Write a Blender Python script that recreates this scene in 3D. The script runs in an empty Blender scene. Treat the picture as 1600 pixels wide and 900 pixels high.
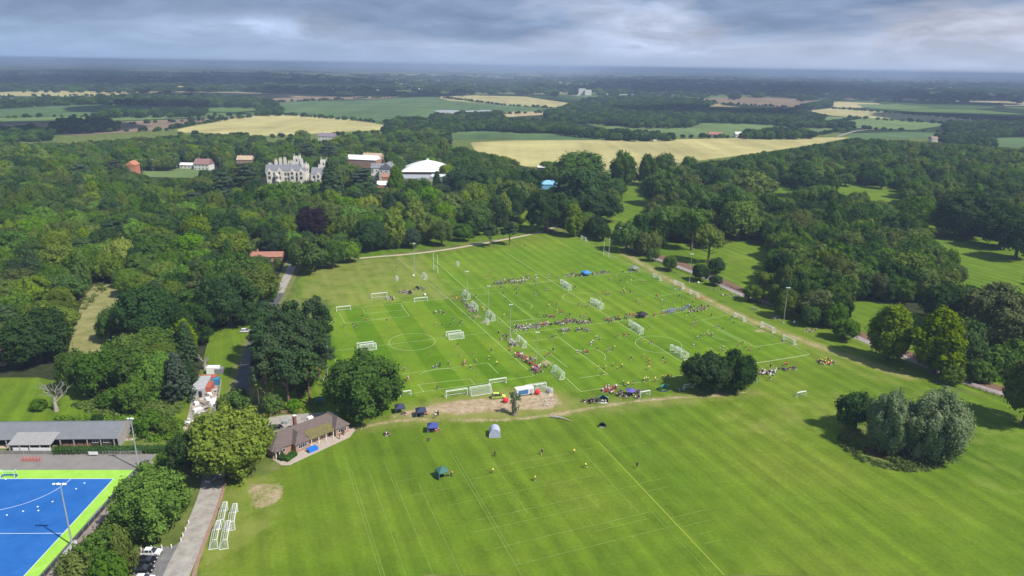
import bpy, bmesh, math, random
import numpy as np
from mathutils import Vector, Matrix
R = math.radians
rnd = random.Random(11)
scene = bpy.context.scene
COL = scene.collection

# ------------------------------------------------------------------ camera
F_PX, CAM_H, HOR_Y, ROLL = 1110.0, 105.0, 104.0, R(0.9)
PITCH = math.atan((450 - HOR_Y) / F_PX)
cp, sp = math.cos(PITCH), math.sin(PITCH)
cr, sr = math.cos(ROLL), math.sin(ROLL)
cam_d = bpy.data.cameras.new("camera")
cam = bpy.data.objects.new("camera", cam_d)
COL.objects.link(cam)
cam_d.sensor_width = 36
cam_d.lens = 36 * F_PX / 1600
cam_d.clip_start = 1
cam_d.clip_end = 90000
ax = Vector((cr, sr * sp, sr * cp)); ay = Vector((-sr, cr * sp, cr * cp)); az = Vector((0, -cp, sp))
cam.matrix_world = Matrix(((ax.x, ay.x, az.x, 0), (ax.y, ay.y, az.y, 0), (ax.z, ay.z, az.z, CAM_H), (0, 0, 0, 1)))
scene.camera = cam

def P(px, py, z=0.0):
    """point of the place (height z) seen at a spot of the 1600x900 photograph"""
    x = px - 800; y = py - 450
    xr = x * cr + y * sr; yr = -x * sr + y * cr
    dx, dy, dz = xr, F_PX * cp - yr * sp, -F_PX * sp - yr * cp
    t = (z - CAM_H) / dz
    return Vector((dx * t, dy * t, z))

def PJ(x, y, z=0.0):
    v = Vector((x, y, z - CAM_H))
    d = -v.dot(az)
    return 800 + F_PX * v.dot(ax) / d, 450 - F_PX * v.dot(ay) / d, d

# ------------------------------------------------------------------ light
SUN_EL, SUN_AZ = R(50.0), R(-32.0)          # azimuth from +x, anticlockwise
scene.view_settings.view_transform = 'Standard'
scene.view_settings.look = 'None'
scene.view_settings.gamma = 1
scene.view_settings.use_curve_mapping = False
scene.view_settings.exposure = 0.23
sun_d = bpy.data.lights.new("sun", 'SUN')
sun_d.energy = 5.0
sun_d.angle = R(0.6)
sun_d.color = (1.0, 0.955, 0.88)
sun = bpy.data.objects.new("sun", sun_d)
COL.objects.link(sun)
sdir = Vector((math.cos(SUN_EL) * math.cos(SUN_AZ), math.cos(SUN_EL) * math.sin(SUN_AZ), math.sin(SUN_EL)))
sun.rotation_euler = sdir.to_track_quat('Z', 'Y').to_euler()

def N(nt, typ, **kw):
    n = nt.nodes.new(typ)
    for k, v in kw.items():
        if k == 'ins':
            for a, b in v.items():
                n.inputs[a].default_value = b
        else:
            setattr(n, k, v)
    return n
def L(nt, a, b): nt.links.new(a, b)
def ramp(nt, stops, src=None, interp='LINEAR'):
    n = nt.nodes.new('ShaderNodeValToRGB'); cr_ = n.color_ramp; cr_.interpolation = interp
    while len(cr_.elements) > 1: cr_.elements.remove(cr_.elements[-1])
    cr_.elements[0].position = stops[0][0]; cr_.elements[0].color = (*stops[0][1][:3], 1) if not isinstance(stops[0][1], (int, float)) else (stops[0][1],) * 3 + (1,)
    for p, c in stops[1:]:
        e = cr_.elements.new(p); e.color = (*c[:3], 1) if not isinstance(c, (int, float)) else (c, c, c, 1)
    if src is not None: L(nt, src, n.inputs[0])
    return n
def mathn(nt, op, a, b=None, c=None, clamp=False):
    n = nt.nodes.new('ShaderNodeMath'); n.operation = op; n.use_clamp = clamp
    for i, v in enumerate((a, b, c)):
        if v is None: continue
        if isinstance(v, (int, float)): n.inputs[i].default_value = v
        else: L(nt, v, n.inputs[i])
    return n.outputs[0]
def mix(nt, fac, a, b, typ='MIX'):
    n = nt.nodes.new('ShaderNodeMix'); n.data_type = 'RGBA'; n.blend_type = typ
    for i, v in ((0, fac), (6, a), (7, b)):
        if isinstance(v, (int, float)): n.inputs[i].default_value = v
        elif isinstance(v, (tuple, list)): n.inputs[i].default_value = (*v[:3], 1)
        else: L(nt, v, n.inputs[i])
    return n.outputs[2]

world = bpy.data.worlds.new("World"); scene.world = world; world.use_nodes = True
wn = world.node_tree; wn.nodes.clear()
w_out = N(wn, 'ShaderNodeOutputWorld'); w_bg = N(wn, 'ShaderNodeBackground'); w_bg.inputs[1].default_value = 0.09
L(wn, w_bg.outputs[0], w_out.inputs[0])
skyt = N(wn, 'ShaderNodeTexSky'); skyt.sky_type = 'NISHITA'; skyt.sun_disc = False
skyt.sun_elevation = SUN_EL; skyt.sun_rotation = R(90) - SUN_AZ
tc = N(wn, 'ShaderNodeTexCoord'); sep = N(wn, 'ShaderNodeSeparateXYZ'); L(wn, tc.outputs['Generated'], sep.inputs[0])
zz = mathn(wn, 'MAXIMUM', sep.outputs[2], 0.0)
mpa = N(wn, 'ShaderNodeMapping'); mpa.inputs['Scale'].default_value = (3.0, 3.0, 13); mpa.inputs['Location'].default_value = (1.7, 4.2, 0.35); L(wn, tc.outputs['Generated'], mpa.inputs[0])
big = N(wn, 'ShaderNodeTexNoise', ins={'Scale': 1.0, 'Detail': 6.0, 'Roughness': 0.5, 'Distortion': 0.25}); L(wn, mpa.outputs[0], big.inputs['Vector'])
mpb = N(wn, 'ShaderNodeMapping'); mpb.inputs['Scale'].default_value = (9, 9, 34); mpb.inputs['Location'].default_value = (3.1, 7.7, 2.0); L(wn, tc.outputs['Generated'], mpb.inputs[0])
fine = N(wn, 'ShaderNodeTexNoise', ins={'Scale': 1.0, 'Detail': 9.0, 'Roughness': 0.58, 'Distortion': 0.3}); L(wn, mpb.outputs[0], fine.inputs['Vector'])
nb = mathn(wn, 'SUBTRACT', big.outputs[0], 0.5); nf = mathn(wn, 'SUBTRACT', fine.outputs[0], 0.5)
# a dark deck overhead whose ragged lower edge lets paler air show, palest towards the right
dk = mathn(wn, 'MULTIPLY', mathn(wn, 'SUBTRACT', zz, 0.052), 30.0)
dk = mathn(wn, 'MULTIPLY_ADD', nb, 7.0, dk); dk = mathn(wn, 'MULTIPLY_ADD', nf, 2.6, dk); dk = mathn(wn, 'ADD', dk, 0.35, clamp=True)
sx = mathn(wn, 'MULTIPLY_ADD', sep.outputs[0], 0.75, 0.5, clamp=True)
pale = mix(wn, sx, (3.0, 3.9, 5.3), (5.6, 5.5, 6.1))
puff = ramp(wn, [(0.38, 0.74), (0.52, 1.0), (0.66, 1.38)], fine.outputs[0]).outputs[0]
pale = mix(wn, 1.0, pale, puff, 'MULTIPLY')
deck = mix(wn, ramp(wn, [(0.35, 0.0), (0.68, 1.0)], fine.outputs[0]).outputs[0], (1.35, 1.85, 2.75), (2.8, 3.45, 4.6))
deck = mix(wn, mathn(wn, 'MULTIPLY', mathn(wn, 'SUBTRACT', 1.0, sx), 0.45), deck, (2.9, 3.7, 4.9))
clc = mix(wn, dk, pale, deck)
hzr = ramp(wn, [(0.0, 1.0), (0.012, 0.75), (0.045, 0.0)], zz)
clc = mix(wn, hzr.outputs[0], clc, mix(wn, sx, (2.9, 3.9, 5.4), (4.4, 4.8, 5.8)))
cov = ramp(wn, [(0.36, 0.5), (0.55, 1.0)], big.outputs[0])
low = ramp(wn, [(0.10, 1.0), (0.3, 0.0)], zz)
covf = mathn(wn, 'MAXIMUM', cov.outputs[0], low.outputs[0])
clc = mix(wn, 1.0, clc, (1.06, 1.14, 1.25), 'MULTIPLY')
L(wn, mix(wn, covf, skyt.outputs[0], clc), w_bg.inputs[0])

cy = scene.cycles
cy.max_bounces = 5; cy.diffuse_bounces = 2; cy.glossy_bounces = 2; cy.transmission_bounces = 3
cy.transparent_max_bounces = 12; cy.volume_bounces = 0
cy.use_denoising = True
scene.render.film_transparent = False

# ------------------------------------------------------------------ helpers
def tag(o, label=None, cat=None, group=None, kind=None):
    if label: o['label'] = label
    if cat: o['category'] = cat
    if group: o['group'] = group
    if kind: o['kind'] = kind
    return o
def thing(name, label, cat, loc=(0, 0, 0), rotz=0.0, group=None):
    o = bpy.data.objects.new(name, None); COL.objects.link(o)
    o.empty_display_size = 0.3
    o.location = loc; o.rotation_euler = (0, 0, rotz)
    return tag(o, label, cat, group)
def link_mesh(name, me, parent=None, loc=None, rotz=0.0):
    o = bpy.data.objects.new(name, me); COL.objects.link(o)
    if parent is not None: o.parent = parent
    if loc is not None: o.location = loc
    if rotz: o.rotation_euler = (0, 0, rotz)
    return o
def kids(o): return [c for c in o.children]
def copy_tree(src, parent=None, loc=None, rotz=None, scale=None):
    c = src.copy(); COL.objects.link(c)
    if parent is not None: c.parent = parent
    if loc is not None: c.location = loc
    if rotz is not None: c.rotation_euler = (0, 0, rotz)
    if scale is not None: c.scale = scale if hasattr(scale, '__len__') else (scale,) * 3
    for k in src.children:
        copy_tree(k, c)
    return c

class MB:
    """collects shapes into one mesh; each shape takes a material index"""
    def __init__(s): s.v = []; s.f = []; s.m = []
    def add(s, vs, fs, m=0):
        b = len(s.v); s.v += [tuple(v) for v in vs]
        for f in fs: s.f.append(tuple(i + b for i in f)); s.m.append(m)
    def box(s, c, d, rz=0.0, m=0, taper=1.0):
        hx, hy, hz = d[0] / 2, d[1] / 2, d[2] / 2
        co, si = math.cos(rz), math.sin(rz); vs = []
        for z in (-hz, hz):
            k = taper if z > 0 else 1
            for x, y in ((-hx, -hy), (hx, -hy), (hx, hy), (-hx, hy)):
                vs.append((c[0] + x * k * co - y * k * si, c[1] + x * k * si + y * k * co, c[2] + z))
        s.add(vs, [(3, 2, 1, 0), (4, 5, 6, 7), (0, 1, 5, 4), (1, 2, 6, 5), (2, 3, 7, 6), (3, 0, 4, 7)], m)
    def poly(s, pts, m=0): s.add(pts, [tuple(range(len(pts)))], m)
    def prism(s, pts, z0, z1, m=0):
        n = len(pts)
        if sum(pts[i][0] * pts[(i + 1) % n][1] - pts[(i + 1) % n][0] * pts[i][1] for i in range(n)) < 0: pts = pts[::-1]
        vs = [(p[0], p[1], z0) for p in pts] + [(p[0], p[1], z1) for p in pts]
        s.add(vs, [tuple(range(n - 1, -1, -1)), tuple(range(n, 2 * n))] + [(i, (i + 1) % n, n + (i + 1) % n, n + i) for i in range(n)], m)
    def tube(s, a, b, r0, r1=None, n=6, m=0, cap=True):
        a, b = Vector(a), Vector(b); r1 = r0 if r1 is None else r1
        d = (b - a)
        if d.length < 1e-6: return
        d.normalize(); u = d.orthogonal().normalized(); w = d.cross(u); vs = []
        for p, r in ((a, r0), (b, r1)):
            for i in range(n):
                t = 2 * math.pi * i / n; vs.append(p + (u * math.cos(t) + w * math.sin(t)) * r)
        fs = [(i, (i + 1) % n, n + (i + 1) % n, n + i) for i in range(n)]
        if cap: fs += [tuple(range(n - 1, -1, -1)), tuple(range(n, 2 * n))]
        s.add(vs, fs, m)
    def path(s, pts, rs, n=6, m=0):
        """one continuous bent tapering tube"""
        pts = [Vector(p) for p in pts]; vs = []; k = len(pts); u = None
        for j, p in enumerate(pts):
            d = (pts[min(j + 1, k - 1)] - pts[max(j - 1, 0)]).normalized()
            u = d.orthogonal().normalized() if u is None else (u - d * u.dot(d)).normalized()
            w = d.cross(u)
            for i in range(n):
                t = 2 * math.pi * i / n; vs.append(p + (u * math.cos(t) + w * math.sin(t)) * rs[j])
        fs = [(j * n + i, j * n + (i + 1) % n, (j + 1) * n + (i + 1) % n, (j + 1) * n + i) for j in range(k - 1) for i in range(n)]
        fs += [tuple(range(n - 1, -1, -1)), tuple(range((k - 1) * n, k * n))]
        s.add(vs, fs, m)
    def ball(s, c, r, m=0, n=8, k=5):
        r = r if hasattr(r, '__len__') else (r, r, r); vs = [(c[0], c[1], c[2] - r[2])]
        for j in range(1, k):
            ph = -math.pi / 2 + math.pi * j / k
            for i in range(n):
                t = 2 * math.pi * i / n; vs.append((c[0] + r[0] * math.cos(ph) * math.cos(t), c[1] + r[1] * math.cos(ph) * math.sin(t), c[2] + r[2] * math.sin(ph)))
        vs.append((c[0], c[1], c[2] + r[2])); fs = [(0, 1 + (i + 1) % n, 1 + i) for i in range(n)]
        for j in range(k - 2):
            for i in range(n): fs.append((1 + j * n + i, 1 + j * n + (i + 1) % n, 1 + (j + 1) * n + (i + 1) % n, 1 + (j + 1) * n + i))
        t = len(vs) - 1; fs += [(t, 1 + (k - 2) * n + i, 1 + (k - 2) * n + (i + 1) % n) for i in range(n)]
        s.add(vs, fs, m)
    def strip(s, pts, w, z=None, m=0):
        """flat ribbon of width w (or per-point widths) along a ground polyline"""
        pts = [Vector((p[0], p[1], p[2] if (z is None and len(p) > 2) else (z or 0))) for p in pts]; n = len(pts); vs = []
        for i, p in enumerate(pts):
            d = (pts[min(i + 1, n - 1)] - pts[max(i - 1, 0)]); d.z = 0; d.normalize()
            q = Vector((-d.y, d.x, 0)); ww = (w[i] if hasattr(w, '__len__') else w) / 2
            vs += [p + q * ww, p - q * ww]
        s.add(vs, [(2 * i, 2 * i + 1, 2 * i + 3, 2 * i + 2) for i in range(n - 1)], m)
    def mesh(s, name, mats):
        me = bpy.data.meshes.new(name); me.from_pydata(s.v, [], s.f)
        for m in (mats if isinstance(mats, (list, tuple)) else [mats]): me.materials.append(m)
        if any(s.m): me.polygons.foreach_set('material_index', s.m)
        me.update(); return me
    def build(s, name, mats, parent=None, loc=None, rotz=0.0):
        return link_mesh(name, s.mesh(name, mats), parent, loc, rotz)

# ------------------------------------------------------------------ materials
MATS = {}
def mat(name, col, rough=0.85, var=0.12, scale=0.6, metal=0.0, spec=0.3, bump=0.0):
    if name in MATS: return MATS[name]
    m = bpy.data.materials.new(name); m.use_nodes = True; nt = m.node_tree; b = nt.nodes['Principled BSDF']
    b.inputs['Roughness'].default_value = rough; b.inputs['Metallic'].default_value = metal
    b.inputs['Specular IOR Level'].default_value = spec
    if var > 0:
        tcn = N(nt, 'ShaderNodeTexCoord')
        no = N(nt, 'ShaderNodeTexNoise', ins={'Scale': scale, 'Detail': 6.0, 'Roughness': 0.65}); L(nt, tcn.outputs['Object'], no.inputs['Vector'])
        r_ = ramp(nt, [(0.3, 1 - var), (0.7, 1 + var)], no.outputs[0])
        L(nt, mix(nt, 1.0, col, r_.outputs[0], 'MULTIPLY'), b.inputs['Base Color'])
        if bump:
            bn = N(nt, 'ShaderNodeBump', ins={'Strength': bump, 'Distance': 0.1}); L(nt, no.outputs[0], bn.inputs['Height']); L(nt, bn.outputs[0], b.inputs['Normal'])
    else:
        b.inputs['Base Color'].default_value = (*col, 1)
    MATS[name] = m; return m

def leaf_mat(name, col, col2=None, hue=0.02, val=0.22, trans=0.22):
    col = (col[0] * .92, col[1] * .95, col[2] * .98)
    """foliage: two tones by leaf clump, a shift per tree, some light through the leaves"""
    m = bpy.data.materials.new(name); m.use_nodes = True; nt = m.node_tree; nt.nodes.clear()
    out = N(nt, 'ShaderNodeOutputMaterial')
    oi = N(nt, 'ShaderNodeObjectInfo'); at = N(nt, 'ShaderNodeAttribute'); at.attribute_name = 'tone'
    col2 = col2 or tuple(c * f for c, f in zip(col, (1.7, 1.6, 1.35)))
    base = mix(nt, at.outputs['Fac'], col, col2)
    hs = N(nt, 'ShaderNodeHueSaturation'); L(nt, base, hs.inputs['Color'])
    L(nt, mathn(nt, 'MULTIPLY_ADD', oi.outputs['Random'], hue, 0.5 - hue * 0.4), hs.inputs['Hue'])
    r2 = mathn(nt, 'FRACT', mathn(nt, 'MULTIPLY', oi.outputs['Random'], 17.3))
    L(nt, mathn(nt, 'MULTIPLY_ADD', r2, val * 2, 1 - val), hs.inputs['Value'])
    r3 = mathn(nt, 'FRACT', mathn(nt, 'MULTIPLY', oi.outputs['Random'], 5.7))
    L(nt, mathn(nt, 'MULTIPLY_ADD', r3, 0.22, 0.92), hs.inputs['Saturation'])
    d = N(nt, 'ShaderNodeBsdfDiffuse'); L(nt, hs.outputs[0], d.inputs[0])
    t = N(nt, 'ShaderNodeBsdfTranslucent'); L(nt, mix(nt, 1.0, hs.outputs[0], (1.1, 1.15, 0.55), 'MULTIPLY'), t.inputs[0])
    ms = N(nt, 'ShaderNodeMixShader'); ms.inputs[0].default_value = trans
    L(nt, d.outputs[0], ms.inputs[1]); L(nt, t.outputs[0], ms.inputs[2])
    L(nt, ms.outputs[0], out.inputs[0]); MATS[name] = m; return m
LEAF = dict(
    mid=leaf_mat('leaf_mid', (0.066, 0.119, 0.023)),
    dark=leaf_mat('leaf_dark', (0.034, 0.068, 0.020)),
    bright=leaf_mat('leaf_bright', (0.098, 0.175, 0.022)),
    lime=leaf_mat('leaf_lime', (0.125, 0.175, 0.022), hue=0.01),
    yellow=leaf_mat('leaf_yellow', (0.21, 0.25, 0.035)),
    olive=leaf_mat('leaf_olive', (0.100, 0.140, 0.030)),
    brown=leaf_mat('leaf_brown', (0.080, 0.100, 0.034), hue=0.004, val=.12),
    willow=leaf_mat('leaf_willow', (0.145, 0.195, 0.085), (0.26, 0.31, 0.17), val=0.08),
    copper=leaf_mat('leaf_copper', (0.022, 0.012, 0.018), (0.040, 0.020, 0.028), val=0.05, trans=0.1),
    pine=leaf_mat('leaf_pine', (0.040, 0.075, 0.030), (0.075, 0.120, 0.040), trans=0.08),
    cedar=leaf_mat('leaf_cedar', (0.038, 0.064, 0.036), (0.080, 0.110, 0.066), trans=0.06),
    hedge=leaf_mat('leaf_hedge', (0.040, 0.085, 0.020)),
)
BARK = mat('bark', (0.13, 0.095, 0.07), 0.95, 0.35, 1.5)
BARKR = mat('bark_pine', (0.22, 0.13, 0.09), 0.95, 0.3, 1.5)
DEADW = mat('dead_wood', (0.33, 0.30, 0.27), 0.95, 0.3, 2.0)

# ------------------------------------------------------------------ tree prototypes
def ico(sub=1):
    bm = bmesh.new(); bmesh.ops.create_icosphere(bm, subdivisions=sub, radius=1.0)
    v = np.array([x.co[:] for x in bm.verts]); f = np.array([[y.index for y in x.verts] for x in bm.faces]); bm.free(); return v, f
ICO_V, ICO_F = ico(1)
def crown_mesh(name, seed, lobes, center, leaf, dens, material, squash=1.0, core=0.78, hang=0.0, rough=0.6):
    """lobes: (x,y,z,r[,rz]) ; small leaf-clump faces over each lobe, a solid inner mass inside it"""
    g = np.random.default_rng(seed); V = []; Fq = []; Ft = []; T = []; base = 0
    cen = np.array(center)
    for lb in lobes:
        c = np.array(lb[:3]); r = lb[3]; rzz = lb[4] if len(lb) > 4 else r * squash
        n = max(10, int(dens * r * r * 12.5 / (leaf * leaf) * 0.5))
        d = g.normal(size=(n * 2, 3)); d /= np.linalg.norm(d, axis=1)[:, None]
        out = c - cen; ol = np.linalg.norm(out) + 1e-6; out = out / ol
        keep = (d @ out > -0.35) | (d[:, 2] > 0.35); d = d[keep][:n]; n = len(d)
        rr = np.where(g.random(n) < .13, g.uniform(1.1, 1.42, n), g.uniform(0.78, 1.12, n))
        pos = c + d * rr[:, None] * np.array([r, r, rzz])
        pos[:, 2] -= hang * g.random(n) * r
        nr = d + rough * g.normal(size=(n, 3)) * 0.7 + 0.25 * out; nr /= np.linalg.norm(nr, axis=1)[:, None]
        t = np.cross(nr, g.normal(size=(n, 3))); t /= np.linalg.norm(t, axis=1)[:, None]; b = np.cross(nr, t)
        s = (leaf * g.uniform(0.45, 1.05, n))[:, None] * 0.62; s2 = s * g.uniform(0.6, 1.0, n)[:, None]
        q = np.stack([pos - t * s - b * s2, pos + t * s - b * s2 * 0.7, pos + t * s * 0.8 + b * s2, pos - t * s * 0.7 + b * s2 * 1.1], 1)
        V.append(q.reshape(-1, 3)); idx = base + np.arange(n * 4).reshape(n, 4); Fq.append(idx); base += n * 4
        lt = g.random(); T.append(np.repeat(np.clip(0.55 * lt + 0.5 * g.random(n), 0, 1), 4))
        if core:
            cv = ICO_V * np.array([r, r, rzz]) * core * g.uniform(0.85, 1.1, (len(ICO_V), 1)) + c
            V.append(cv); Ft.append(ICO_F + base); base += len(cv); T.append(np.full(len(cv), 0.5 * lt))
    V = np.concatenate(V); T = np.concatenate(T)
    Fq = np.concatenate(Fq); Ft = np.concatenate(Ft) if Ft else np.zeros((0, 3), int)
    me = bpy.data.meshes.new(name); me.vertices.add(len(V)); me.vertices.foreach_set('co', V.astype(np.float32).ravel())
    nl = Fq.size + Ft.size; me.loops.add(nl); me.loops.foreach_set('vertex_index', np.concatenate([Fq.ravel(), Ft.ravel()]).astype(np.int32))
    npoly = len(Fq) + len(Ft); me.polygons.add(npoly)
    st = np.concatenate([np.arange(len(Fq)) * 4, Fq.size + np.arange(len(Ft)) * 3]).astype(np.int32)
    me.polygons.foreach_set('loop_start', st)
    me.update(calc_edges=True)
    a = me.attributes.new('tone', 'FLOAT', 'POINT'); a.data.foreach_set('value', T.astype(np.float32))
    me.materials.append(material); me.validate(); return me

def ell_lobes(seed, n, rx, rz, cz, rmin, rmax, zcut=-0.75, top=1.0, shape=None, fill=0.15):
    g = random.Random(seed); out = []
    ph0 = g.random() * 6; wob = [(g.uniform(0.08, 0.2), g.randint(2, 5), g.random() * 6) for _ in range(2)]
    for i in range(n):
        z = 1 - (i + 0.5) / n * (1 - zcut); ph = ph0 + i * 2.39996 + g.uniform(-0.35, 0.35)
        rad = math.sqrt(max(0, 1 - z * z)) if shape is None else shape(z)
        k = g.uniform(0.72, 0.93) if g.random() > fill else g.uniform(0.35, 0.7)
        k *= 1 + sum(a * math.sin(m_ * ph + p) for a, m_, p in wob)
        r = g.uniform(rmin, rmax)
        out.append((rx * rad * k * math.cos(ph), rx * rad * k * math.sin(ph), cz + rz * z * (k if shape is None else 0.92 * (1 + g.uniform(-.06, .06))), r))
    return out
def trunk_mesh(name, seed, h, r, limbs, spread, material, lean=0.0, z0=0.35):
    g = random.Random(seed); mb = MB()
    pts = [(0, 0, -0.3), (0.02, 0, 0.4), (lean * .3, g.uniform(-.15, .15), h * .35), (lean * .7, g.uniform(-.3, .3), h * .7), (lean, 0, h)]
    mb.path(pts, [r * 1.5, r * 1.1, r * .85, r * .6, r * .2], 7)
    for i in range(limbs):
        t = z0 + (0.42 * i / max(1, limbs - 1)) if limbs > 1 else z0
        a = i * 2.4 + g.random(); s = spread * g.uniform(0.6, 1.0) * (1.15 - t * .6)
        b = Vector((lean * t, 0, h * t)); e = b + Vector((math.cos(a) * s, math.sin(a) * s, h * .22 * g.uniform(.6, 1.3)))
        m_ = (b + e) / 2 + Vector((0, 0, -h * .03))
        mb.path([b, m_, e], [r * .5, r * .3, r * .08], 5)
    return mb.mesh(name, material)

PROTO = {}   # name -> dict(crown, trunk, h, r)
def proto(key, crown, trunk, h, r): PROTO[key] = dict(c=crown, t=trunk, h=h, r=r)
for i in range(4):
    lb = ell_lobes(20 + i, 58, 6.2, 5.2, 7.2, 0.9, 2.5, zcut=-0.72, fill=.22)
    proto('oak%d' % i, crown_mesh('oak_crown', 20 + i, lb, (0, 0, 6), 0.55, 1.5, LEAF['mid'], rough=.8), trunk_mesh('oak_trunk', i, 9, .55, 8, 4.5, BARK), 13.6, 7.2)
for i in range(2):
    lb = ell_lobes(30 + i, 105, 6.4, 5.6, 7.2, 0.7, 2.0, zcut=-0.78)
    proto('bigoak%d' % i, crown_mesh('oak_crown', 30 + i, lb, (0, 0, 6), 0.42, 1.5, LEAF['mid'], rough=.8), trunk_mesh('oak_trunk', i, 9, .6, 9, 4.5, BARK), 13.7, 7.3)
def egg(z): return math.sqrt(max(0, 1 - z * z)) * (1.0 - 0.28 * z)
for i in range(2):
    lb = ell_lobes(40 + i, 95, 4.3, 7.6, 9.2, 0.85, 1.5, zcut=-0.92, shape=egg)
    proto('lime%d' % i, crown_mesh('lime_crown', 40 + i, lb, (0, 0, 8), 0.5, 1.4, LEAF['lime'], squash=1.25, hang=.35), trunk_mesh('lime_trunk', 5 + i, 12, .5, 8, 3, BARK), 17.6, 5.6)
for i in range(2):                                   # open ash-like tree on a visible trunk
    lb = ell_lobes(50 + i, 34, 4.6, 4.2, 9.0, 0.9, 1.7, zcut=-0.8, fill=.4)
    proto('open%d' % i, crown_mesh('open_crown', 50 + i, lb, (0, 0, 9), 0.5, 1.1, LEAF['olive'], core=.6), trunk_mesh('open_trunk', 8 + i, 10.5, .4, 10, 4.2, BARK), 14.2, 5.6)
for i in range(3):                                   # pines: flat tufts high on bare trunks
    g = random.Random(60 + i); lb = []
    for k in range(30):
        z = 8 + 8.5 * (k / 29.0) ** .9; s = (1.25 - (z - 8) / 10.0) * 3.6; a = g.random() * 6.28; q = s * math.sqrt(g.random())
        rr = g.uniform(1.0, 1.9); lb.append((q * math.cos(a), q * math.sin(a), z, rr, rr * .62))
    proto('pine%d' % i, crown_mesh('pine_crown', 60 + i, lb, (0, 0, 10), 0.5, 1.4, LEAF['pine'], core=.7), trunk_mesh('pine_trunk', 12 + i, 14.6, .36, 7, 2.4, BARKR, z0=.42), 17.3, 4.6)
for i in range(2):                                   # cedars: stacked shelves
    g = random.Random(70 + i); lb = []
    for lv in range(8):
        z = 4 + lv * 1.75; s = 7.5 * (1 - lv / 10.5) * g.uniform(.8, 1.1)
        for k in range(9 - lv // 2):
            a = g.random() * 6.28; q = s * math.sqrt(g.random()); rr = g.uniform(1.3, 2.2); lb.append((q * math.cos(a), q * math.sin(a), z + g.uniform(-.3, .3), rr, rr * .28))
    proto('cedar%d' % i, crown_mesh('cedar_crown', 70 + i, lb, (0, 0, 3), 0.6, 1.5, LEAF['cedar'], core=.8), trunk_mesh('cedar_trunk', 15 + i, 15, .7, 10, 5, BARK, z0=.3), 17.0, 8.0)
lb = []; g = random.Random(80)
for k in range(90):
    z = 1.5 + 16.5 * (k / 89.0); s = 3.9 * (1 - (k / 89.0) ** 1.3) + .3; a = k * 2.4; q = s * g.uniform(.7, 1); lb.append((q * math.cos(a), q * math.sin(a), z, g.uniform(.7, 1.15)))
proto('fir0', crown_mesh('conifer_crown', 80, lb, (0, 0, 7), 0.5, 1.5, LEAF['pine'], hang=.5), trunk_mesh('conifer_trunk', 18, 15, .45, 6, 2, BARK), 18.6, 4.6)
for i in range(2):
    lb = ell_lobes(90 + i, 120, 6.6, 6.3, 7.0, 0.7, 1.9, zcut=-0.95, fill=.1)
    proto('willow%d' % i, crown_mesh('willow_crown', 90 + i, lb, (0, 0, 6), 0.31, 1.5, LEAF['willow'], squash=1.5, hang=.5, rough=.7), trunk_mesh('willow_trunk', 20 + i, 9, .7, 9, 4.5, BARK), 14.2, 7.6)
for i in range(3):
    lb = ell_lobes(100 + i, 34, 2.7, 2.2, 1.9, 0.6, 1.1, zcut=-0.6)
    proto('bush%d' % i, crown_mesh('bush_crown', 100 + i, lb, (0, 0, 1), 0.36, 1.4, LEAF['mid'], rough=.8), trunk_mesh('bush_stem', 24 + i, 2.4, .14, 6, 1.6, BARK, z0=.2), 4.7, 3.4)

def world_poly(pts, z=0.0): return [P(a, b, z) for a, b in pts]
def inside(x, y, poly):
    c = False; n = len(poly); j = n - 1
    for i in range(n):
        xi, yi = poly[i][0], poly[i][1]; xj, yj = poly[j][0], poly[j][1]
        if ((yi > y) != (yj > y)) and (x < (xj - xi) * (y - yi) / (yj - yi) + xi): c = not c
        j = i
    return c
TREE_SRC = {}
def tree_src(key, leaf):
    k = (key, leaf)
    if k not in TREE_SRC:
        cm = PROTO[key]['c']
        if leaf and cm.materials[0] is not LEAF[leaf]:
            cm = cm.copy(); cm.materials[0] = LEAF[leaf]
        TREE_SRC[k] = cm
    return TREE_SRC[k]
def plant(key, x, y, h, w, leaf=None, rot=None, name='tree', label='', cat='tree', group=None):
    p = PROTO[key]; o = thing(name, label, cat, (x, y, 0), rnd.random() * 6.28 if rot is None else rot, group)
    s = w / (2 * p['r']); o.scale = (s, s, h / p['h'])
    link_mesh('trunk' if 'bush' not in key else 'stem', p['t'], o); link_mesh('crown', tree_src(key, leaf), o)
    return o
def tree_px(key, cx, ytop, ybase, wpx, leaf=None, name='tree', label='', cat='tree', group=None):
    """stand a tree where the photograph has it: ybase is the lowest visible row of its crown or trunk"""
    b = P(cx, ybase); wpx = wpx * 1.13; d = PJ(*b)[2]; w = wpx * d / F_PX
    bk = 0.30 * w if 'pine' not in key and 'open' not in key else 0.05 * w
    u = Vector((b.x, b.y, 0)).normalized(); b = b + u * bk; d = PJ(*b)[2]; w = wpx * d / F_PX
    h = 5.0
    for _ in range(12):
        yy = PJ(b.x + u.x * 0.15 * w, b.y + u.y * .15 * w, h)[1]; h += (yy - ytop) * d / F_PX
    return plant(key, b.x, b.y, max(h, 1.5), w, leaf, None, name, label, cat, group), (b.x, b.y, max(h, 1.5), w)
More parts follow.
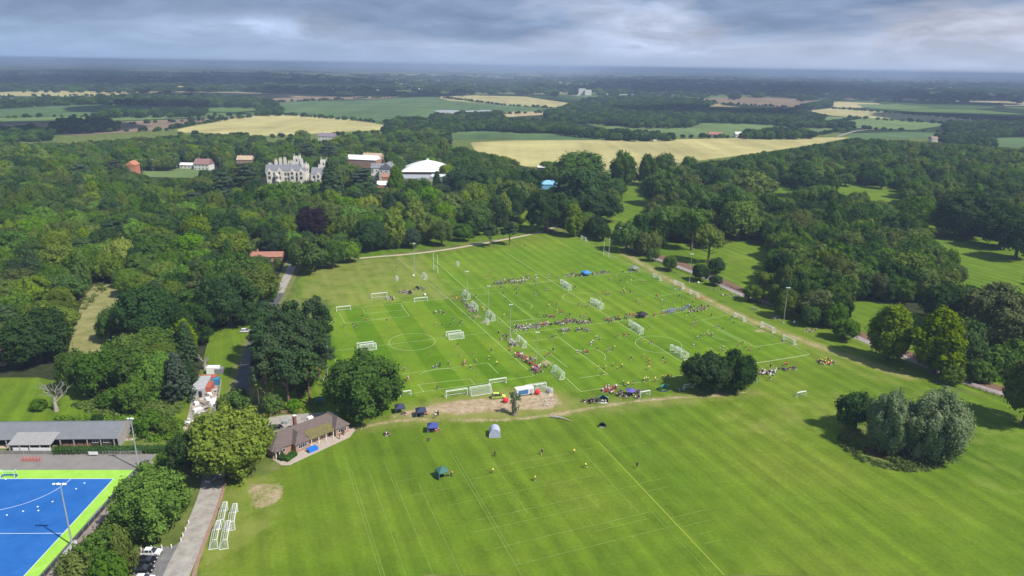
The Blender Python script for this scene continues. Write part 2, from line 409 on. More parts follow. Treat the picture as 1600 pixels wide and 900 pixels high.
def exec_trees():
    o = 'oak_tree'; b = 'broadleaf_tree'
    T('bigoak0', 573, 549, 662, 116, 'mid', o, 'huge dark oak beside the tiled pavilion')
    T('bigoak1', 1103, 549, 619, 72, 'dark', o, 'left of the two dark oaks joined at the near touchline')
    T('bigoak0', 1146, 547, 616, 62, 'dark', o, 'right of the two dark oaks joined at the near touchline')
    T('bigoak1', 363, 631, 762, 122, 'lime', b, 'large bright yellow-green tree over the drive, left of the pavilion')
    T('bigoak0', 247, 727, 848, 108, 'bright', b, 'large rounded green tree between blue pitch and car park')
    T('bigoak1', 298, 670, 752, 54, 'dark', b, 'dark shaded tree behind the yellow-green one by the drive')
    T('oak1', 412, 668, 712, 30, 'lime', b, 'small yellow-green tree squeezed against the pavilion end')
    for i, (x, yt, yb, w, lf, lab) in enumerate((
        (186, 806, 862, 54, 'olive', 'olive bush below the big rounded tree, nearest the car park'), (160, 828, 895, 66, 'mid', 'wide green bush in the thicket at the bottom left'),
        (196, 832, 905, 36, 'olive', 'olive upright bush beside the parked black cars'), (128, 858, 915, 60, 'olive', 'lowest bush of the thicket at the bottom edge'), (176, 856, 925, 56, 'mid', 'bottom bush left of the black cars'))):
        T('bush%d' % (i % 3), x, yt, yb, w, lf, 'bush', lab, 'bush')
    # pines
    for i, (x, yt, yb, w) in enumerate(((425, 470, 560, 50), (462, 466, 562, 54), (494, 462, 552, 46), (414, 500, 598, 46), (438, 500, 606, 55), (478, 500, 604, 52), (420, 538, 640, 44), (452, 540, 640, 54), (484, 545, 632, 42),
                                       (416, 480, 575, 42), (500, 498, 590, 40), (470, 520, 620, 48), (430, 520, 622, 46), (512, 520, 606, 34), (448, 484, 580, 44), (508, 476, 566, 34))):
        T('pine%d' % (i % 3), x, yt, yb, w * .86, 'pine', 'pine_tree', 'dark Scots pine in the clump left of the striped pitch', 'tree', 'pines in the clump left of the striped pitch')
    T('bush0', 372, 604, 640, 40, 'mid', 'bush', 'green bush beside the lane above the yellow-green tree', 'bush'); T('bush1', 428, 612, 650, 34, 'mid', 'bush', 'green bush under the pines by the wire-topped posts', 'bush')
    T('bush2', 352, 616, 642, 22, 'lime', 'bush', 'small yellow-green bush beside the scrapyard fence', 'bush'); T('bush0', 460, 622, 646, 22, 'bright', 'bush', 'bright bush at the car park corner behind the pavilion', 'bush')
    T('oak0', 487, 368, 430, 62, 'mid', b, 'broad green tree at the top of the lane'); T('oak2', 520, 373, 422, 38, 'mid', b, 'green tree right of the broad one at the lane top'); T('oak3', 547, 375, 413, 32, 'bright', b, 'small bright tree where the stony track begins')
    for x, yt, yb, w, lf, lab in ((466, 570, 626, 34, 'dark', 'right understorey tree among the pines'), (404, 398, 436, 40, 'mid', 'green tree before the red lodge roof'), (380, 396, 428, 30, 'dark', 'dark tree left of the red lodge roof'), (436, 402, 424, 12, 'lime', 'small yellow-green shrub tree at the lodge gate'), (412, 530, 590, 34, 'dark', 'dark tree at the lane side of the pines'), (440, 512, 575, 44, 'mid', 'green tree in the heart of the pine clump'), (486, 510, 575, 40, 'dark', 'dark tree at the pitch side of the pines')):
        T('oak%d' % (x % 4), x, yt, yb, w, lf, b, lab)
    # right-hand row by the park road
    T('lime0', 1384, 471, 570, 66, 'lime', 'lime_tree', 'tall yellow-green lime left of its twin by the park road'); T('lime1', 1455, 476, 592, 78, 'lime', 'lime_tree', 'largest tall yellow-green lime, right of its twin by the park road')
    T('oak2', 1500, 500, 582, 56, 'mid', b, 'green tree right behind the largest lime'); T('bush1', 1484, 568, 604, 34, 'olive', 'bush', 'dark bush at the foot of the largest lime', 'bush')
    T('bigoak0', 1548, 443, 548, 112, 'brown', o, 'broad brownish oak at the right edge above the bracken'); T('bigoak1', 1480, 440, 520, 84, 'dark', o, 'dark spreading oak behind the two limes')
    T('oak1', 1597, 552, 672, 72, 'olive', b, 'tree cut by the right edge beside the road end')
    T('oak0', 1334, 610, 680, 54, 'dark', b, 'dark tree at the left end of the pond clump'); T('willow0', 1383, 605, 713, 68, 'willow', 'willow_tree', 'silver-green willow in the middle of the pond clump'); T('willow1', 1450, 606, 727, 88, 'willow', 'willow_tree', 'biggest silver-green willow at the right of the pond clump')
    r_ = 'clipped young tree in the row along the park road'
    for x, yt, yb, w, lf, lab in ((1019, 386, 410, 19, 'mid', 'first small round tree of the roadside row, farthest'), (1046, 399, 425, 25, 'mid', 'second small round tree of the roadside row'), (1093, 411, 441, 25, 'dark', 'dark small tree behind the floodlight of the roadside row'),
                             (1118, 402, 430, 30, 'dark', 'bush-like dark tree across the road from the row'), (1117, 429, 448, 19, 'dark', 'smallest dark clipped ball tree of the roadside row'), (1177, 445, 474, 30, 'olive', 'loose olive tree of the roadside row with people in its shade'),
                             (1226, 452, 500, 34, 'olive', 'loose tree beside the floodlight at the roadside'), (1266, 477, 513, 31, 'mid', 'pointed small tree with people in its shade'), (1317, 496, 535, 38, 'mid', 'round ball tree, nearest of the roadside row')):
        T('oak%d' % (x % 4), x, yt, yb, w, lf, 'small_tree', lab, 'tree')
    T('open0', 1193, 421, 460, 36, 'lime', 'open_tree', 'thin-crowned tree with ivy-clad trunk across the park road'); T('open1', 1106, 350, 412, 46, 'olive', 'open_tree', 'see-through ash on a bare trunk above the roadside row')
    T('oak1', 1228, 575 - 140, 492 - 5, 26, 'dark', b, 'slim dark tree behind the right-hand floodlight')
    # parkland north-east of the pitches
    for k, x, yt, yb, w, lf, lab in (
        ('bigoak0', 853, 296, 367, 60, 'dark', 'dark round oak at the far corner of the pitches'), ('lime0', 895, 316, 372, 34, 'lime', 'yellow-green pointed tree right of the corner oak'), ('bigoak1', 931, 296, 350, 68, 'dark', 'wide domed oak behind the corner oak'),
        ('oak1', 908, 260, 332, 78, 'dark', 'dark oak with spreading arms behind the domed oak'), ('oak2', 905, 237, 285, 76, 'mid', 'group-like broad tree in front of the wheat field'), ('oak3', 972, 235, 298, 40, 'mid', 'tall tree before the wheat, left of the meadow gap'),
        ('oak0', 1010, 240, 292, 30, 'mid', 'upright tree before the wheat, above the meadow gap'), ('oak1', 1037, 239, 282, 34, 'mid', 'rounded tree before the wheat, right of the upright one'), ('oak2', 1076, 244, 276, 24, 'mid', 'small rounded tree before the wheat'),
        ('oak3', 1030, 266, 324, 52, 'mid', 'large spreading tree at the meadow edge'), ('oak0', 1070, 270, 322, 54, 'olive', 'large olive tree right of the meadow edge tree'), ('oak1', 1110, 262, 312, 50, 'dark', 'dark tree between meadow and wood'),
        ('open1', 1035, 319, 384, 44, 'mid', 'left tree of the pair on bare trunks by the park road'), ('open0', 1080, 319, 392, 50, 'mid', 'right tree of the pair on bare trunks by the park road'), ('oak2', 1000, 334, 386, 30, 'dark', 'dark narrow tree left of the pair on bare trunks'),
        ('oak3', 978, 347, 397, 42, 'mid', 'round tree behind the far floodlight'), ('oak0', 922, 342, 366, 20, 'mid', 'left of two small trees at the far pitch corner'), ('oak1', 941, 350, 378, 24, 'dark', 'right of two small trees at the far pitch corner'),
        ('oak2', 1152, 312, 380, 62, 'olive', 'broad olive tree at the edge of the right-hand meadow'), ('bigoak0', 1130, 300, 368, 50, 'dark', 'dark tree behind the broad olive one'), ('oak3', 1175, 266, 325, 62, 'olive', 'broad sunlit tree in the park belt'),
        ('oak0', 825, 262, 308, 40, 'dark', 'dark tree left of the blue tent roof'), ('oak1', 806, 290, 340, 30, 'dark', 'dark tree behind the stony track end'),
        ('oak0', 1297, 269, 300, 24, 'mid', 'left of three lone trees on the small right-hand meadow'), ('oak1', 1320, 270, 292, 24, 'mid', 'middle of three lone trees on the small right-hand meadow'), ('oak2', 1377, 262, 296, 26, 'mid', 'right of three lone trees on the small right-hand meadow'),
        ('oak3', 1258, 264, 312, 50, 'dark', 'dark tree left of the small right-hand meadow'), ('bigoak1', 1425, 302, 366, 58, 'mid', 'round oak at the tip of the long right-hand meadow'),
        ('bigoak0', 1500, 295, 375, 90, 'dark', 'large dark oak above the long right-hand meadow'), ('oak2', 1585, 340, 410, 60, 'dark', 'dark oak right of the long meadow'), ('oak1', 1560, 320, 392, 60, 'dark', 'dark oak above the long meadow')):
        T(k, x, yt, yb, w, lf, {'oak': 'broadleaf_tree', 'big': 'oak_tree', 'lim': 'lime_tree', 'ope': 'open_tree'}[k[:3]], lab)
    # row in front of the school buildings
    for k, x, yt, yb, w, lf, nm, lab in (
        ('bigoak0', 487, 322, 374, 46, 'copper', 'copper_beech', 'dark purple copper beech in the wood'), ('oak1', 576, 278, 300, 20, 'copper', 'copper_beech', 'small purple tree behind the mansion trees'),
        ('lime0', 616, 321, 392, 36, 'lime', 'lime_tree', 'left of two tall pointed yellow-green limes by the stony track'), ('lime1', 648, 307, 374, 38, 'lime', 'lime_tree', 'right of two tall pointed yellow-green limes by the stony track'),
        ('oak2', 690, 342, 387, 34, 'olive', b, 'round olive tree on the lawn above the stony track'), ('oak3', 725, 348, 379, 26, 'mid', b, 'small round tree right of the olive one on the lawn'), ('pine0', 766, 350, 386, 26, 'pine', 'pine_tree', 'left of two dark pines by the stony track'),
        ('pine1', 796, 345, 383, 24, 'pine', 'pine_tree', 'right of two dark pines by the stony track'), ('oak0', 702, 301, 352, 46, 'olive', b, 'olive tree behind the round lawn tree'), ('oak1', 741, 314, 372, 52, 'mid', b, 'large rounded tree behind the lawn'),
        ('oak2', 747, 286, 336, 36, 'lime', b, 'yellowish tree above the large rounded one'), ('oak3', 775, 308, 364, 38, 'dark', b, 'dark tree behind the two pines'), ('lime0', 727, 296, 345, 26, 'lime', 'lime_tree', 'upright yellow-green tree behind the lawn'),
        ('bigoak1', 582, 338, 395, 54, 'dark', b, 'dark heavy tree left of the two tall limes'), ('oak0', 644, 355, 390, 26, 'cedar', b, 'bluish small tree between the limes and the track'), ('oak1', 575, 306, 338, 32, 'yellow', b, 'bright yellow-green domed tree below the white roof'),
        ('oak2', 542, 306, 342, 40, 'bright', b, 'bright green tree left of the domed yellow one'), ('open0', 520, 323, 367, 34, 'olive', b, 'feathery birch right of the copper beech'), ('oak3', 545, 332, 386, 40, 'olive', b, 'soft olive tree behind the small bright one'),
        ('fir0', 520, 248, 328, 44, 'pine', 'conifer_tree', 'tall black-green conifer right of the mansion'), ('cedar0', 568, 262, 312, 52, 'cedar', 'cedar_tree', 'dark cedar left of the slate-roofed house'), ('lime1', 620, 256, 322, 27, 'bright', 'lime_tree', 'tall bright tree before the white domed roof'),
        ('bigoak0', 657, 277, 327, 44, 'mid', b, 'round dark tree below the long grey roof'), ('oak0', 615, 298, 347, 32, 'dark', b, 'dark tree left of the round one'), ('fir0', 683, 267, 312, 20, 'dark', 'conifer_tree', 'slim conifer before the long grey roof'),
        ('oak1', 698, 256, 282, 24, 'lime', b, 'yellow-green tree at the dome right corner'), ('bush0', 640, 262, 272, 15, 'yellow', 'bush', 'yellow bush under the dome eaves'), ('bush1', 662, 259, 272, 20, 'yellow', 'bush', 'yellow-green bush at the dome wall'),
        ('bigoak1', 735, 255, 308, 72, 'dark', o, 'wide dark oak right of the white dome'), ('oak2', 460, 282, 330, 48, 'bright', b, 'bright tree in front of the mansion wing'), ('oak3', 430, 283, 336, 44, 'mid', b, 'mid green tree in front of the mansion'),
        ('cedar1', 385, 255, 312, 66, 'cedar', 'cedar_tree', 'wide layered cedar left of the mansion'), ('cedar0', 350, 268, 322, 46, 'cedar', 'cedar_tree', 'layered cedar further left of the mansion'), ('cedar0', 478, 225, 262, 40, 'cedar', 'cedar_tree', 'cedar behind the mansion towers'),
        ('cedar1', 515, 222, 262, 36, 'cedar', 'cedar_tree', 'cedar right behind the mansion tower'), ('cedar1', 130, 256, 290, 44, 'cedar', 'cedar_tree', 'layered cedar in the far left wood'), ('cedar0', 180, 250, 286, 46, 'cedar', 'cedar_tree', 'layered cedar left of the orange building'),
        ('oak0', 473, 203, 232, 28, 'olive', b, 'tall grey-green tree before the pale field'), ('lime0', 215, 248, 270, 9, 'yellow', 'small_tree', 'narrow yellow tree beside the orange building'),
        ('oak1', 195, 372, 430, 40, 'yellow', b, 'pale flowering tree in the left wood'), ('oak2', 58, 320, 350, 30, 'yellow', b, 'pale yellow-green dome in the far left wood'),
        ('bigoak0', 64, 482, 575, 98, 'dark', o, 'big dark oak in the rough meadow at far left'), ('oak3', 27, 455, 500, 50, 'bright', b, 'bright green tree at the left edge'), ('oak0', 50, 432, 470, 50, 'olive', b, 'olive tree behind the bright one at the left edge'),
        ('oak1', 100, 428, 475, 60, 'mid', b, 'rounded green tree left of the straw clearing'), ('oak2', 120, 545, 618, 50, 'mid', b, 'shrubby tree behind the bare dead tree'), ('oak3', 160, 540, 625, 66, 'mid', b, 'wide shrubby tree right of the bare dead tree'),
        ('oak0', 210, 536, 622, 70, 'mid', b, 'widest shrubby tree of the meadow-edge clump'), ('oak1', 250, 548, 628, 48, 'bright', b, 'bright shrubby tree in the meadow-edge clump'), ('fir0', 282, 548, 632, 44, 'cedar', 'conifer_tree', 'dark pointed tree left of the scrapyard'),
        ('bush1', 190, 600, 636, 62, 'mid', 'bush', 'round bush before the meadow-edge clump'), ('bush2', 235, 604, 632, 40, 'bright', 'bush', 'bright bush before the meadow-edge clump'), ('oak2', 180, 480, 536, 44, 'mid', b, 'mid green tree right of the straw clearing'),
        ('bigoak1', 240, 440, 545, 90, 'dark', o, 'great dark oak at the corner of the wood by the scrapyard'), ('bigoak0', 300, 470, 545, 66, 'dark', o, 'dark oak above the dead trunk'), ('bigoak0', 360, 425, 518, 76, 'dark', o, 'dark oak above the parked white car'),
        ('bush0', 235, 637, 682, 44, 'mid', 'bush', 'round green bush right of the long stable shed'), ('bush2', 262, 650, 684, 30, 'olive', 'bush', 'olive bush between the shed and the rubble'), ('bush1', 155, 645, 668, 18, 'dark', 'bush', 'small dark bush behind the long stable shed'),
        ('bush0', 62, 622, 644, 24, 'bright', 'bush', 'bright leafy bush at the foot of the dead tree'), 
        ('bush2', 1560, 540, 590, 60, 'mid', 'bush', 'low bracken slope right of the limes'), ('bush1', 1530, 560, 600, 40, 'mid', 'bush', 'low bush above the road bend'), ('bush0', 1590, 528, 570, 50, 'mid', 'bush', 'bracken patch at the right edge'), )[0:]:
        T(k, x, yt, yb, w, lf, nm, lab, 'bush' if nm == 'bush' else 'tree')
# ------------------------------------------------------------------ pitch frame: u across, v along the touchlines
UA, VA = R(21.6), R(111.4)
Uv = Vector((math.cos(UA), math.sin(UA), 0)); Vv = Vector((math.cos(VA), math.sin(VA), 0))
ORG = P(908, 612)
def UV(a, b, z=0.0): q = ORG + Uv * a + Vv * b; return Vector((q.x, q.y, z))
def toUV(p): q = Vector((p[0], p[1], 0)) - ORG; return q.dot(Uv), q.dot(Vv)

# ------------------------------------------------------------------ ground
def np_dist(X, Y, pts):
    D = np.full(X.shape, 1e9)
    for a, b in zip(pts[:-1], pts[1:]):
        ax_, ay_, bx, by = a[0], a[1], b[0], b[1]; dx, dy = bx - ax_, by - ay_
        t = np.clip(((X - ax_) * dx + (Y - ay_) * dy) / (dx * dx + dy * dy + 1e-9), 0, 1)
        D = np.minimum(D, np.hypot(X - ax_ - t * dx, Y - ay_ - t * dy))
    return D
def np_in(X, Y, poly):
    c = np.zeros(X.shape, bool); n = len(poly); j = n - 1
    for i in range(n):
        xi, yi, xj, yj = poly[i][0], poly[i][1], poly[j][0], poly[j][1]
        c ^= ((yi > Y) != (yj > Y)) & (X < (xj - xi) * (Y - yi) / (yj - yi + 1e-12) + xi); j = i
    return c
def soft_poly(X, Y, px, edge):
    w = world_poly(px); d = np_dist(X, Y, w + [w[0]]); s = np.where(np_in(X, Y, w), d, -d)
    return np.clip(0.5 + s / (2 * edge), 0, 1)
def soft_line(X, Y, px, half, edge):
    return np.clip(0.5 + (half - np_dist(X, Y, world_poly(px))) / (2 * edge), 0, 1)

def grass_material():
    m = bpy.data.materials.new('grass'); m.use_nodes = True; nt = m.node_tree; b = nt.nodes['Principled BSDF']
    b.inputs['Roughness'].default_value = 0.9; b.inputs['Specular IOR Level'].default_value = 0.1
    geo = N(nt, 'ShaderNodeNewGeometry'); pos = geo.outputs['Position']
    at = N(nt, 'ShaderNodeAttribute'); at.attribute_name = 'wear'
    sp_ = N(nt, 'ShaderNodeSeparateColor'); L(nt, at.outputs['Color'], sp_.inputs[0])
    def noise(s, d=4.0, r=0.6, vec=None):
        n = N(nt, 'ShaderNodeTexNoise', ins={'Scale': s, 'Detail': d, 'Roughness': r}); L(nt, vec or pos, n.inputs['Vector']); return n.outputs[0]
    n_l = noise(0.018, 4); n_m = noise(0.13, 5, .65); n_f = noise(1.1, 5, .7)
    g1 = ramp(nt, [(0.34, (0.092, 0.164, 0.010)), (0.5, (0.117, 0.187, 0.012)), (0.68, (0.150, 0.203, 0.020))], n_l).outputs[0]
    c = mix(nt, 1.0, g1, ramp(nt, [(0.3, 0.84), (0.7, 1.13)], n_m).outputs[0], 'MULTIPLY')
    c = mix(nt, 1.0, c, ramp(nt, [(0.25, 0.80), (0.75, 1.18)], n_f).outputs[0], 'MULTIPLY')
    fr = N(nt, 'ShaderNodeAttribute'); fr.attribute_name = 'fresh'
    c = mix(nt, fr.outputs['Fac'], c, mix(nt, 1.0, c, (1.04, 1.14, 0.85), 'MULTIPLY'))
    # mowing bands run along v
    mpn = N(nt, 'ShaderNodeMapping', vector_type='POINT'); mpn.inputs['Rotation'].default_value = (0, 0, -UA); L(nt, pos, mpn.inputs[0])
    s2 = N(nt, 'ShaderNodeSeparateXYZ'); L(nt, mpn.outputs[0], s2.inputs[0])
    def bands(period, off, soft, wob=0.0):
        x = s2.outputs[0]
        if wob: x = mathn(nt, 'MULTIPLY_ADD', mathn(nt, 'SUBTRACT', n_m, 0.5), wob, x)
        w = mathn(nt, 'SINE', mathn(nt, 'MULTIPLY', mathn(nt, 'ADD', x, off), 2 * math.pi / period))
        return mathn(nt, 'MULTIPLY_ADD', w, soft, 0.5, clamp=True)
    q = P(569, 481); xu = q.x * Uv.x + q.y * Uv.y
    wide = ramp(nt, [(0.0, (0.80, 0.90, 0.55)), (1.0, (1.16, 1.08, 1.25))], bands(18.0, -xu, 4.0)).outputs[0]
    c = mix(nt, sp_.outputs[2], c, mix(nt, 1.0, c, wide, 'MULTIPLY'))
    st1 = ramp(nt, [(0.0, 0.92), (1.0, 1.06)], bands(6.4, 0.0, 1.0, 2.4)).outputs[0]
    stn = noise(0.03, 2)
    mps = N(nt, 'ShaderNodeMapping'); mps.inputs['Scale'].default_value = (0.30, 0.014, 1); L(nt, mpn.outputs[0], mps.inputs[0])
    streak = ramp(nt, [(0.3, 0.82), (0.7, 1.16)], noise(1.0, 5, .65, mps.outputs[0])).outputs[0]
    st = mix(nt, 1.0, st1, streak, 'MULTIPLY')
    amt = mathn(nt, 'MULTIPLY', mathn(nt, 'SUBTRACT', 1.0, sp_.outputs[2]), mathn(nt, 'MULTIPLY_ADD', stn, 1.6, 0.15, clamp=True))
    c = mix(nt, amt, c, mix(nt, 1.0, c, st, 'MULTIPLY'))
    # dry and worn
    dn = mathn(nt, 'MULTIPLY_ADD', mathn(nt, 'SUBTRACT', n_m, 0.5), 1.1, sp_.outputs[1])
    dry = ramp(nt, [(0.25, 0.0), (0.95, 1.0)], dn).outputs[0]
    c = mix(nt, dry, c, mix(nt, n_f, (0.19, 0.20, 0.050), (0.30, 0.27, 0.095)))
    rn = mathn(nt, 'ADD', sp_.outputs[0], mathn(nt, 'MULTIPLY', mathn(nt, 'ADD', mathn(nt, 'SUBTRACT', n_m, 0.5), mathn(nt, 'MULTIPLY', mathn(nt, 'SUBTRACT', n_f, 0.5), .8)), 0.9))
    dirt = ramp(nt, [(0.44, 0.0), (0.74, 1.0)], rn).outputs[0]
    dcol = ramp(nt, [(0.3, (0.25, 0.18, 0.10)), (0.5, (0.37, 0.28, 0.175)), (0.68, (0.50, 0.41, 0.29))], noise(0.5, 6, .7)).outputs[0]
    c = mix(nt, dirt, c, dcol)
    L(nt, c, b.inputs['Base Color'])
    bp = N(nt, 'ShaderNodeBump', ins={'Strength': 0.5, 'Distance': 0.15}); L(nt, n_f, bp.inputs['Height']); L(nt, bp.outputs[0], b.inputs['Normal'])
    return m
GRASS = grass_material()

def rough_material(name, c1, c2, c3, sc=0.2):
    m = bpy.data.materials.new(name); m.use_nodes = True; nt = m.node_tree; b = nt.nodes['Principled BSDF']; b.inputs['Roughness'].default_value = 0.95
    b.inputs['Specular IOR Level'].default_value = 0.1
    geo = N(nt, 'ShaderNodeNewGeometry')
    n1 = N(nt, 'ShaderNodeTexNoise', ins={'Scale': sc, 'Detail': 8.0, 'Roughness': 0.7}); L(nt, geo.outputs['Position'], n1.inputs['Vector'])
    L(nt, ramp(nt, [(0.3, c1), (0.5, c2), (0.7, c3)], n1.outputs[0]).outputs[0], b.inputs['Base Color']); return m
ROUGH = rough_material('rough_grass', (0.060, 0.095, 0.020), (0.115, 0.150, 0.030), (0.20, 0.21, 0.07), 0.12)
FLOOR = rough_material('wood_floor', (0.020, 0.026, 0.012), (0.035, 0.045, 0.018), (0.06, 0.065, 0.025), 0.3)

def sheet(name, pts, z, m, label=None, parent=None):
    mb = MB(); mb.poly([(p[0], p[1], z) for p in pts]); o = mb.build(name, m); tag(o, label, kind='structure'); return o

def farmland_material():
    """the far plain: small fields between hedges and woods"""
    m = bpy.data.materials.new('farmland'); m.use_nodes = True; nt = m.node_tree; b = nt.nodes['Principled BSDF']; b.inputs['Roughness'].default_value = 1.0
    b.inputs['Specular IOR Level'].default_value = 0.0
    geo = N(nt, 'ShaderNodeNewGeometry'); pos = geo.outputs['Position']
    mpn = N(nt, 'ShaderNodeMapping'); mpn.inputs['Rotation'].default_value = (0, 0, 0.4); mpn.inputs['Scale'].default_value = (1 / 420, 1 / 330, 1); L(nt, pos, mpn.inputs[0])
    wn_ = N(nt, 'ShaderNodeTexNoise', ins={'Scale': 1.1, 'Detail': 2.0}); L(nt, mpn.outputs[0], wn_.inputs['Vector'])
    va = N(nt, 'ShaderNodeVectorMath', operation='MULTIPLY_ADD'); L(nt, wn_.outputs['Color'], va.inputs[0]); va.inputs[1].default_value = (.5, .5, 0); L(nt, mpn.outputs[0], va.inputs[2])
    vo = N(nt, 'ShaderNodeTexVoronoi', voronoi_dimensions='2D', ins={'Scale': 1.0}); L(nt, va.outputs[0], vo.inputs['Vector'])
    ve = N(nt, 'ShaderNodeTexVoronoi', voronoi_dimensions='2D', feature='DISTANCE_TO_EDGE', ins={'Scale': 1.0}); L(nt, va.outputs[0], ve.inputs['Vector'])
    sc = N(nt, 'ShaderNodeSeparateColor'); L(nt, vo.outputs['Color'], sc.inputs[0])
    col = ramp(nt, [(0.0, (0.035, 0.055, 0.022)), (0.25, (0.07, 0.12, 0.035)), (0.48, (0.11, 0.17, 0.05)), (0.66, (0.17, 0.19, 0.07)), (0.80, (0.30, 0.25, 0.14)), (0.90, (0.44, 0.38, 0.20))], sc.outputs[0], 'CONSTANT').outputs[0]
    hd = ramp(nt, [(0.035, 1.0), (0.06, 0.0)], ve.outputs[0]).outputs[0]
    c = mix(nt, hd, col, (0.022, 0.038, 0.016))
    big_ = N(nt, 'ShaderNodeTexNoise', ins={'Scale': 1 / 1500, 'Detail': 5.0, 'Roughness': .6}); L(nt, pos, big_.inputs['Vector'])
    wd = ramp(nt, [(0.52, 0.0), (0.56, 1.0)], big_.outputs[0]).outputs[0]
    c = mix(nt, wd, c, (0.026, 0.044, 0.018))
    L(nt, c, b.inputs['Base Color']); return m
# base sheets
bm_ = MB(); bm_.poly([(-900, 60, 0), (1200, 60, 0), (1200, 1300, 0), (-1100, 1300, 0)]); go = bm_.build('ground', ROUGH); tag(go, kind='structure')
bm_ = MB(); bm_.poly([(-38000, -300, -0.5), (38000, -300, -0.5), (38000, 44000, -0.5), (-38000, 44000, -0.5)]); fo = bm_.build('farmland', farmland_material()); tag(fo, kind='structure')

# low hills closing the horizon
def hills():
    g = np.random.default_rng(5); mb = MB()
    for row, (y0, hmax, dep) in enumerate(((16000, 30, 3000), (23000, 62, 4500), (33000, 100, 7000))):
        n = 160; xs = np.linspace(-30000, 30000, n); ph = g.uniform(0, 6.28, 6)
        hh = sum(np.sin(xs / w + p) * a for w, a, p in zip((5200, 2600, 1300, 9000, 700, 420), (.35, .2, .1, .45, .05, .03), ph))
        hh = hmax * np.clip(0.55 + 0.5 * hh - 0.12 * xs / 30000, 0.12, 1)
        m_ = 9; vs = []
        for j in range(m_):
            t = j / (m_ - 1); k = math.sin(t * math.pi) ** 1.2
            for i in range(n): vs.append((xs[i], y0 + (t - .5) * dep + 400 * math.sin(xs[i] / 3000), float(hh[i]) * k - 0.6))
        fs = [(j * n + i, j * n + i + 1, (j + 1) * n + i + 1, (j + 1) * n + i) for j in range(m_ - 1) for i in range(n - 1)]
        mb.add(vs, fs)
    o = mb.build('hills', fo.data.materials[0]); o.data.polygons.foreach_set('use_smooth', [True] * len(o.data.polygons)); tag(o, kind='structure')
hills()

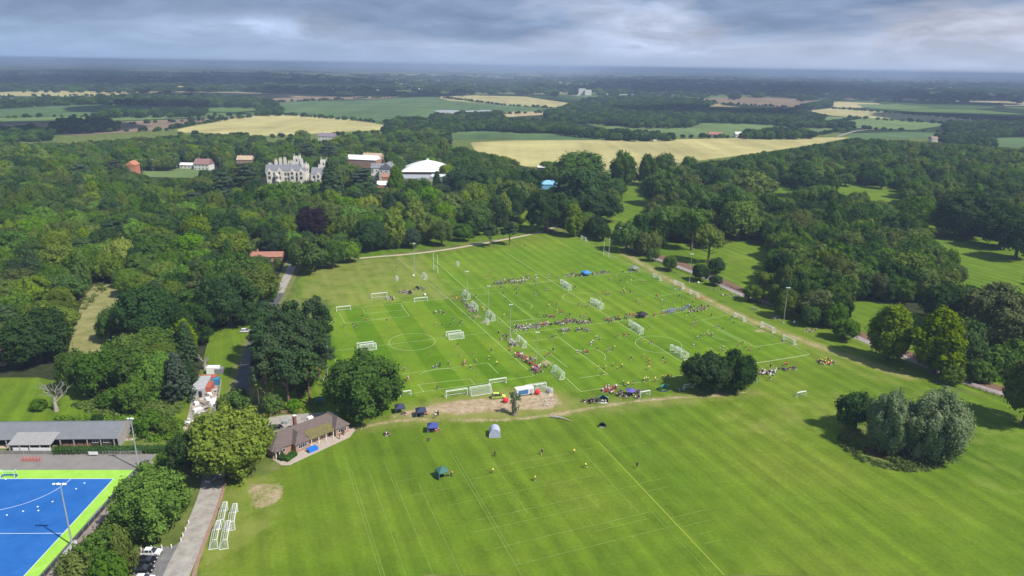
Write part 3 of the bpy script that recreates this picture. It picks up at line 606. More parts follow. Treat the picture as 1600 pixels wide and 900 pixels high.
# the mown playing fields: a fine sheet whose wear is painted from real lines and patches
def playing_field():
    lo = [P(300, 905), P(320, 760), P(428, 735), P(560, 670), P(505, 640), P(498, 560), P(512, 470), P(455, 465), P(470, 425), P(560, 405), P(700, 392), P(850, 362), P(905, 366),
          P(985, 395), P(1120, 455), P(1260, 518), P(1400, 575), P(1500, 610), P(1560, 622), P(1640, 640), P(1640, 905)]
    x0, x1, y0, y1 = -120, 330, 110, 470; st = 1.5
    nx, ny = int((x1 - x0) / st) + 1, int((y1 - y0) / st) + 1
    X, Y = np.meshgrid(x0 + st * np.arange(nx), y0 + st * np.arange(ny)); X = X.ravel(); Y = Y.ravel()
    ins = np_in(X, Y, lo)
    sand = soft_poly(X, Y, [(604, 652), (640, 640), (700, 628), (745, 622), (790, 622), (850, 611), (872, 618), (880, 630), (862, 640), (820, 642), (760, 644), (720, 648), (680, 645), (640, 652)], 2.8)
    p1 = soft_line(X, Y, [(548, 672), (590, 662), (640, 656), (700, 657), (770, 657), (830, 653), (880, 646), (940, 635), (1000, 626), (1060, 621), (1110, 619), (1168, 613)], 1.2, 1.6)
    br = soft_line(X, Y, [(985, 402), (1030, 428), (1080, 455), (1140, 486), (1200, 512), (1260, 534), (1330, 560)], 2.6, 3.0)
    pk = soft_poly(X, Y, [(384, 757), (445, 752), (446, 774), (430, 792), (388, 797)], 1.0)
    gm = np.zeros_like(X)
    for q, r_ in (((746, 494), 4.5), ((757, 503), 3.5), ((852, 566), 4.0), ((845, 575), 3), ((1187, 517), 3.0), ((737, 485), 3), ((752, 447), 2)):
        w = P(*q); gm = np.maximum(gm, np.clip(1 - np.hypot(X - w.x, Y - w.y) / r_ / 1.6, 0, 1) * .75)
    dirt = np.maximum.reduce([sand, p1 * .86, br * .68, pk * .64, gm])
    dry = np.maximum.reduce([soft_line(X, Y, [(975, 397), (1030, 428), (1080, 455), (1140, 486), (1200, 512), (1260, 534), (1340, 563), (1420, 590)], 3.6, 2.6) * .95,
          soft_poly(X, Y, [(458, 465), (470, 425), (560, 405), (660, 398), (720, 470), (640, 470), (520, 485)], 6) * .55,
          soft_poly(X, Y, [(590, 665), (640, 632), (740, 614), (850, 602), (905, 622), (900, 642), (800, 658), (650, 664)], 4) * .8,
          soft_line(X, Y, [(560, 665), (700, 652), (900, 640), (1170, 612)], 4, 5) * .75, soft_poly(X, Y, [(300, 905), (330, 760), (440, 720), (450, 800), (420, 850), (330, 905)], 5) * .45,
          soft_line(X, Y, [(900, 370), (1000, 420), (1140, 492), (1260, 545), (1420, 610), (1600, 660)], 6, 8) * .42,
          soft_line(X, Y, [(640, 400), (760, 480), (840, 565), (900, 612)], 3, 3) * .35,
          soft_poly(X, Y, [(1100, 640), (1290, 600), (1600, 660), (1600, 800), (1500, 760), (1490, 700), (1300, 690), (1150, 700)], 12) * .36])
    bands = soft_poly(X, Y, [(518, 482), (672, 466), (842, 574), (636, 626), (508, 600)], .6)
    vid = -np.ones(nx * ny, int); I = np.arange(nx * ny).reshape(ny, nx)
    cell = ins.reshape(ny, nx); ok = cell[:-1, :-1] & cell[1:, :-1] & cell[:-1, 1:] & cell[1:, 1:]
    jj, ii = np.nonzero(ok); F = np.stack([I[jj, ii], I[jj, ii + 1], I[jj + 1, ii + 1], I[jj + 1, ii]], 1)
    used = np.unique(F); vid[used] = np.arange(len(used)); F = vid[F]
    me = bpy.data.meshes.new('playing_field'); me.vertices.add(len(used))
    me.vertices.foreach_set('co', np.stack([X[used], Y[used], np.full(len(used), 0.02)], 1).astype(np.float32).ravel())
    me.loops.add(F.size); me.loops.foreach_set('vertex_index', F.ravel().astype(np.int32)); me.polygons.add(len(F)); me.polygons.foreach_set('loop_start', (np.arange(len(F)) * 4).astype(np.int32))
    me.update(calc_edges=True)
    a = me.color_attributes.new('wear', 'FLOAT_COLOR', 'POINT')
    a.data.foreach_set('color', np.stack([dirt[used], dry[used], bands[used], np.ones(len(used))], 1).astype(np.float32).ravel())
    fr = soft_poly(X, Y, [(518, 482), (560, 440), (674, 402), (905, 371), (1268, 553), (908, 614), (840, 600), (636, 626), (508, 600)], 3)
    me.attributes.new('fresh', 'FLOAT', 'POINT').data.foreach_set('value', fr[used].astype(np.float32))
    me.materials.append(GRASS); tag(link_mesh('playing_field', me), kind='structure')
playing_field()
# parkland lawns and meadows (same grass, no painted wear)
def meadow(px, m=None, z=0.015, name='meadow'): sheet(name, world_poly(px), z, m or GRASS)
meadow([(900, 366), (990, 395), (1260, 520), (1400, 577), (1560, 624), (1640, 642), (1640, 560), (1400, 480), (1250, 420), (1215, 365), (1110, 330), (1025, 280), (960, 288), (930, 340), (880, 358)])
meadow([(1195, 330), (1190, 300), (1210, 285), (1280, 276), (1400, 290), (1440, 330), (1520, 350), (1640, 400), (1640, 500), (1500, 450), (1440, 400), (1400, 340)])
meadow([(560, 404), (850, 362), (860, 330), (830, 310), (700, 350), (600, 365), (560, 385)])
meadow([(560, 330), (640, 330), (640, 300), (560, 310)])
meadow([(322, 612), (350, 618), (392, 520), (400, 505), (330, 515), (318, 560)])
meadow([(-60, 670), (300, 670), (300, 615), (170, 640), (110, 600), (60, 590), (-60, 590)])
meadow([(195, 770), (280, 700), (250, 690), (140, 905), (70, 905)], name='grass_bank')
meadow([(415, 600), (500, 560), (600, 640), (560, 660), (440, 640)])

FIELD_C = {}
def field_mat(name, c, dark=.8, rot=0.3, sc=1 / 3.0):
    m = bpy.data.materials.new(name); m.use_nodes = True; nt = m.node_tree; b = nt.nodes['Principled BSDF']; b.inputs['Roughness'].default_value = 0.95; b.inputs['Specular IOR Level'].default_value = .05
    geo = N(nt, 'ShaderNodeNewGeometry')
    n1 = N(nt, 'ShaderNodeTexNoise', ins={'Scale': 1 / 130, 'Detail': 6.0, 'Roughness': 0.65}); L(nt, geo.outputs['Position'], n1.inputs['Vector'])
    mpn = N(nt, 'ShaderNodeMapping'); mpn.inputs['Rotation'].default_value = (0, 0, rot); mpn.inputs['Scale'].default_value = (1 / 22, 1 / 700, 1); L(nt, geo.outputs['Position'], mpn.inputs[0])
    n2 = N(nt, 'ShaderNodeTexNoise', ins={'Scale': 1.0, 'Detail': 3.0}); L(nt, mpn.outputs[0], n2.inputs['Vector'])
    cc = mix(nt, 1.0, c, ramp(nt, [(0.3, dark), (0.7, 2 - dark)], n1.outputs[0]).outputs[0], 'MULTIPLY')
    tw = N(nt, 'ShaderNodeTexWave', wave_type='BANDS', bands_direction='X', ins={'Scale': 0.09, 'Distortion': 0.6, 'Detail': 1.0}); tm = N(nt, 'ShaderNodeMapping'); tm.inputs['Rotation'].default_value = (0, 0, rot); L(nt, geo.outputs['Position'], tm.inputs[0]); L(nt, tm.outputs[0], tw.inputs['Vector'])
    cc = mix(nt, 1.0, cc, ramp(nt, [(0.0, 0.90), (0.2, 1.0)], tw.outputs[0]).outputs[0], 'MULTIPLY')
    L(nt, mix(nt, 1.0, cc, ramp(nt, [(0.3, 0.86), (0.7, 1.10)], n2.outputs[0]).outputs[0], 'MULTIPLY'), b.inputs['Base Color']); return m
WHEAT = field_mat('wheat', (0.43, 0.385, 0.165), .72); WHEAT2 = field_mat('wheat_pale', (0.40, 0.36, 0.17)); CROP = field_mat('green_crop', (0.095, 0.155, 0.060), .72); CROP2 = field_mat('green_crop_pale', (0.14, 0.20, 0.07))
PLOUGH = field_mat('ploughed', (0.24, 0.175, 0.12)); STUB = field_mat('stubble', (0.42, 0.34, 0.19))
FIELDS = [
 ('wheat_field', WHEAT, [(278, 202), (330, 190), (395, 181), (440, 178), (480, 180), (560, 188), (608, 197), (598, 203), (540, 206), (460, 211), (400, 213), (330, 208), (278, 207)]),
 ('green_crop_field', CROP, [(412, 165), (430, 160), (557, 157), (680, 150), (760, 160), (862, 168), (842, 173), (735, 183), (640, 186), (610, 192), (540, 186), (440, 178), (425, 171)]),
 ('wheat_field', WHEAT2, [(680, 151), (740, 149), (820, 151), (888, 161), (872, 168), (790, 164), (700, 157)]),
 ('ploughed_field', PLOUGH, [(405, 158), (440, 152), (520, 151), (640, 150), (600, 154), (520, 156), (430, 160)]),
 ('green_crop_field', CROP, [(703, 204), (745, 201), (860, 204), (990, 218), (900, 219.5), (800, 218), (705, 219)]),
 ('wheat_field', WHEAT, [(735, 223), (800, 219.5), (1000, 219), (1200, 215), (1330, 215), (1290, 223), (1180, 240), (1100, 250), (960, 266), (820, 260), (745, 240)]),
 ('green_crop_field', CROP2, [(910, 192), (1000, 198), (1095, 186), (1200, 194), (1330, 203), (1300, 210), (1180, 214), (1060, 213), (950, 203)]),
 ('wheat_field', WHEAT2, [(1262, 173), (1300, 169), (1400, 176), (1530, 186), (1522, 192), (1440, 189), (1300, 181)]),
 ('green_crop_field', CROP2, [(1270, 182), (1340, 183), (1440, 190), (1490, 194), (1430, 203), (1330, 200), (1290, 192)]),
 ('green_crop_field', CROP, [(1320, 209), (1420, 206), (1640, 214), (1640, 233), (1550, 230), (1480, 216), (1330, 218)]),
 ('wheat_field', WHEAT2, [(1570, 236), (1640, 234), (1640, 243), (1580, 241)]),
 ('wheat_field', WHEAT2, [(-40, 146), (40, 143), (110, 141), (190, 144), (190, 148), (100, 151), (-40, 149)]),
 ('stubble_field', STUB, [(228, 145), (295, 142.5), (297, 146.5), (240, 149)]),
 ('green_crop_field', CROP, [(-40, 171), (130, 163), (290, 164), (300, 174), (150, 180), (-40, 184)]),
 ('wheat_field', CROP2, [(-40, 185), (100, 182), (300, 183), (430, 177), (390, 181), (200, 188), (-40, 193)]),
 ('ploughed_field', PLOUGH, [(60, 207), (200, 190), (392, 182), (330, 189), (272, 200), (200, 207), (120, 212)]),
 ('ploughed_field', PLOUGH, [(-40, 194), (60, 192), (120, 196), (60, 206), (-40, 214)]),
 ('green_crop_field', CROP2, [(-40, 225), (50, 219), (95, 220), (40, 228), (-40, 233)]),
 ('stubble_field', STUB, [(690, 181), (760, 176), (860, 174), (872, 178), (810, 182), (730, 188)]),
 ('stubble_field', WHEAT2, [(974, 172), (1000, 170), (1030, 171.5), (1022, 176), (976, 176)]),
 ('ploughed_field', PLOUGH, [(1112, 153), (1200, 152), (1298, 158), (1282, 168), (1210, 167), (1108, 160)]),
 ('green_crop_field', CROP2, [(930, 177), (1050, 176), (1060, 180), (940, 181)]),
 ('green_crop_field', CROP, [(370, 225), (420, 222), (430, 232), (380, 238)]),
 ('sports_field', CROP2, [(222, 277), (226, 262), (312, 260), (330, 268), (300, 279)]),
 ('stubble_field', STUB, [(1560, 160), (1640, 158), (1640, 165), (1570, 166)]),
 ('green_crop_field', CROP2, [(1340, 163), (1400, 163), (1460, 169), (1400, 171), (1350, 168)]),
]
for i, (nm, m_, px) in enumerate(FIELDS):
    sheet(nm, world_poly(px), 0.10 + 0.012 * i, m_)

# ------------------------------------------------------------------ haze and cloud shade
HZ = MB(); HZ.box((0, 21700, 59.0), (78000, 46000, 121.0))
hm = bpy.data.materials.new('haze'); hm.use_nodes = True; hn = hm.node_tree; hn.nodes.clear()
ho = N(hn, 'ShaderNodeOutputMaterial'); pv = N(hn, 'ShaderNodeVolumePrincipled')
pv.inputs['Density'].default_value = 1 / 7200.0
pv.inputs['Color'].default_value = (0.52, 0.68, 0.97, 1); pv.inputs['Anisotropy'].default_value = 0.0
L(hn, pv.outputs[0], ho.inputs['Volume'])
tag(HZ.build('haze', hm), kind='stuff')

# broken cloud standing over the far country; its shade falls on the plain
def cloud_deck():
    g = np.random.default_rng(44); off = np.array([math.cos(SUN_AZ), math.sin(SUN_AZ)]) * 1100 / math.tan(SUN_EL); V = []; Fc = []; base = 0
    spots = [(P(70, 200), 170), (P(230, 170), 190), (P(1120, 176), 240), (P(1560, 185), 260), (P(1440, 158), 300), (P(560, 145), 380), (P(330, 150), 260)]
    for _ in range(46):
        y = g.uniform(3300, 7600); spots.append((Vector((g.uniform(-.85, .85) * (y + 600), y, 0)), g.uniform(280, 760)))
    for q, r in spots:
        for k in range(7):
            a = g.uniform(0, 6.28); d = r * g.uniform(0, .75) * (k > 0); rr = r * g.uniform(.35, .7) * (1.3 if k == 0 else 1)
            c = np.array([q.x + off[0] + d * math.cos(a), min(q.y + off[1] + d * math.sin(a), 9500), 1100 + g.uniform(0, 60)])
            v = ICO2_V * np.array([rr, rr, rr * .32]) * g.uniform(.88, 1.12, (len(ICO2_V), 1)); v[:, 2] = np.maximum(v[:, 2], -30); V.append(v + c); Fc.append(ICO2_F + base); base += len(v)
    V = np.concatenate(V); Fc = np.concatenate(Fc); me = bpy.data.meshes.new('clouds'); me.from_pydata(V.tolist(), [], Fc.tolist()); me.polygons.foreach_set('use_smooth', [True] * len(Fc))
    m = bpy.data.materials.new('cloud_white'); m.use_nodes = True; nt = m.node_tree; nt.nodes.clear(); o_ = N(nt, 'ShaderNodeOutputMaterial'); d = N(nt, 'ShaderNodeBsdfDiffuse'); t = N(nt, 'ShaderNodeBsdfTranslucent'); d.inputs[0].default_value = t.inputs[0].default_value = (.85, .86, .88, 1)
    ms = N(nt, 'ShaderNodeMixShader'); ms.inputs[0].default_value = .35; L(nt, d.outputs[0], ms.inputs[1]); L(nt, t.outputs[0], ms.inputs[2]); L(nt, ms.outputs[0], o_.inputs[0]); me.materials.append(m)
    tag(link_mesh('clouds', me), 'broken cloud over the far country', kind='structure')
ICO2_V, ICO2_F = ico(2)
cloud_deck()
# ------------------------------------------------------------------ woods
# open ground and buildings (spots of the photograph) that no wood tree stands in front of
CLEAR = [
 [(110, 548), (116, 495), (136, 455), (148, 438), (184, 441), (186, 478), (170, 515), (160, 548)],
 [(-60, 572), (60, 580), (110, 600), (165, 640), (300, 648), (300, 700), (-60, 760)], [(0, 534), (16, 534), (18, 572), (-10, 574)], [(60, 575), (110, 575), (108, 645), (62, 645)],
 [(200, 700), (320, 590), (345, 500), (395, 508), (384, 520), (400, 640), (440, 900), (60, 900)],
 [(384, 392), (446, 396), (462, 408), (455, 428), (440, 465), (520, 470), (540, 900), (380, 900), (372, 640), (386, 520), (398, 505), (430, 466), (440, 408), (384, 404)],
 [(455, 415), (560, 400), (850, 357), (900, 365), (985, 390), (1270, 515), (1420, 575), (1560, 605), (1620, 640), (1700, 1000), (420, 1000), (500, 640), (500, 480), (455, 470)],
 [(560, 396), (620, 390), (690, 380), (800, 372), (860, 355), (862, 330), (822, 318), (840, 380), (600, 400)],
 [(978, 297), (1014, 298), (1010, 320), (1002, 330), (980, 348), (962, 362), (948, 352), (962, 330)],
 [(1010, 395), (1060, 388), (1085, 398), (1200, 470), (1110, 470)], [(1110, 376), (1206, 366), (1190, 392), (1160, 400), (1172, 425), (1210, 428), (1208, 448), (1170, 440), (1120, 420)],
 [(1283, 281), (1320, 283), (1365, 292), (1405, 300), (1406, 320), (1375, 312), (1340, 298), (1288, 291)], [(1200, 290), (1224, 285), (1240, 300), (1212, 310)], [(1246, 315), (1290, 317), (1264, 328)],
 [(1446, 322), (1472, 336), (1482, 356), (1550, 372), (1640, 392), (1640, 490), (1565, 455), (1508, 443), (1522, 412), (1488, 390), (1458, 376)],
 [(1195, 495), (1330, 520), (1350, 560), (1420, 570)], [(1500, 590), (1600, 520), (1650, 640), (1560, 640)],
 [(1300, 600), (1520, 600), (1520, 740), (1300, 740)], [(1330, 470), (1500, 470), (1520, 610), (1330, 590)],
 [(1535, 515), (1600, 515), (1600, 590), (1500, 590)],
 [(0, 0), (0, 215), (90, 222), (330, 206), (600, 206), (640, 190), (735, 200), (740, 235), (830, 252), (880, 250), (960, 268), (1100, 252), (1190, 236), (1290, 222), (1340, 214), (1480, 222), (1600, 232), (1650, 0)],
]
CLEAR = [(c, min(p[0] for p in c), max(p[0] for p in c), min(p[1] for p in c), max(p[1] for p in c)) for c in CLEAR]
# buildings in the wood: only trees nearer than they are could hide them (last number: their ground row)
BCLEAR = [([(466, 330), (508, 330), (506, 362), (468, 362)], 370), ([(222, 262), (312, 262), (305, 277), (235, 277)], 278), ([(198, 250), (222, 250), (222, 268), (198, 268)], 276), ([(278, 240), (345, 240), (345, 262), (278, 262)], 266), ([(368, 238), (398, 238), (398, 252), (368, 252)], 257),
 ([(411, 238), (510, 238), (510, 280), (411, 286)], 290), ([(541, 236), (600, 240), (606, 262), (590, 270), (543, 252)], 262), ([(592, 250), (614, 250), (614, 272), (592, 272)], 282), ([(628, 238), (708, 238), (706, 266), (628, 266)], 279), ([(628, 266), (700, 266), (700, 286), (628, 280)], 290),
 ([(588, 272), (610, 272), (606, 292), (588, 292)], 299), ([(836, 256), (874, 256), (878, 290), (840, 291)], 296), ([(806, 255), (840, 255), (840, 266), (806, 268)], 270), ([(492, 208), (528, 208), (528, 218), (492, 218)], 220)]
BCLEAR = [(c, min(p[0] for p in c), max(p[0] for p in c), min(p[1] for p in c), max(p[1] for p in c), P((c[0][0] + c[1][0]) / 2, yb)) for c, yb in BCLEAR]
def blocked(x, y, h, r, tight=0.8):
    for c, x0, x1, y0, y1, q in BCLEAR:
        if y < q.y - 4:
            for zf, k in ((1.0, 0.0), (0.8, .8), (0.8, -.8), (0.5, 0.0)):
                a, b, d = PJ(x, y, h * zf); a += k * r * F_PX / d
                if x0 <= a <= x1 and y0 <= b <= y1 and inside(a, b, c): return True
        elif y < q.y + 42 and x0 - 4 <= PJ(x, y, 0)[0] <= x1 + 4: return True
    for zf, k in ((1.0, 0.0), (0.75, tight), (0.75, -tight), (0.45, 0.0), (0.45, tight), (0.45, -tight), (0.05, 0.0)):
        a, b, d = PJ(x, y, h * zf); a += k * r * F_PX / d
        for c, x0, x1, y0, y1 in CLEAR:
            if x0 <= a <= x1 and y0 <= b <= y1 and inside(a, b, c): return True
    return False

HAND = []          # (x, y, radius) of trees planted one by one
def T(key, cx, yt, yb, w, leaf, name, label, cat='tree', group=None):
    o, q = tree_px(key, cx, yt, yb, w, leaf, name, label, cat, group); HAND.append((q[0], q[1], q[3] / 2)); return o
exec_trees()
WOOD = []          # (x, y, h, w, key, leaf, zone)
def scatter(px, z, spacing, keys, hr, wr, zone, jit=0.4, check=True, tight=.8):
    poly = world_poly(px, z); xs = [p[0] for p in poly]; ys = [p[1] for p in poly]; row = 0; y = min(ys)
    while y < max(ys):
        x = min(xs) + (row % 2) * spacing / 2
        while x < max(xs):
            a = x + rnd.uniform(-jit, jit) * spacing; b = y + rnd.uniform(-jit, jit) * spacing
            if inside(a, b, poly):
                key, leaf = rnd.choices([k[0] for k in keys], [k[1] for k in keys])[0]
                h = rnd.uniform(*hr); w = rnd.uniform(*wr)
                if rnd.random() < .16: h *= 1.28; w *= 1.35
                elif rnd.random() < .2: h *= .72; w *= .75
                if 'lime' in key or 'fir' in key: h *= 1.15; w *= .75
                if 'bush' in key: h *= .4; w *= .7
                if all((a - q[0]) ** 2 + (b - q[1]) ** 2 > (q[2] * .8 + w * .25) ** 2 for q in HAND) and not (check and blocked(a, b, h, w / 2, tight)):
                    WOOD.append((a, b, h, w, key, leaf, zone))
            x += spacing
        y += spacing * .87; row += 1
OAK = [('oak%d' % i) for i in range(4)] + ['bigoak0', 'bigoak1']
def mixk(d):
    out = []
    for (k, leaf), w in d.items():
        ks = OAK if k == 'oak' else [kk for kk in PROTO if kk.startswith(k)]
        for kk in ks: out.append(((kk, leaf), w / len(ks)))
    return out
MIXL = mixk({('oak', 'mid'): 32, ('oak', 'dark'): 16, ('oak', 'olive'): 22, ('oak', 'bright'): 11, ('open', 'olive'): 5, ('fir', 'pine'): 2, ('oak', 'brown'): 3, ('lime', 'lime'): 5, ('lime', 'mid'): 5, ('pine', 'pine'): 5, ('oak', 'lime'): 4, ('cedar', 'cedar'): 1})
MIXR = mixk({('oak', 'mid'): 34, ('oak', 'dark'): 26, ('oak', 'olive'): 19, ('oak', 'bright'): 5, ('oak', 'brown'): 3, ('open', 'olive'): 3, ('lime', 'mid'): 5, ('lime', 'olive'): 4})
MIXF = mixk({('oak', 'mid'): 50, ('oak', 'dark'): 40, ('oak', 'olive'): 10, ('lime', 'dark'): 8})
# left-hand wood
scatter([(-90, 620), (-90, 228), (60, 224), (200, 214), (400, 212), (420, 226), (700, 200), (700, 232), (830, 236), (840, 330), (700, 372), (560, 402), (462, 404), (446, 470), (408, 520), (340, 560), (310, 640), (160, 655), (-90, 640)],
        9, 9.6, MIXL, (9, 15.5), (9, 17), 'left')
scatter([(0, 440), (120, 440), (110, 560), (60, 600), (-90, 610), (-90, 440)], 5, 7, mixk({('oak', 'mid'): 20, ('oak', 'olive'): 20, ('bush', 'olive'): 20, ('bush', 'mid'): 20}), (8, 12), (8, 12), 'left', tight=.6)
# right-hand woods
scatter([(700, 238), (830, 240), (960, 262), (1130, 244), (1330, 212), (1490, 222), (1700, 236), (1700, 560), (1500, 600), (1330, 520), (1200, 480), (1120, 420), (1000, 380), (930, 360), (840, 340)],
        9, 10.0, MIXR, (11, 17.5), (10.5, 19), 'right')
scatter([(1120, 300), (1240, 330), (1450, 340), (1460, 420), (1500, 470), (1330, 500), (1200, 460), (1230, 400)], 7, 8.5, MIXR, (10, 15), (11, 15), 'right', tight=.6)
# far tree belts, hedges and copses between the fields
FAR = [
 ([(-40, 158), (180, 152), (290, 156), (420, 158), (440, 164), (300, 165), (130, 161), (-40, 168)], 26), ([(200, 150), (330, 150), (410, 156), (400, 166), (300, 163)], 22),
 ([(80, 197), (100, 186), (170, 190), (185, 200), (110, 205)], 15), ([(-40, 208), (40, 200), (85, 204), (80, 215), (-40, 222)], 13), ([(400, 168), (440, 169), (440, 178), (400, 177)], 16),
 ([(150, 176), (320, 172), (320, 180), (160, 181)], 24),
 ([(605, 194), (620, 187), (700, 186), (800, 186), (900, 196), (910, 203), (830, 204), (745, 200), (700, 204), (690, 222), (600, 210)], 11),
 ([(850, 178), (905, 160), (1040, 166), (1060, 174), (1250, 172), (1290, 184), (1240, 193), (1100, 186), (1080, 196), (1000, 197), (920, 190), (860, 188)], 13),
 ([(910, 155), (1000, 150), (1120, 160), (1100, 168), (920, 165)], 20), ([(1050, 182), (1080, 178), (1260, 180), (1270, 190), (1160, 190), (1060, 188)], 13),
 ([(1475, 193), (1620, 187), (1620, 210), (1540, 212), (1475, 206)], 13), ([(1465, 214), (1500, 209), (1550, 212), (1556, 226), (1480, 226)], 12),
 ([(860, 202), (990, 208), (1050, 212), (1050, 216), (960, 216), (870, 206)], 13), ([(1158, 207), (1230, 203), (1270, 208), (1270, 213), (1160, 213)], 12),
 ([(1250, 165), (1300, 158), (1300, 165), (1270, 170)], 15), ([(670, 180), (780, 177), (790, 182), (680, 184)], 18), ([(1200, 190), (1310, 192), (1340, 197), (1230, 197)], 15),
 ([(-40, 120), (1640, 130), (1640, 150), (1240, 152), (900, 148), (560, 150), (300, 140), (-40, 139)], 95), ([(560, 146), (900, 140), (1640, 150), (1640, 160), (1330, 160), (1000, 150), (620, 150)], 52),
 ([(-40, 113), (1640, 123), (1640, 133), (-40, 122)], 240),
]
FARPTS = []
for px, sp_ in FAR:
    poly = world_poly(px, 5); xs = [p[0] for p in poly]; ys = [p[1] for p in poly]; y = min(ys); row = 0
    while y < max(ys):
        x = min(xs) + (row % 2) * sp_ / 2
        while x < max(xs):
            a = x + rnd.uniform(-.45, .45) * sp_; b = y + rnd.uniform(-.45, .45) * sp_
            if inside(a, b, poly) and (sp_ < 40 or rnd.random() < .22):
                k = 1.0 + min(2.2, max(0, sp_ - 14) / 55.0); h = rnd.uniform(8, 14) * min(k, 1.6); FARPTS.append((a, b, h, h * rnd.uniform(1.0, 1.35) * k))
            x += sp_
        y += sp_ * .87; row += 1
def hedge_row(px, sp_, h=(4, 9), drop=.15):
    w = world_poly(px, 2)
    for a, b in zip(w[:-1], w[1:]):
        n = max(2, int((b - a).length / sp_))
        for i in range(n):
            if rnd.random() < drop: continue
            q = a.lerp(b, (i + rnd.random()) / n); hh = rnd.uniform(*h); FARPTS.append((q.x, q.y, hh, hh * rnd.uniform(1.1, 1.6)))
for px in ([(-40, 184), (100, 181), (300, 182), (430, 177)], [(-40, 171), (130, 162), (300, 163)], [(240, 204), (330, 190), (395, 181)], [(60, 207), (270, 202)], [(120, 196), (300, 188), (390, 182)], [(278, 209), (400, 214), (600, 207)],
           [(430, 159), (640, 150)], [(440, 178), (540, 186), (610, 192)], [(680, 151), (790, 164), (870, 169)], [(1262, 180), (1440, 190), (1480, 193)], [(1330, 200), (1430, 204), (1640, 213)], [(1100, 186), (1200, 194)],
           [(1300, 169), (1400, 176), (1530, 187)], [(1330, 202), (1250, 214)], [(930, 176), (1050, 175)], [(985, 218), (860, 205), (745, 201)], [(1270, 193), (1340, 199)], [(760, 178), (1000, 171)], [(-40, 150), (190, 149), (240, 150), (300, 147)],
           [(1060, 214), (1200, 214)], [(1345, 184), (1300, 192)], [(1110, 161), (1280, 169)]):
    hedge_row(px, 11)
for _ in range(420):                                   # hedges over the far plain
    a = P(rnd.uniform(-60, 1660), 112 + 34 * rnd.random() ** .8, 0); th = rnd.choice([.4, 1.97]) + rnd.uniform(-.3, .3); ln = rnd.uniform(250, 900); n = int(ln / 38)
    for i in range(n):
        q = a + Vector((math.cos(th), math.sin(th), 0)) * (i * 38 + rnd.uniform(-10, 10)); hh = rnd.uniform(8, 16); FARPTS.append((q.x, q.y, hh, hh * rnd.uniform(1.4, 2.6)))

# the largest wood trees stand as themselves, the others as one mass
WOOD.sort(key=lambda t: -t[3] * t[2] / PJ(t[0], t[1], 8)[2] ** 2)
vis = [t for t in WOOD if -60 < PJ(t[0], t[1], t[2])[0] < 1660]
N_OWN = 150
cntr = {}
own = []
for t in vis:
    if len(own) >= 2 * N_OWN: break
    if cntr.get(t[6], 0) >= N_OWN: continue
    cntr[t[6]] = cntr.get(t[6], 0) + 1; own.append(t)
ownset = set(id(t) for t in own)
KINDNAME = {'oak': 'broadleaf_tree', 'big': 'broadleaf_tree', 'lim': 'tall_tree', 'pin': 'pine_tree', 'ced': 'cedar_tree', 'bus': 'bush', 'ope': 'broadleaf_tree', 'fir': 'conifer_tree', 'wil': 'willow_tree'}
TONE = {'mid': 'mid green', 'dark': 'dark green', 'olive': 'olive green', 'bright': 'bright green', 'brown': 'brownish green', 'lime': 'yellow-green', 'pine': 'blackish green', 'cedar': 'grey-green', 'yellow': 'yellow'}
for x, y, h, w, key, leaf, zone in own:
    nm = KINDNAME[key[:3]]; kind = {'broadleaf_tree': 'round-headed tree', 'tall_tree': 'tall narrow-headed tree', 'pine_tree': 'pine', 'cedar_tree': 'cedar', 'bush': 'bush', 'conifer_tree': 'conifer'}[nm]
    px_ = PJ(x, y, h)[1]
    if zone == 'left': place, gp = ('in the wood left of the pitches, behind the scrapyard', 'wood') if px_ > 400 else ('in the big wood between the mansion and the left edge', 'wood far')
    else: place, gp = ('in the dark wood beyond the park road on the right', 'right wood') if px_ > 330 else ('in the far wood behind the park on the right', 'right wood far')
    lab = '%s %s %s' % (TONE[leaf], kind, place)
    plant(key, x, y, h, w, leaf, None, nm, lab, 'tree' if nm != 'bush' else 'bush', lab)

PSET = sorted(set((t[4], t[5]) for t in WOOD))
pcol = bpy.data.collections.new('wood_sources')
FIDX = []
def add_src(key, leaf, i, s):
    me1 = PROTO[key]['t']; me2 = tree_src(key, leaf)
    bm = bmesh.new(); bm.from_mesh(me2); k = len(bm.faces); bm.from_mesh(me1); bm.faces.ensure_lookup_table()
    for f in bm.faces[k:]: f.material_index = 1
    me = bpy.data.meshes.new('tree_source'); bm.to_mesh(me); bm.free(); me.materials.append(me2.materials[0]); me.materials.append(me1.materials[0])
    o = bpy.data.objects.new('src%03d' % i, me); pcol.objects.link(o)
for i, (k, lf) in enumerate(PSET): add_src(k, lf, i, 1)
far_src = len(PSET)
for i, (k, lf) in enumerate([('oak0', 'dark'), ('oak1', 'mid'), ('oak2', 'dark')]): add_src(k, lf, far_src + i, 1)

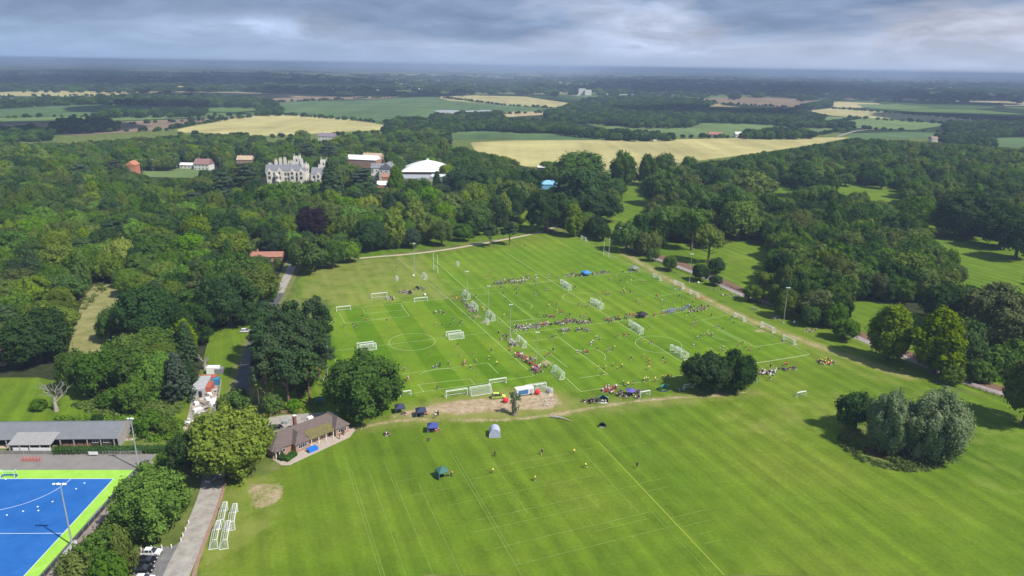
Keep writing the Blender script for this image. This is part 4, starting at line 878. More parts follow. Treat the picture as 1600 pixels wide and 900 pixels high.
def gn_instances(name, pts, idx, rots, scls, label):
    me = bpy.data.meshes.new(name); me.vertices.add(len(pts)); me.vertices.foreach_set('co', np.array(pts, dtype=np.float32).ravel())
    a = me.attributes.new('pick', 'INT', 'POINT'); a.data.foreach_set('value', np.array(idx, dtype=np.int32))
    a = me.attributes.new('turn', 'FLOAT', 'POINT'); a.data.foreach_set('value', np.array(rots, dtype=np.float32))
    a = me.attributes.new('size', 'FLOAT_VECTOR', 'POINT'); a.data.foreach_set('vector', np.array(scls, dtype=np.float32).ravel())
    me.update(); o = link_mesh(name, me); ng = bpy.data.node_groups.new(name, 'GeometryNodeTree')
    ng.interface.new_socket('Geometry', in_out='INPUT', socket_type='NodeSocketGeometry'); ng.interface.new_socket('Geometry', in_out='OUTPUT', socket_type='NodeSocketGeometry')
    gi = ng.nodes.new('NodeGroupInput'); go_ = ng.nodes.new('NodeGroupOutput'); m2p = ng.nodes.new('GeometryNodeMeshToPoints'); iop = ng.nodes.new('GeometryNodeInstanceOnPoints')
    ci = ng.nodes.new('GeometryNodeCollectionInfo'); ci.inputs['Collection'].default_value = pcol; ci.inputs['Separate Children'].default_value = True; ci.inputs['Reset Children'].default_value = True
    def na(nm, tp):
        n = ng.nodes.new('GeometryNodeInputNamedAttribute'); n.data_type = tp; n.inputs['Name'].default_value = nm; return n.outputs['Attribute']
    cx3 = ng.nodes.new('ShaderNodeCombineXYZ'); ng.links.new(na('turn', 'FLOAT'), cx3.inputs[2])
    ng.links.new(gi.outputs[0], m2p.inputs[0]); ng.links.new(m2p.outputs[0], iop.inputs['Points']); ng.links.new(ci.outputs[0], iop.inputs['Instance'])
    iop.inputs['Pick Instance'].default_value = True; ng.links.new(na('pick', 'INT'), iop.inputs['Instance Index'])
    ng.links.new(cx3.outputs[0], iop.inputs['Rotation']); ng.links.new(na('size', 'FLOAT_VECTOR'), iop.inputs['Scale']); ng.links.new(iop.outputs[0], go_.inputs[0])
    md = o.modifiers.new('trees', 'NODES'); md.node_group = ng
    tag(o, label, kind='stuff'); return o
rest = [t for t in WOOD if id(t) not in ownset]
ip = {k: i for i, k in enumerate(PSET)}
def szz(t): p = PROTO[t[4]]; s = t[3] / (2 * p['r']); return (s, s, t[2] / p['h'])
for zn, nm, lb in (('left', 'woodland', 'dense mixed broadleaf wood filling the left side behind the pitches'), ('right', 'woodland', 'dark mixed wood behind the park road on the right')):
    rr = [t for t in rest if t[6] == zn]
    gn_instances(nm, [(t[0], t[1], 0) for t in rr], [ip[(t[4], t[5])] for t in rr], [rnd.random() * 6.28 for _ in rr], [szz(t) for t in rr], lb)
gn_instances('distant_trees', [(t[0], t[1], -.4) for t in FARPTS], [far_src + rnd.randrange(3) for _ in FARPTS], [rnd.random() * 6.28 for _ in FARPTS],
             [(t[3] / 14.4, t[3] / 14.4, t[2] / 13.6) for t in FARPTS], 'hedges, copses and tree belts between the distant fields')
print('WOOD', len(WOOD), 'own', len(own), 'far', len(FARPTS), 'hand', len(HAND))
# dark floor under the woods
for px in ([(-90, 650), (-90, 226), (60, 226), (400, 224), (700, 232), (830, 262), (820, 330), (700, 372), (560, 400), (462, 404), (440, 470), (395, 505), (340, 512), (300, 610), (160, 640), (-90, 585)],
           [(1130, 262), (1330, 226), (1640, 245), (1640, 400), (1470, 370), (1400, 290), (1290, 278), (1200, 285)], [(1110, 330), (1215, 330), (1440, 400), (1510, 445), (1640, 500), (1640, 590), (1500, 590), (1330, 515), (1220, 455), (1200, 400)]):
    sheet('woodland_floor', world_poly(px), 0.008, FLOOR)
# ------------------------------------------------------------------ roads, paths, hard ground
TARMAC = rough_material('tarmac', (.11, .11, .105), (.17, .165, .16), (.24, .23, .215), .45); OLDTAR = rough_material('pale_tarmac', (.22, .20, .18), (.33, .305, .27), (.42, .39, .345), .4); GRAVEL = mat('gravel', (0.46, 0.38, 0.28), 0.95, 0.2, 0.8)
PARKROAD = rough_material('park_road', (.22, .18, .17), (.30, .26, .25), (.38, .34, .33), .5); VERGE = mat('leaf_litter', (0.17, 0.10, 0.065), 0.95, 0.25, 0.6); LANE = mat('lane_tarmac', (0.10, 0.10, 0.11), 0.85, 0.2, 0.4)
PAVING = mat('paving', (0.42, 0.35, 0.29), 0.9, 0.15, 1.0); CONC = mat('concrete', (0.50, 0.47, 0.43), 0.9, 0.2, 0.5)
RUBG = rough_material('rubble_ground', (.16, .13, .10), (.32, .28, .23), (.52, .47, .42), .9)
def road(name, px, w, z, m):
    pts = world_poly(px); out = []
    for i in range(len(pts) - 1):                     # smooth the line
        p0, p1, p2, p3 = pts[max(i - 1, 0)], pts[i], pts[i + 1], pts[min(i + 2, len(pts) - 1)]
        for k in range(6):
            t = k / 6; out.append(0.5 * ((2 * p1) + (p2 - p0) * t + (2 * p0 - 5 * p1 + 4 * p2 - p3) * t * t + (3 * p1 - p0 - 3 * p2 + p3) * t ** 3))
    out.append(pts[-1]); mb = MB(); mb.strip(out, w, z); tag(mb.build(name, m), kind='structure'); return out
LPX = [(470, 398), (460, 408), (449, 432), (436, 458), (418, 492), (400, 530), (384, 575), (376, 620), (362, 660), (345, 720)]
road('lane_verge', LPX, 9.0, 0.026, mat('verge', (0.15, 0.16, 0.045), .95, .25, .3)); road('lane', LPX[:4] + [(428, 475)], 4.2, 0.034, OLDTAR); road('lane', LPX[3:], 4.6, 0.036, LANE)
road('drive', [(336, 730), (330, 765), (318, 800), (303, 840), (284, 880), (262, 930)], 5.6, 0.032, OLDTAR); road('drive_edge', [(352, 752), (343, 785), (326, 830), (308, 880), (297, 930)], 0.9, 0.036, mat('drive_kerb', (0.30, 0.19, 0.13), .9, .2, 1))
mbp = MB(); mbp.poly(world_poly([(262, 930), (200, 930), (214, 880), (221, 856), (272, 853), (290, 838), (303, 812), (310, 835), (290, 870)], 0.030)); tag(mbp.build('car_park', TARMAC), kind='structure')
mbp = MB(); mbp.poly(world_poly([(396, 672), (408, 655), (440, 649), (520, 643), (530, 650), (470, 668), (436, 684), (420, 705)], 0.030)); tag(mbp.build('car_park', OLDTAR), kind='structure')
mbp = MB(); mbp.poly(world_poly([(424, 716), (440, 727), (452, 727), (547, 683), (556, 670), (536, 664), (430, 700)], 0.032)); tag(mbp.build('pavement', PAVING), kind='structure')
RPX = [(955, 374), (980, 385), (1010, 399), (1060, 417), (1110, 437), (1160, 461), (1215, 478), (1290, 506), (1350, 532), (1420, 561), (1500, 594), (1558, 613), (1620, 630)]
road('road_verge', [(x + 2, y - 5) for x, y in RPX], 7.5, 0.024, VERGE); road('park_road', RPX, 3.8, 0.032, PARKROAD)
road('stony_track', [(556, 404), (590, 401), (640, 397), (690, 391), (745, 382), (800, 372), (850, 361), (876, 350)], 2.6, 0.030, GRAVEL)
road('farm_track', [(1308, 214), (1338, 205), (1372, 202)], 6, 0.6, PARKROAD)
road('shed_path', [(-60, 698), (30, 697), (90, 693), (160, 688), (230, 683), (275, 676), (300, 660)], 2.4, 0.03, GRAVEL)
mbp = MB(); mbp.poly(world_poly([(284, 684), (292, 655), (300, 622), (310, 600), (345, 598), (340, 635), (330, 655), (316, 684)], 0.028)); tag(mbp.build('yard', RUBG), kind='structure')
mbp = MB(); mbp.poly(world_poly([(-60, 533), (20, 533), (16, 560), (8, 572), (-60, 573)], 0.03)); tag(mbp.build('bare_earth', mat('bare_earth', (0.34, 0.22, 0.16), .95, .2, .3)), kind='structure')
mbp = MB(); mbp.poly(world_poly([(106, 556), (114, 505), (134, 460), (150, 442), (186, 443), (188, 480), (172, 515), (164, 556)], 0.03)); tag(mbp.build('straw_clearing', rough_material('straw', (0.14, 0.16, 0.045), (0.24, 0.23, 0.09), (0.33, 0.30, 0.14), .15)), kind='structure')

# ------------------------------------------------------------------ pitch markings
WHITE = mat('line_white', (0.48, 0.56, 0.32), 0.8, 0.06, 0.5); FAINT = mat('line_faint', (0.175, 0.25, 0.05), 0.85, 0.3, 0.4); FRAMEW = mat('white_paint', (0.82, 0.82, 0.80), 0.45, 0.0); YLINE = mat('line_yellow', (0.36, 0.38, 0.06), 0.8, 0.1, .5)
def lines(name, segs, w, m, z=0.026, circles=()):
    mb = MB()
    for i, s in enumerate(segs):
        a, b = P(*s[0]), P(*s[1]); mb.strip([a, b], w, z + 0.0005 * (i % 7))
    for c, r, t0, t1 in circles:
        q = P(*c); n = 40; pts = [(q.x + r * math.cos(UA + t0 + (t1 - t0) * k / n), q.y + r * math.sin(UA + t0 + (t1 - t0) * k / n), 0) for k in range(n + 1)]; mb.strip(pts, w, z + .004)
    o = mb.build(name, m); tag(o, kind='structure'); return o
def px_uv(a, b):
    q = UV(a, b); return PJ(q.x, q.y, 0)[:2]
lines('pitch_markings', [((908, 612), (674, 402)), ((908, 612), (1265, 553.5)), ((1265, 553.5), (905, 373)),
    ((847, 430), (1105, 590)), ((779, 504), (860, 497)), ((802, 522), (1000, 497.5)), ((1000, 497), (1105, 482)), ((704, 454), (860, 440)), ((840, 441), (1002, 423)),
    ((780, 457), (834, 498)), ((873, 527), (950, 585)), ((830, 533), (873, 527)), ((904, 591), (950, 584.5)), ((852, 547), (887, 574)), ((852, 547), (835, 550)),
    ((1096, 500), (1180, 542)), ((1096, 500), (1131, 494)), ((1172, 569), (1265, 554.5)), ((1120, 515), (1158, 534)), ((978, 440), (1022, 464)), ((978, 440), (1010, 436)), ((1022, 464), (1065, 457)),
    ((785, 391), (847, 430)), ((1180, 542), (1232, 534)), ((780, 457), (745, 461)), ((834, 498), (800, 502))], 0.14, WHITE,
    circles=[((909, 466), 9.15, 0, 6.283), ((1029, 538), 9.15, 0, 6.283), ((806, 478), 7.5, -.95, .95), ((911, 556), 8.5, -.85, .85), ((1139, 521), 8.5, 2.2, 4.1), ((1000, 452), 8, 2.2, 4.1)])
lines('pitch_markings', [((632, 409), (697, 456)), ((670, 417), (714, 453.5)), ((696, 398), (746, 437)), ((712, 396.6), (772, 439.6)), ((737, 403), (767, 425)), ((640, 400), (670, 417)),
    ((720, 453), (779, 503)), ((842, 374), (905, 372)), ((910, 380), (1050, 450))], 0.17, FAINT)
lines('pitch_markings', [((546, 482), (700, 466)), ((530, 489), (539, 505)), ((539, 505), (640, 494)), ((566, 482), (571, 490)), ((571, 490), (632, 484)), ((632, 484), (626, 474)), ((518, 549), (760, 520)),
    ((511, 541), (528, 571)), ((627, 585), (762, 567)), ((762, 567), (779, 584)), ((634, 616), (833, 587.5)), ((653, 601), (734, 592)), ((734, 592), (742, 601)), ((653, 601), (662, 612)), ((622, 404), (700, 466)), ((700, 466), (835, 587)), ((640, 494), (628, 478))], 0.13, WHITE,
    circles=[((644, 534), 9.15, 0, 6.283), ((692, 592), 9.0, .72, 2.42), ((590, 489), 8.0, 3.9, 5.5)])
a0, b0 = toUV(P(935, 690)); sg = []
for k, (x, y0, y1) in enumerate(((541, 722, 897), (549, 732, 897), (577, 735, 897), (600, 718, 770), (618, 752, 897), (700, 700, 897), (712, 712, 860), (655, 755, 897), (770, 720, 800), (905, 700, 800), (1010, 790, 897))):
    a, b = toUV(P(x, y0)); e = b
    while px_uv(a, e)[1] < y1 and e > -140: e -= 1.0
    sg.append((px_uv(a, b), px_uv(a, e)))
for x0, y, x1 in ((622, 752, 650), (700, 790, 930), (745, 813, 1000), (735, 833, 930), (760, 860, 1010), (800, 884, 1060), (640, 775, 720), (720, 752, 900), (745, 735, 930), (1050, 809, 1100), (1066, 823, 1108), (1078, 838, 1112), (1000, 755, 1035), (1010, 768, 1040), (1100, 850, 1125), (930, 830, 1010), (830, 720, 900), (940, 705, 1010)):
    a, b = toUV(P(x0, y)); e = a
    while px_uv(e, b)[0] < x1: e += 1.0
    sg.append(((x0, y), px_uv(e, b)))
lines('pitch_markings', sg, 0.13, FAINT)
lines('yellow_line', [((935, 690), (1132, 899))], 0.15, YLINE, 0.034)

# ------------------------------------------------------------------ blue hockey pitch
HO = P(178, 748); ea = R(1.65); HX = Vector((math.cos(ea), math.sin(ea), 0)); HY = Vector((-math.sin(ea), math.cos(ea), 0))
def HW(x, y, z=0): return HO + HX * x + HY * y + Vector((0, 0, z))
def hrect(x0, y0, x1, y1, z): return [HW(x0, y0, z), HW(x1, y0, z), HW(x1, y1, z), HW(x0, y1, z)]
BLUE = rough_material('blue_turf', (0.015, 0.095, 0.33), (0.022, 0.125, 0.40), (0.034, 0.15, 0.45), .12); LGREEN = rough_material('lime_turf', (0.25, 0.50, 0.05), (0.30, 0.56, 0.07), (0.36, 0.60, 0.10), .3); HWHITE = mat('hockey_line', (0.8, 0.82, 0.85), .7, 0)
mb = MB(); mb.poly(hrect(-90, -100, 5.6, 12.5, 0.024)); tag(mb.build('tarmac_apron', mat('apron', (0.22, 0.205, 0.19), .9, .15, .3)), kind='structure')
mb = MB(); mb.poly(hrect(3.1, -95, 4.5, 4.2, 0.034)); tag(mb.build('black_rubber_strip', rough_material('rubber', (.035, .037, .042), (.05, .052, .058), (.07, .07, .075), .6)), kind='structure')
mb = MB(); mb.poly(hrect(4.5, -95, 6.6, 8.5, 0.030)); tag(mb.build('edge_path', rough_material('edge_path', (.17, .14, .12), (.25, .21, .18), (.32, .28, .24), .6)), kind='structure')
mb = MB(); mb.poly(hrect(-60, -95, 3.1, 4.2, 0.036)); tag(mb.build('hockey_surround', LGREEN), kind='structure')
mb = MB(); mb.poly(hrect(-55, -91.4, 0, 0, 0.048)); tag(mb.build('hockey_pitch', BLUE), kind='structure')
mb = MB()
for x0, y0, x1, y1 in ((-55, -.12, 0, 0), (-.12, -91.4, 0, -.12), (-55, -22.98, -.12, -22.86), (-55.1, -91.4, -55, 0), (-55, -45.8, -.12, -45.66)): mb.poly(hrect(x0, y0, x1, y1, 0.056))
arc = []
for k in range(41):
    t = -math.pi * k / 40; cx2 = -27.5 + (1.83 if k < 20 else -1.83 if k > 20 else 0); arc.append(HW(cx2 + 14.63 * math.cos(t), 14.63 * math.sin(t) - .06))
mb.strip(arc, .12, 0.062); tag(mb.build('hockey_markings', HWHITE), kind='structure')
for i, (x, y) in enumerate(((132, 755), (119, 764), (82, 784), (59, 792), (36, 799), (11, 805), (60, 798), (9, 749))):
    p = P(x, y); m_ = MB(); m_.tube(p + Vector((0, 0, .05)), p + Vector((0, 0, .16)), .22, .12, 8); tag(m_.build('training_cone', HWHITE), 'small white marker cone lying on the blue hockey pitch', 'cone', 'marker cones on the blue pitch')
DARKM = mat('black_mesh', (0.045, 0.05, 0.058), .7, .1, 1); GALV = mat('galvanised', (0.45, 0.47, 0.49), 0.5, 0.05, 1, metal=.3); WOODF = mat('fence_timber', (0.36, 0.27, 0.18), .9, .2, 1.5)
def barrier(pa, pb, n, h, label, infill=DARKM):
    a, b = Vector(pa), Vector(pb); t = thing('pitch_fence', label, 'fence', (a.x, a.y, 0)); d = (b - a) / n; ang = math.atan2(d.y, d.x); ln = d.length
    pm = MB(); pm.box((ln / 2, 0, h * .5 + .03), (ln - .08, .03, h * .92), 0, 0); pme = pm.mesh('panel', infill); om = MB(); om.tube((0, 0, 0), (0, 0, h + .05), .04, n=6); ome = om.mesh('post', GALV); rm = MB(); rm.tube((0, 0, h), (ln, 0, h), .03, n=5); rme = rm.mesh('rail', GALV)
    for i in range(n):
        q = d * i
        for nm, me in (('panel', pme), ('post', ome), ('rail', rme)): link_mesh(nm, me, t, (q.x, q.y, 0), ang)
    link_mesh('post', ome, t, (d.x * n, d.y * n, 0), ang); return t
barrier(HW(4.4, -60), HW(4.4, 4.6), 26, 1.15, 'low dark mesh fence along the right side of the blue pitch')
barrier(HW(-75, 12.3), HW(1.5, 12.3), 26, 1.1, 'low fence between the tarmac strip and the hedge', mat('thin_mesh', (0.22, 0.2, 0.17), .8, 0))
for x0, x1, lab, nm, h in ((22, 46, 'left of two long white banner boards on the fence', 'banner_board', 1.3), (48, 81, 'right of two long white banner boards on the fence', 'banner_board', 1.3)):
    q0, q1 = P(x0, 707), P(x1, 707); m_ = MB(); m_.box(((q0.x + q1.x) / 2, q0.y - .1, .95), (q1.x - q0.x, .06, h), 0.03); tag(m_.build(nm, FRAMEW), lab, 'banner')
t = thing('sign_board', 'small white notice board before the clipped hedge', 'sign', P(146.5, 713)); m_ = MB(); m_.box((0, 0, 1.0), (2.6, .06, .9)); m_.build('board', FRAMEW, t)
for s in (-1, 1): m_ = MB(); m_.tube((s * 1.1, .06, 0), (s * 1.1, .06, 1.4), .05); m_.build('leg', GALV, t)
for i, (x, y, l) in enumerate(((203, 751, 3.2), (150, 806, 6.0), (192, 766, 5.0))):      # pitch gates and dugout rails
    p = P(x, y); t = thing('pitch_gate', ('grey gate in the pitch fence at the top corner', 'pale rail gate halfway down the pitch fence', 'grey rail gate just below the corner mast')[i], 'gate', p, R(92))
    m_ = MB(); [m_.tube((-l / 2, 0, z), (l / 2, 0, z), .04) for z in (.25, .7, 1.15)]; m_.build('rail', GALV, t)
    for s in (-1, 0, 1): m_ = MB(); m_.tube((s * l / 2, 0, 0), (s * l / 2, 0, 1.3), .05); m_.build('post', GALV, t)
t = thing('equipment_box', 'long white equipment box at the foot of the blue pitch mast', 'box', P(108, 859), R(92)); m_ = MB(); m_.box((0, 0, .35), (5.0, .7, .7)); m_.build('body', FRAMEW, t); m_ = MB(); m_.box((0, 0, .74), (5.1, .8, .08)); m_.build('lid', GALV, t)

# clipped hedge behind the tarmac strip
def hedge(name, pa, pb, w, h, label, leaf='hedge', seed=1):
    a, b = Vector(pa), Vector(pb); g = random.Random(seed); ln = (b - a).length; lb = []; n = int(ln / .8)
    for i in range(n):
        for s in (-1, 0, 1): lb.append((i * ln / n, s * w * .28, h - .55 + g.uniform(-.1, .1), .6)); 
        for s in (-1, 1): lb.append((i * ln / n, s * w * .35, h * .35, .55))
    me = crown_mesh('hedge', seed, lb, (ln / 2, 0, 0), .3, 1.0, LEAF[leaf]); o = link_mesh(name, me, None, (a.x, a.y, 0), math.atan2((b - a).y, (b - a).x)); tag(o, label, 'hedge'); return o
hedge('hedge', P(88, 708), P(272, 706), 2.0, 1.9, 'long clipped hedge between tarmac strip and stable path', seed=3)

# ------------------------------------------------------------------ goals
def net_grid(mb, a, b, c, d, nu, nv, w=.034):
    """net cords between the corners a-b-c-d"""
    a, b, c, d = map(Vector, (a, b, c, d)); nrm = (b - a).cross(d - a).normalized()
    for i in range(1, nu):
        p, q = a.lerp(b, i / nu), d.lerp(c, i / nu); s = (b - a).normalized() * w / 2; mb.poly([p - s, p + s, q + s, q - s])
    for j in range(1, nv):
        p, q = a.lerp(d, j / nv), b.lerp(c, j / nv); s = (d - a).normalized() * w / 2; mb.poly([p - s, p + s, q + s, q - s])
NET = mat('net', (0.72, 0.74, 0.74), .8, 0)
GOALS = {}
def goal_proto(W, H, D, T_, r=.09):
    k = (W, H, D)
    if k in GOALS: return GOALS[k]
    f = MB(); h = W / 2
    f.tube((-h, 0, 0), (-h, 0, H), r); f.tube((h, 0, 0), (h, 0, H), r); f.tube((-h - r, 0, H), (h + r, 0, H), r); post = f.mesh('front_frame', FRAMEW)
    g = MB(); r2 = r * .7
    for s in (-h, h):
        g.tube((s, 0, .04), (s, D, .04), r2); g.tube((s, 0, H), (s, T_, H), r2); g.tube((s, T_, H), (s, D, .04), r2)
    g.tube((-h, D, .05), (h, D, .05), r2); g.tube((-h, T_, H), (h, T_, H), r2 * .7); back = g.mesh('back_frame', FRAMEW)
    n = MB(); st = .33
    net_grid(n, (-h, T_, H), (h, T_, H), (h, D, .05), (-h, D, .05), int(W / st), int(H / st)); net_grid(n, (-h, 0, H), (h, 0, H), (h, T_, H), (-h, T_, H), int(W / st), max(2, int(T_ / st)))
    for s in (-h, h): net_grid(n, (s, 0, 0), (s, 0, H), (s, T_, H), (s, D, 0), int(H / st), int(D / st))
    GOALS[k] = (post, back, n.mesh('net', NET)); return GOALS[k]
def goal(px, py, ang, size, label, tip=0, group=None, z=0.0):
    W, H, D, T_ = size; ms = goal_proto(W, H, D, T_); p = P(px, py); t = thing('goal', label, 'goal', (p.x, p.y, z), 0, group)
    if tip == 1:   # lying on its front frame, base to the sky
        t.rotation_euler = (R(90), 0, ang); t.location.z = .08
    elif tip == 2: # lying on its back net
        t.rotation_euler = (-math.atan2(H, D - T_) * -1 - R(0), 0, ang); t.rotation_euler = (R(-60), 0, ang); t.location.z = .3
    else: t.rotation_euler = (0, 0, ang)
    for nm, me in zip(('front_frame', 'back_frame', 'net'), ms): link_mesh(nm, me, t)
    return t
BIGG, MIDG, SMLG = (7.3, 2.44, 2.0, .9), (6.2, 2.1, 1.8, .6), (3.6, 1.8, 1.2, .4)
UP, DN = UA, UA + math.pi     # mouth towards the camera side / away
GL = [(537, 486, UP, MIDG, 'white goal at the top left corner of the striped pitch', 0), (593, 466, UP, BIGG, 'large white goal on the pale grass with people seated beside it', 0), (658, 472, UP, MIDG, 'white goal at the top right of the striped pitch', 0),
 (571, 543, UP, MIDG, 'rear goal of the back-to-back pair near the big oak', 0), (575, 545, DN, MIDG, 'front goal of the back-to-back pair near the big oak', 0), (709, 525, UP, MIDG, 'rear goal of the back-to-back pair on the central touchline', 0), (712, 527.5, DN, MIDG, 'front goal of the back-to-back pair on the central touchline', 0),
 (621, 437, VA, SMLG, 'small white goal tipped over on the pale grass', 2), (665, 434, VA, MIDG, 'tipped goal on the far left pitch corner', 1), (716, 414, VA, SMLG, 'tiny far goal tipped over inside the rugby lines', 1),
 (731, 464, VA, BIGG, 'tipped goal farthest up the central line', 1), (743, 482, VA, BIGG, 'large tipped goal on the central line among the crowd', 1), (769, 497, VA, BIGG, 'tipped goal below the crowd on the central line', 1), (762, 505, VA, SMLG, 'little upright goal beside the bare goalmouth', 0),
 (817, 538, VA, BIGG, 'tipped goal by the central floodlight row', 1), (802, 538, VA, SMLG, 'small goal with seated people by the central line', 0), (875, 586, VA, BIGG, 'tipped goal nearest on the central line, above the sand', 1),
 (888, 450, VA, BIGG, 'tipped goal at the far centre circle', 1), (880, 447, VA + math.pi, BIGG, 'small upright goal touching the tipped one at the far circle', 0), (937, 479, VA, BIGG, 'tipped goal below the far centre circle', 1), (928, 477, VA + math.pi, BIGG, 'small upright goal touching the tipped one below the far circle', 0),
 (998, 517, VA, BIGG, 'tipped goal above the near centre circle', 1), (989, 513, VA + math.pi, BIGG, 'small upright goal touching the tipped one above the near circle', 0), (1067, 556, VA, BIGG, 'tipped goal below the near centre circle', 1), (1055, 553, VA + math.pi, BIGG, 'small upright goal touching the tipped one below the near circle', 0),
 (1025, 436, VA - math.pi, MIDG, 'farthest goal on the right-hand touchline', 0), (1059, 448, VA - math.pi, BIGG, 'second goal on the right-hand touchline', 0), (1083, 462, VA - math.pi, MIDG, 'third goal on the right-hand touchline with red bags behind', 0), (1154, 499, VA - math.pi, MIDG, 'fourth goal on the right-hand touchline', 0),
 (1197, 516, VA - math.pi, BIGG, 'fifth goal on the right-hand touchline beside a bare patch', 0), (1231, 535, VA - math.pi, MIDG, 'nearest goal on the right-hand touchline', 0), (911, 375, VA - math.pi, MIDG, 'farthest goal at the top corner of the fields', 0),
 (1252, 620, UP, SMLG, 'small goal standing alone on the right-hand grass', 0), (1171, 601, UP, MIDG, 'goal half hidden by the pair of oaks', 0), (1008, 619, UP, SMLG, 'low goal beside the teal shelter', 0), (1076, 608, UP, SMLG, 'goal in the shade of the pair of oaks', 0),
 (714, 620, UP, BIGG, 'large goal at the left end of the sand', 0), (750, 613, DN, BIGG, 'large goal facing the sand, centre of the row', 0), (778, 601, UP, MIDG, 'goal tipped back behind the row at the sand', 0), (634, 619, UP, SMLG, 'goal half hidden by the big oak', 0),
 (838, 611, UP, BIGG, 'large goal behind the display truck', 0), (852, 612, VA + .5, MIDG, 'tilted goal right of the display truck', 0)]
for x, y, a, s, lab, tp in GL: goal(x, y, a, s, lab.replace('tipped goal', 'side-on goal').replace('small upright goal touching the tipped one', 'left-facing goal behind the side-on one'), 0)
for i, (x, y) in enumerate(((334, 858), (350, 858), (345, 826), (361, 829))):
    t = goal(x, y, VA - .10, BIGG, ('front left', 'front right', 'rear left', 'rear right')[i] + ' of four white goals laid beside the drive', 0)
    e = 1.0
    for c in t.children: c.location = (3.65, -.9, 0)

# rugby posts
for (x1, y1, t1), (x2, y2, t2), lab in (((677.5, 422, 393), (684, 427, 397), 'near left rugby posts with crossbar'), ((943, 399, 373), (951, 403, 376), 'far right rugby posts with crossbar')):
    a, b = P(x1, y1), P(x2, y2); c = (a + b) / 2; t = thing('rugby_posts', lab + ' by the pitch edge', 'goalposts', c, math.atan2(b.y - a.y, b.x - a.x)); h = (b - a).length / 2
    for s in (-1, 1): m_ = MB(); m_.tube((s * h, 0, 0), (s * h, 0, 10), .09, .07); m_.build('upright', FRAMEW, t)
    m_ = MB(); m_.tube((-h, 0, 3), (h, 0, 3), .07); m_.build('crossbar', FRAMEW, t)
    for s in (-1, 1): m_ = MB(); m_.tube((s * h, 0, .02), (s * h, 0, 1.8), .24, n=8); m_.build('pad', mat('pad_blue', (.5, .55, .6), .7, 0), t)

# floodlight masts
LAMPG = mat('lamp_glass', (0.75, 0.77, 0.8), .25, 0)
def mast(px, py, h, heads, label, group=None, r=.13):
    p = P(px, py); t = thing('floodlight_mast', label, 'floodlight', p, 0, group); m_ = MB(); m_.tube((0, 0, 0), (0, 0, h), r, r * .55, 8); m_.build('pole', GALV, t)
    m_ = MB(); m_.box((0, 0, .15), (.6, .6, .3)); m_.build('base', CONC, t)
    m_ = MB(); m_.tube((-.55 * heads / 2, 0, h), (.55 * heads / 2, 0, h), .06); m_.build('crossarm', GALV, t); hd = MB(); hd.box((0, -.25, 0), (.5, .38, .28)); hme = hd.mesh('lamp_head', LAMPG)
    for i in range(heads):
        o = link_mesh('lamp_head', hme, t, ((i - (heads - 1) / 2) * .62, 0, h + .1)); o.rotation_euler = (R(25), 0, (i % 2) * .9)
for x, y, h, n, lab in ((648, 428, 16.5, 2, 'on the pale grass left of the rugby posts'), (730, 476, 15.9, 3, 'rising from the crowd on the central line'), (763, 500, 15.4, 2, 'second along the central line'), (797, 532, 15.2, 2, 'third along the central line'),
                        (838, 572, 13.3, 2, 'nearest on the central line'), (967, 393, 14.5, 2, 'at the far right pitch corner'), (1077, 441, 15.0, 3, 'in the middle of the roadside row'), (1224, 505, 16.2, 3, 'nearest in the roadside row'), (513, 608, 15.6, 3, 'between the pines and the big oak')):
    mast(x, y, h, n, 'thin grey floodlight mast ' + lab)
mast(217, 733, 15.2, 3, 'sturdy grey floodlight mast at the corner of the blue pitch', r=.2); mast(113, 852, 16.0, 5, 'sturdy grey floodlight mast halfway down the blue pitch', r=.2)
for x, y, h in ((223, 263, 12), (240, 262, 12), (277, 260, 12), (345, 261, 13), (629, 276, 22)): mast(x, y + 6, h, 2, 'thin mast among the far wood at %s' % {223: 'the orange building', 240: 'the small sports field left side', 277: 'the white caravan', 345: 'the pink-roofed house', 629: 'the left corner of the white dome'}[x])
# ------------------------------------------------------------------ pavilion
BRICK = mat('brick', (0.36, 0.22, 0.15), .9, .16, 2.5); TILE = mat('roof_tile', (0.135, 0.103, 0.095), .9, .22, 1.6); MOSS = mat('moss_tile', (0.15, 0.13, 0.05), .95, .3, 1.2); GLASS = mat('window_glass', (0.03, 0.035, 0.045), .08, 0, spec=.6)
STONE = mat('pale_stone', (0.68, 0.64, 0.57), .9, .18, .5); SLATE = mat('slate', (0.20, 0.205, 0.225), .75, .15, 1.0); DARKW = mat('dark_timber', (0.07, 0.055, 0.045), .85, .2, 1)
def hip(mb, x0, y0, x1, y1, z0, z1, ov=.4, hip0=True, hip1=True, axis='x', m=0, th=.14):
    """hipped or gabled roof over a rectangle, with an eaves thickness"""
    x0 -= ov; y0 -= ov; x1 += ov; y1 += ov
    if axis == 'x':
        d = (y1 - y0) / 2; a = x0 + (d if hip0 else 0); b = x1 - (d if hip1 else 0); r0, r1 = (a, (y0 + y1) / 2, z1), (b, (y0 + y1) / 2, z1)
    else:
        d = (x1 - x0) / 2; a = y0 + (d if hip0 else 0); b = y1 - (d if hip1 else 0); r0, r1 = ((x0 + x1) / 2, a, z1), ((x0 + x1) / 2, b, z1)
    c = [(x0, y0, z0), (x1, y0, z0), (x1, y1, z0), (x0, y1, z0)]; l = [(p[0], p[1], z0 - th) for p in c]
    vs = c + l + [r0, r1]
    fs = [(0, 1, 9, 8), (1, 2, 9), (2, 3, 8, 9), (3, 0, 8)] if axis == 'x' else [(0, 1, 8), (1, 2, 9, 8), (2, 3, 9), (3, 0, 8, 9)]
    fs += [(4, 5, 1, 0), (5, 6, 2, 1), (6, 7, 3, 2), (7, 4, 0, 3), (7, 6, 5, 4)]
    mb.add(vs, fs, m)
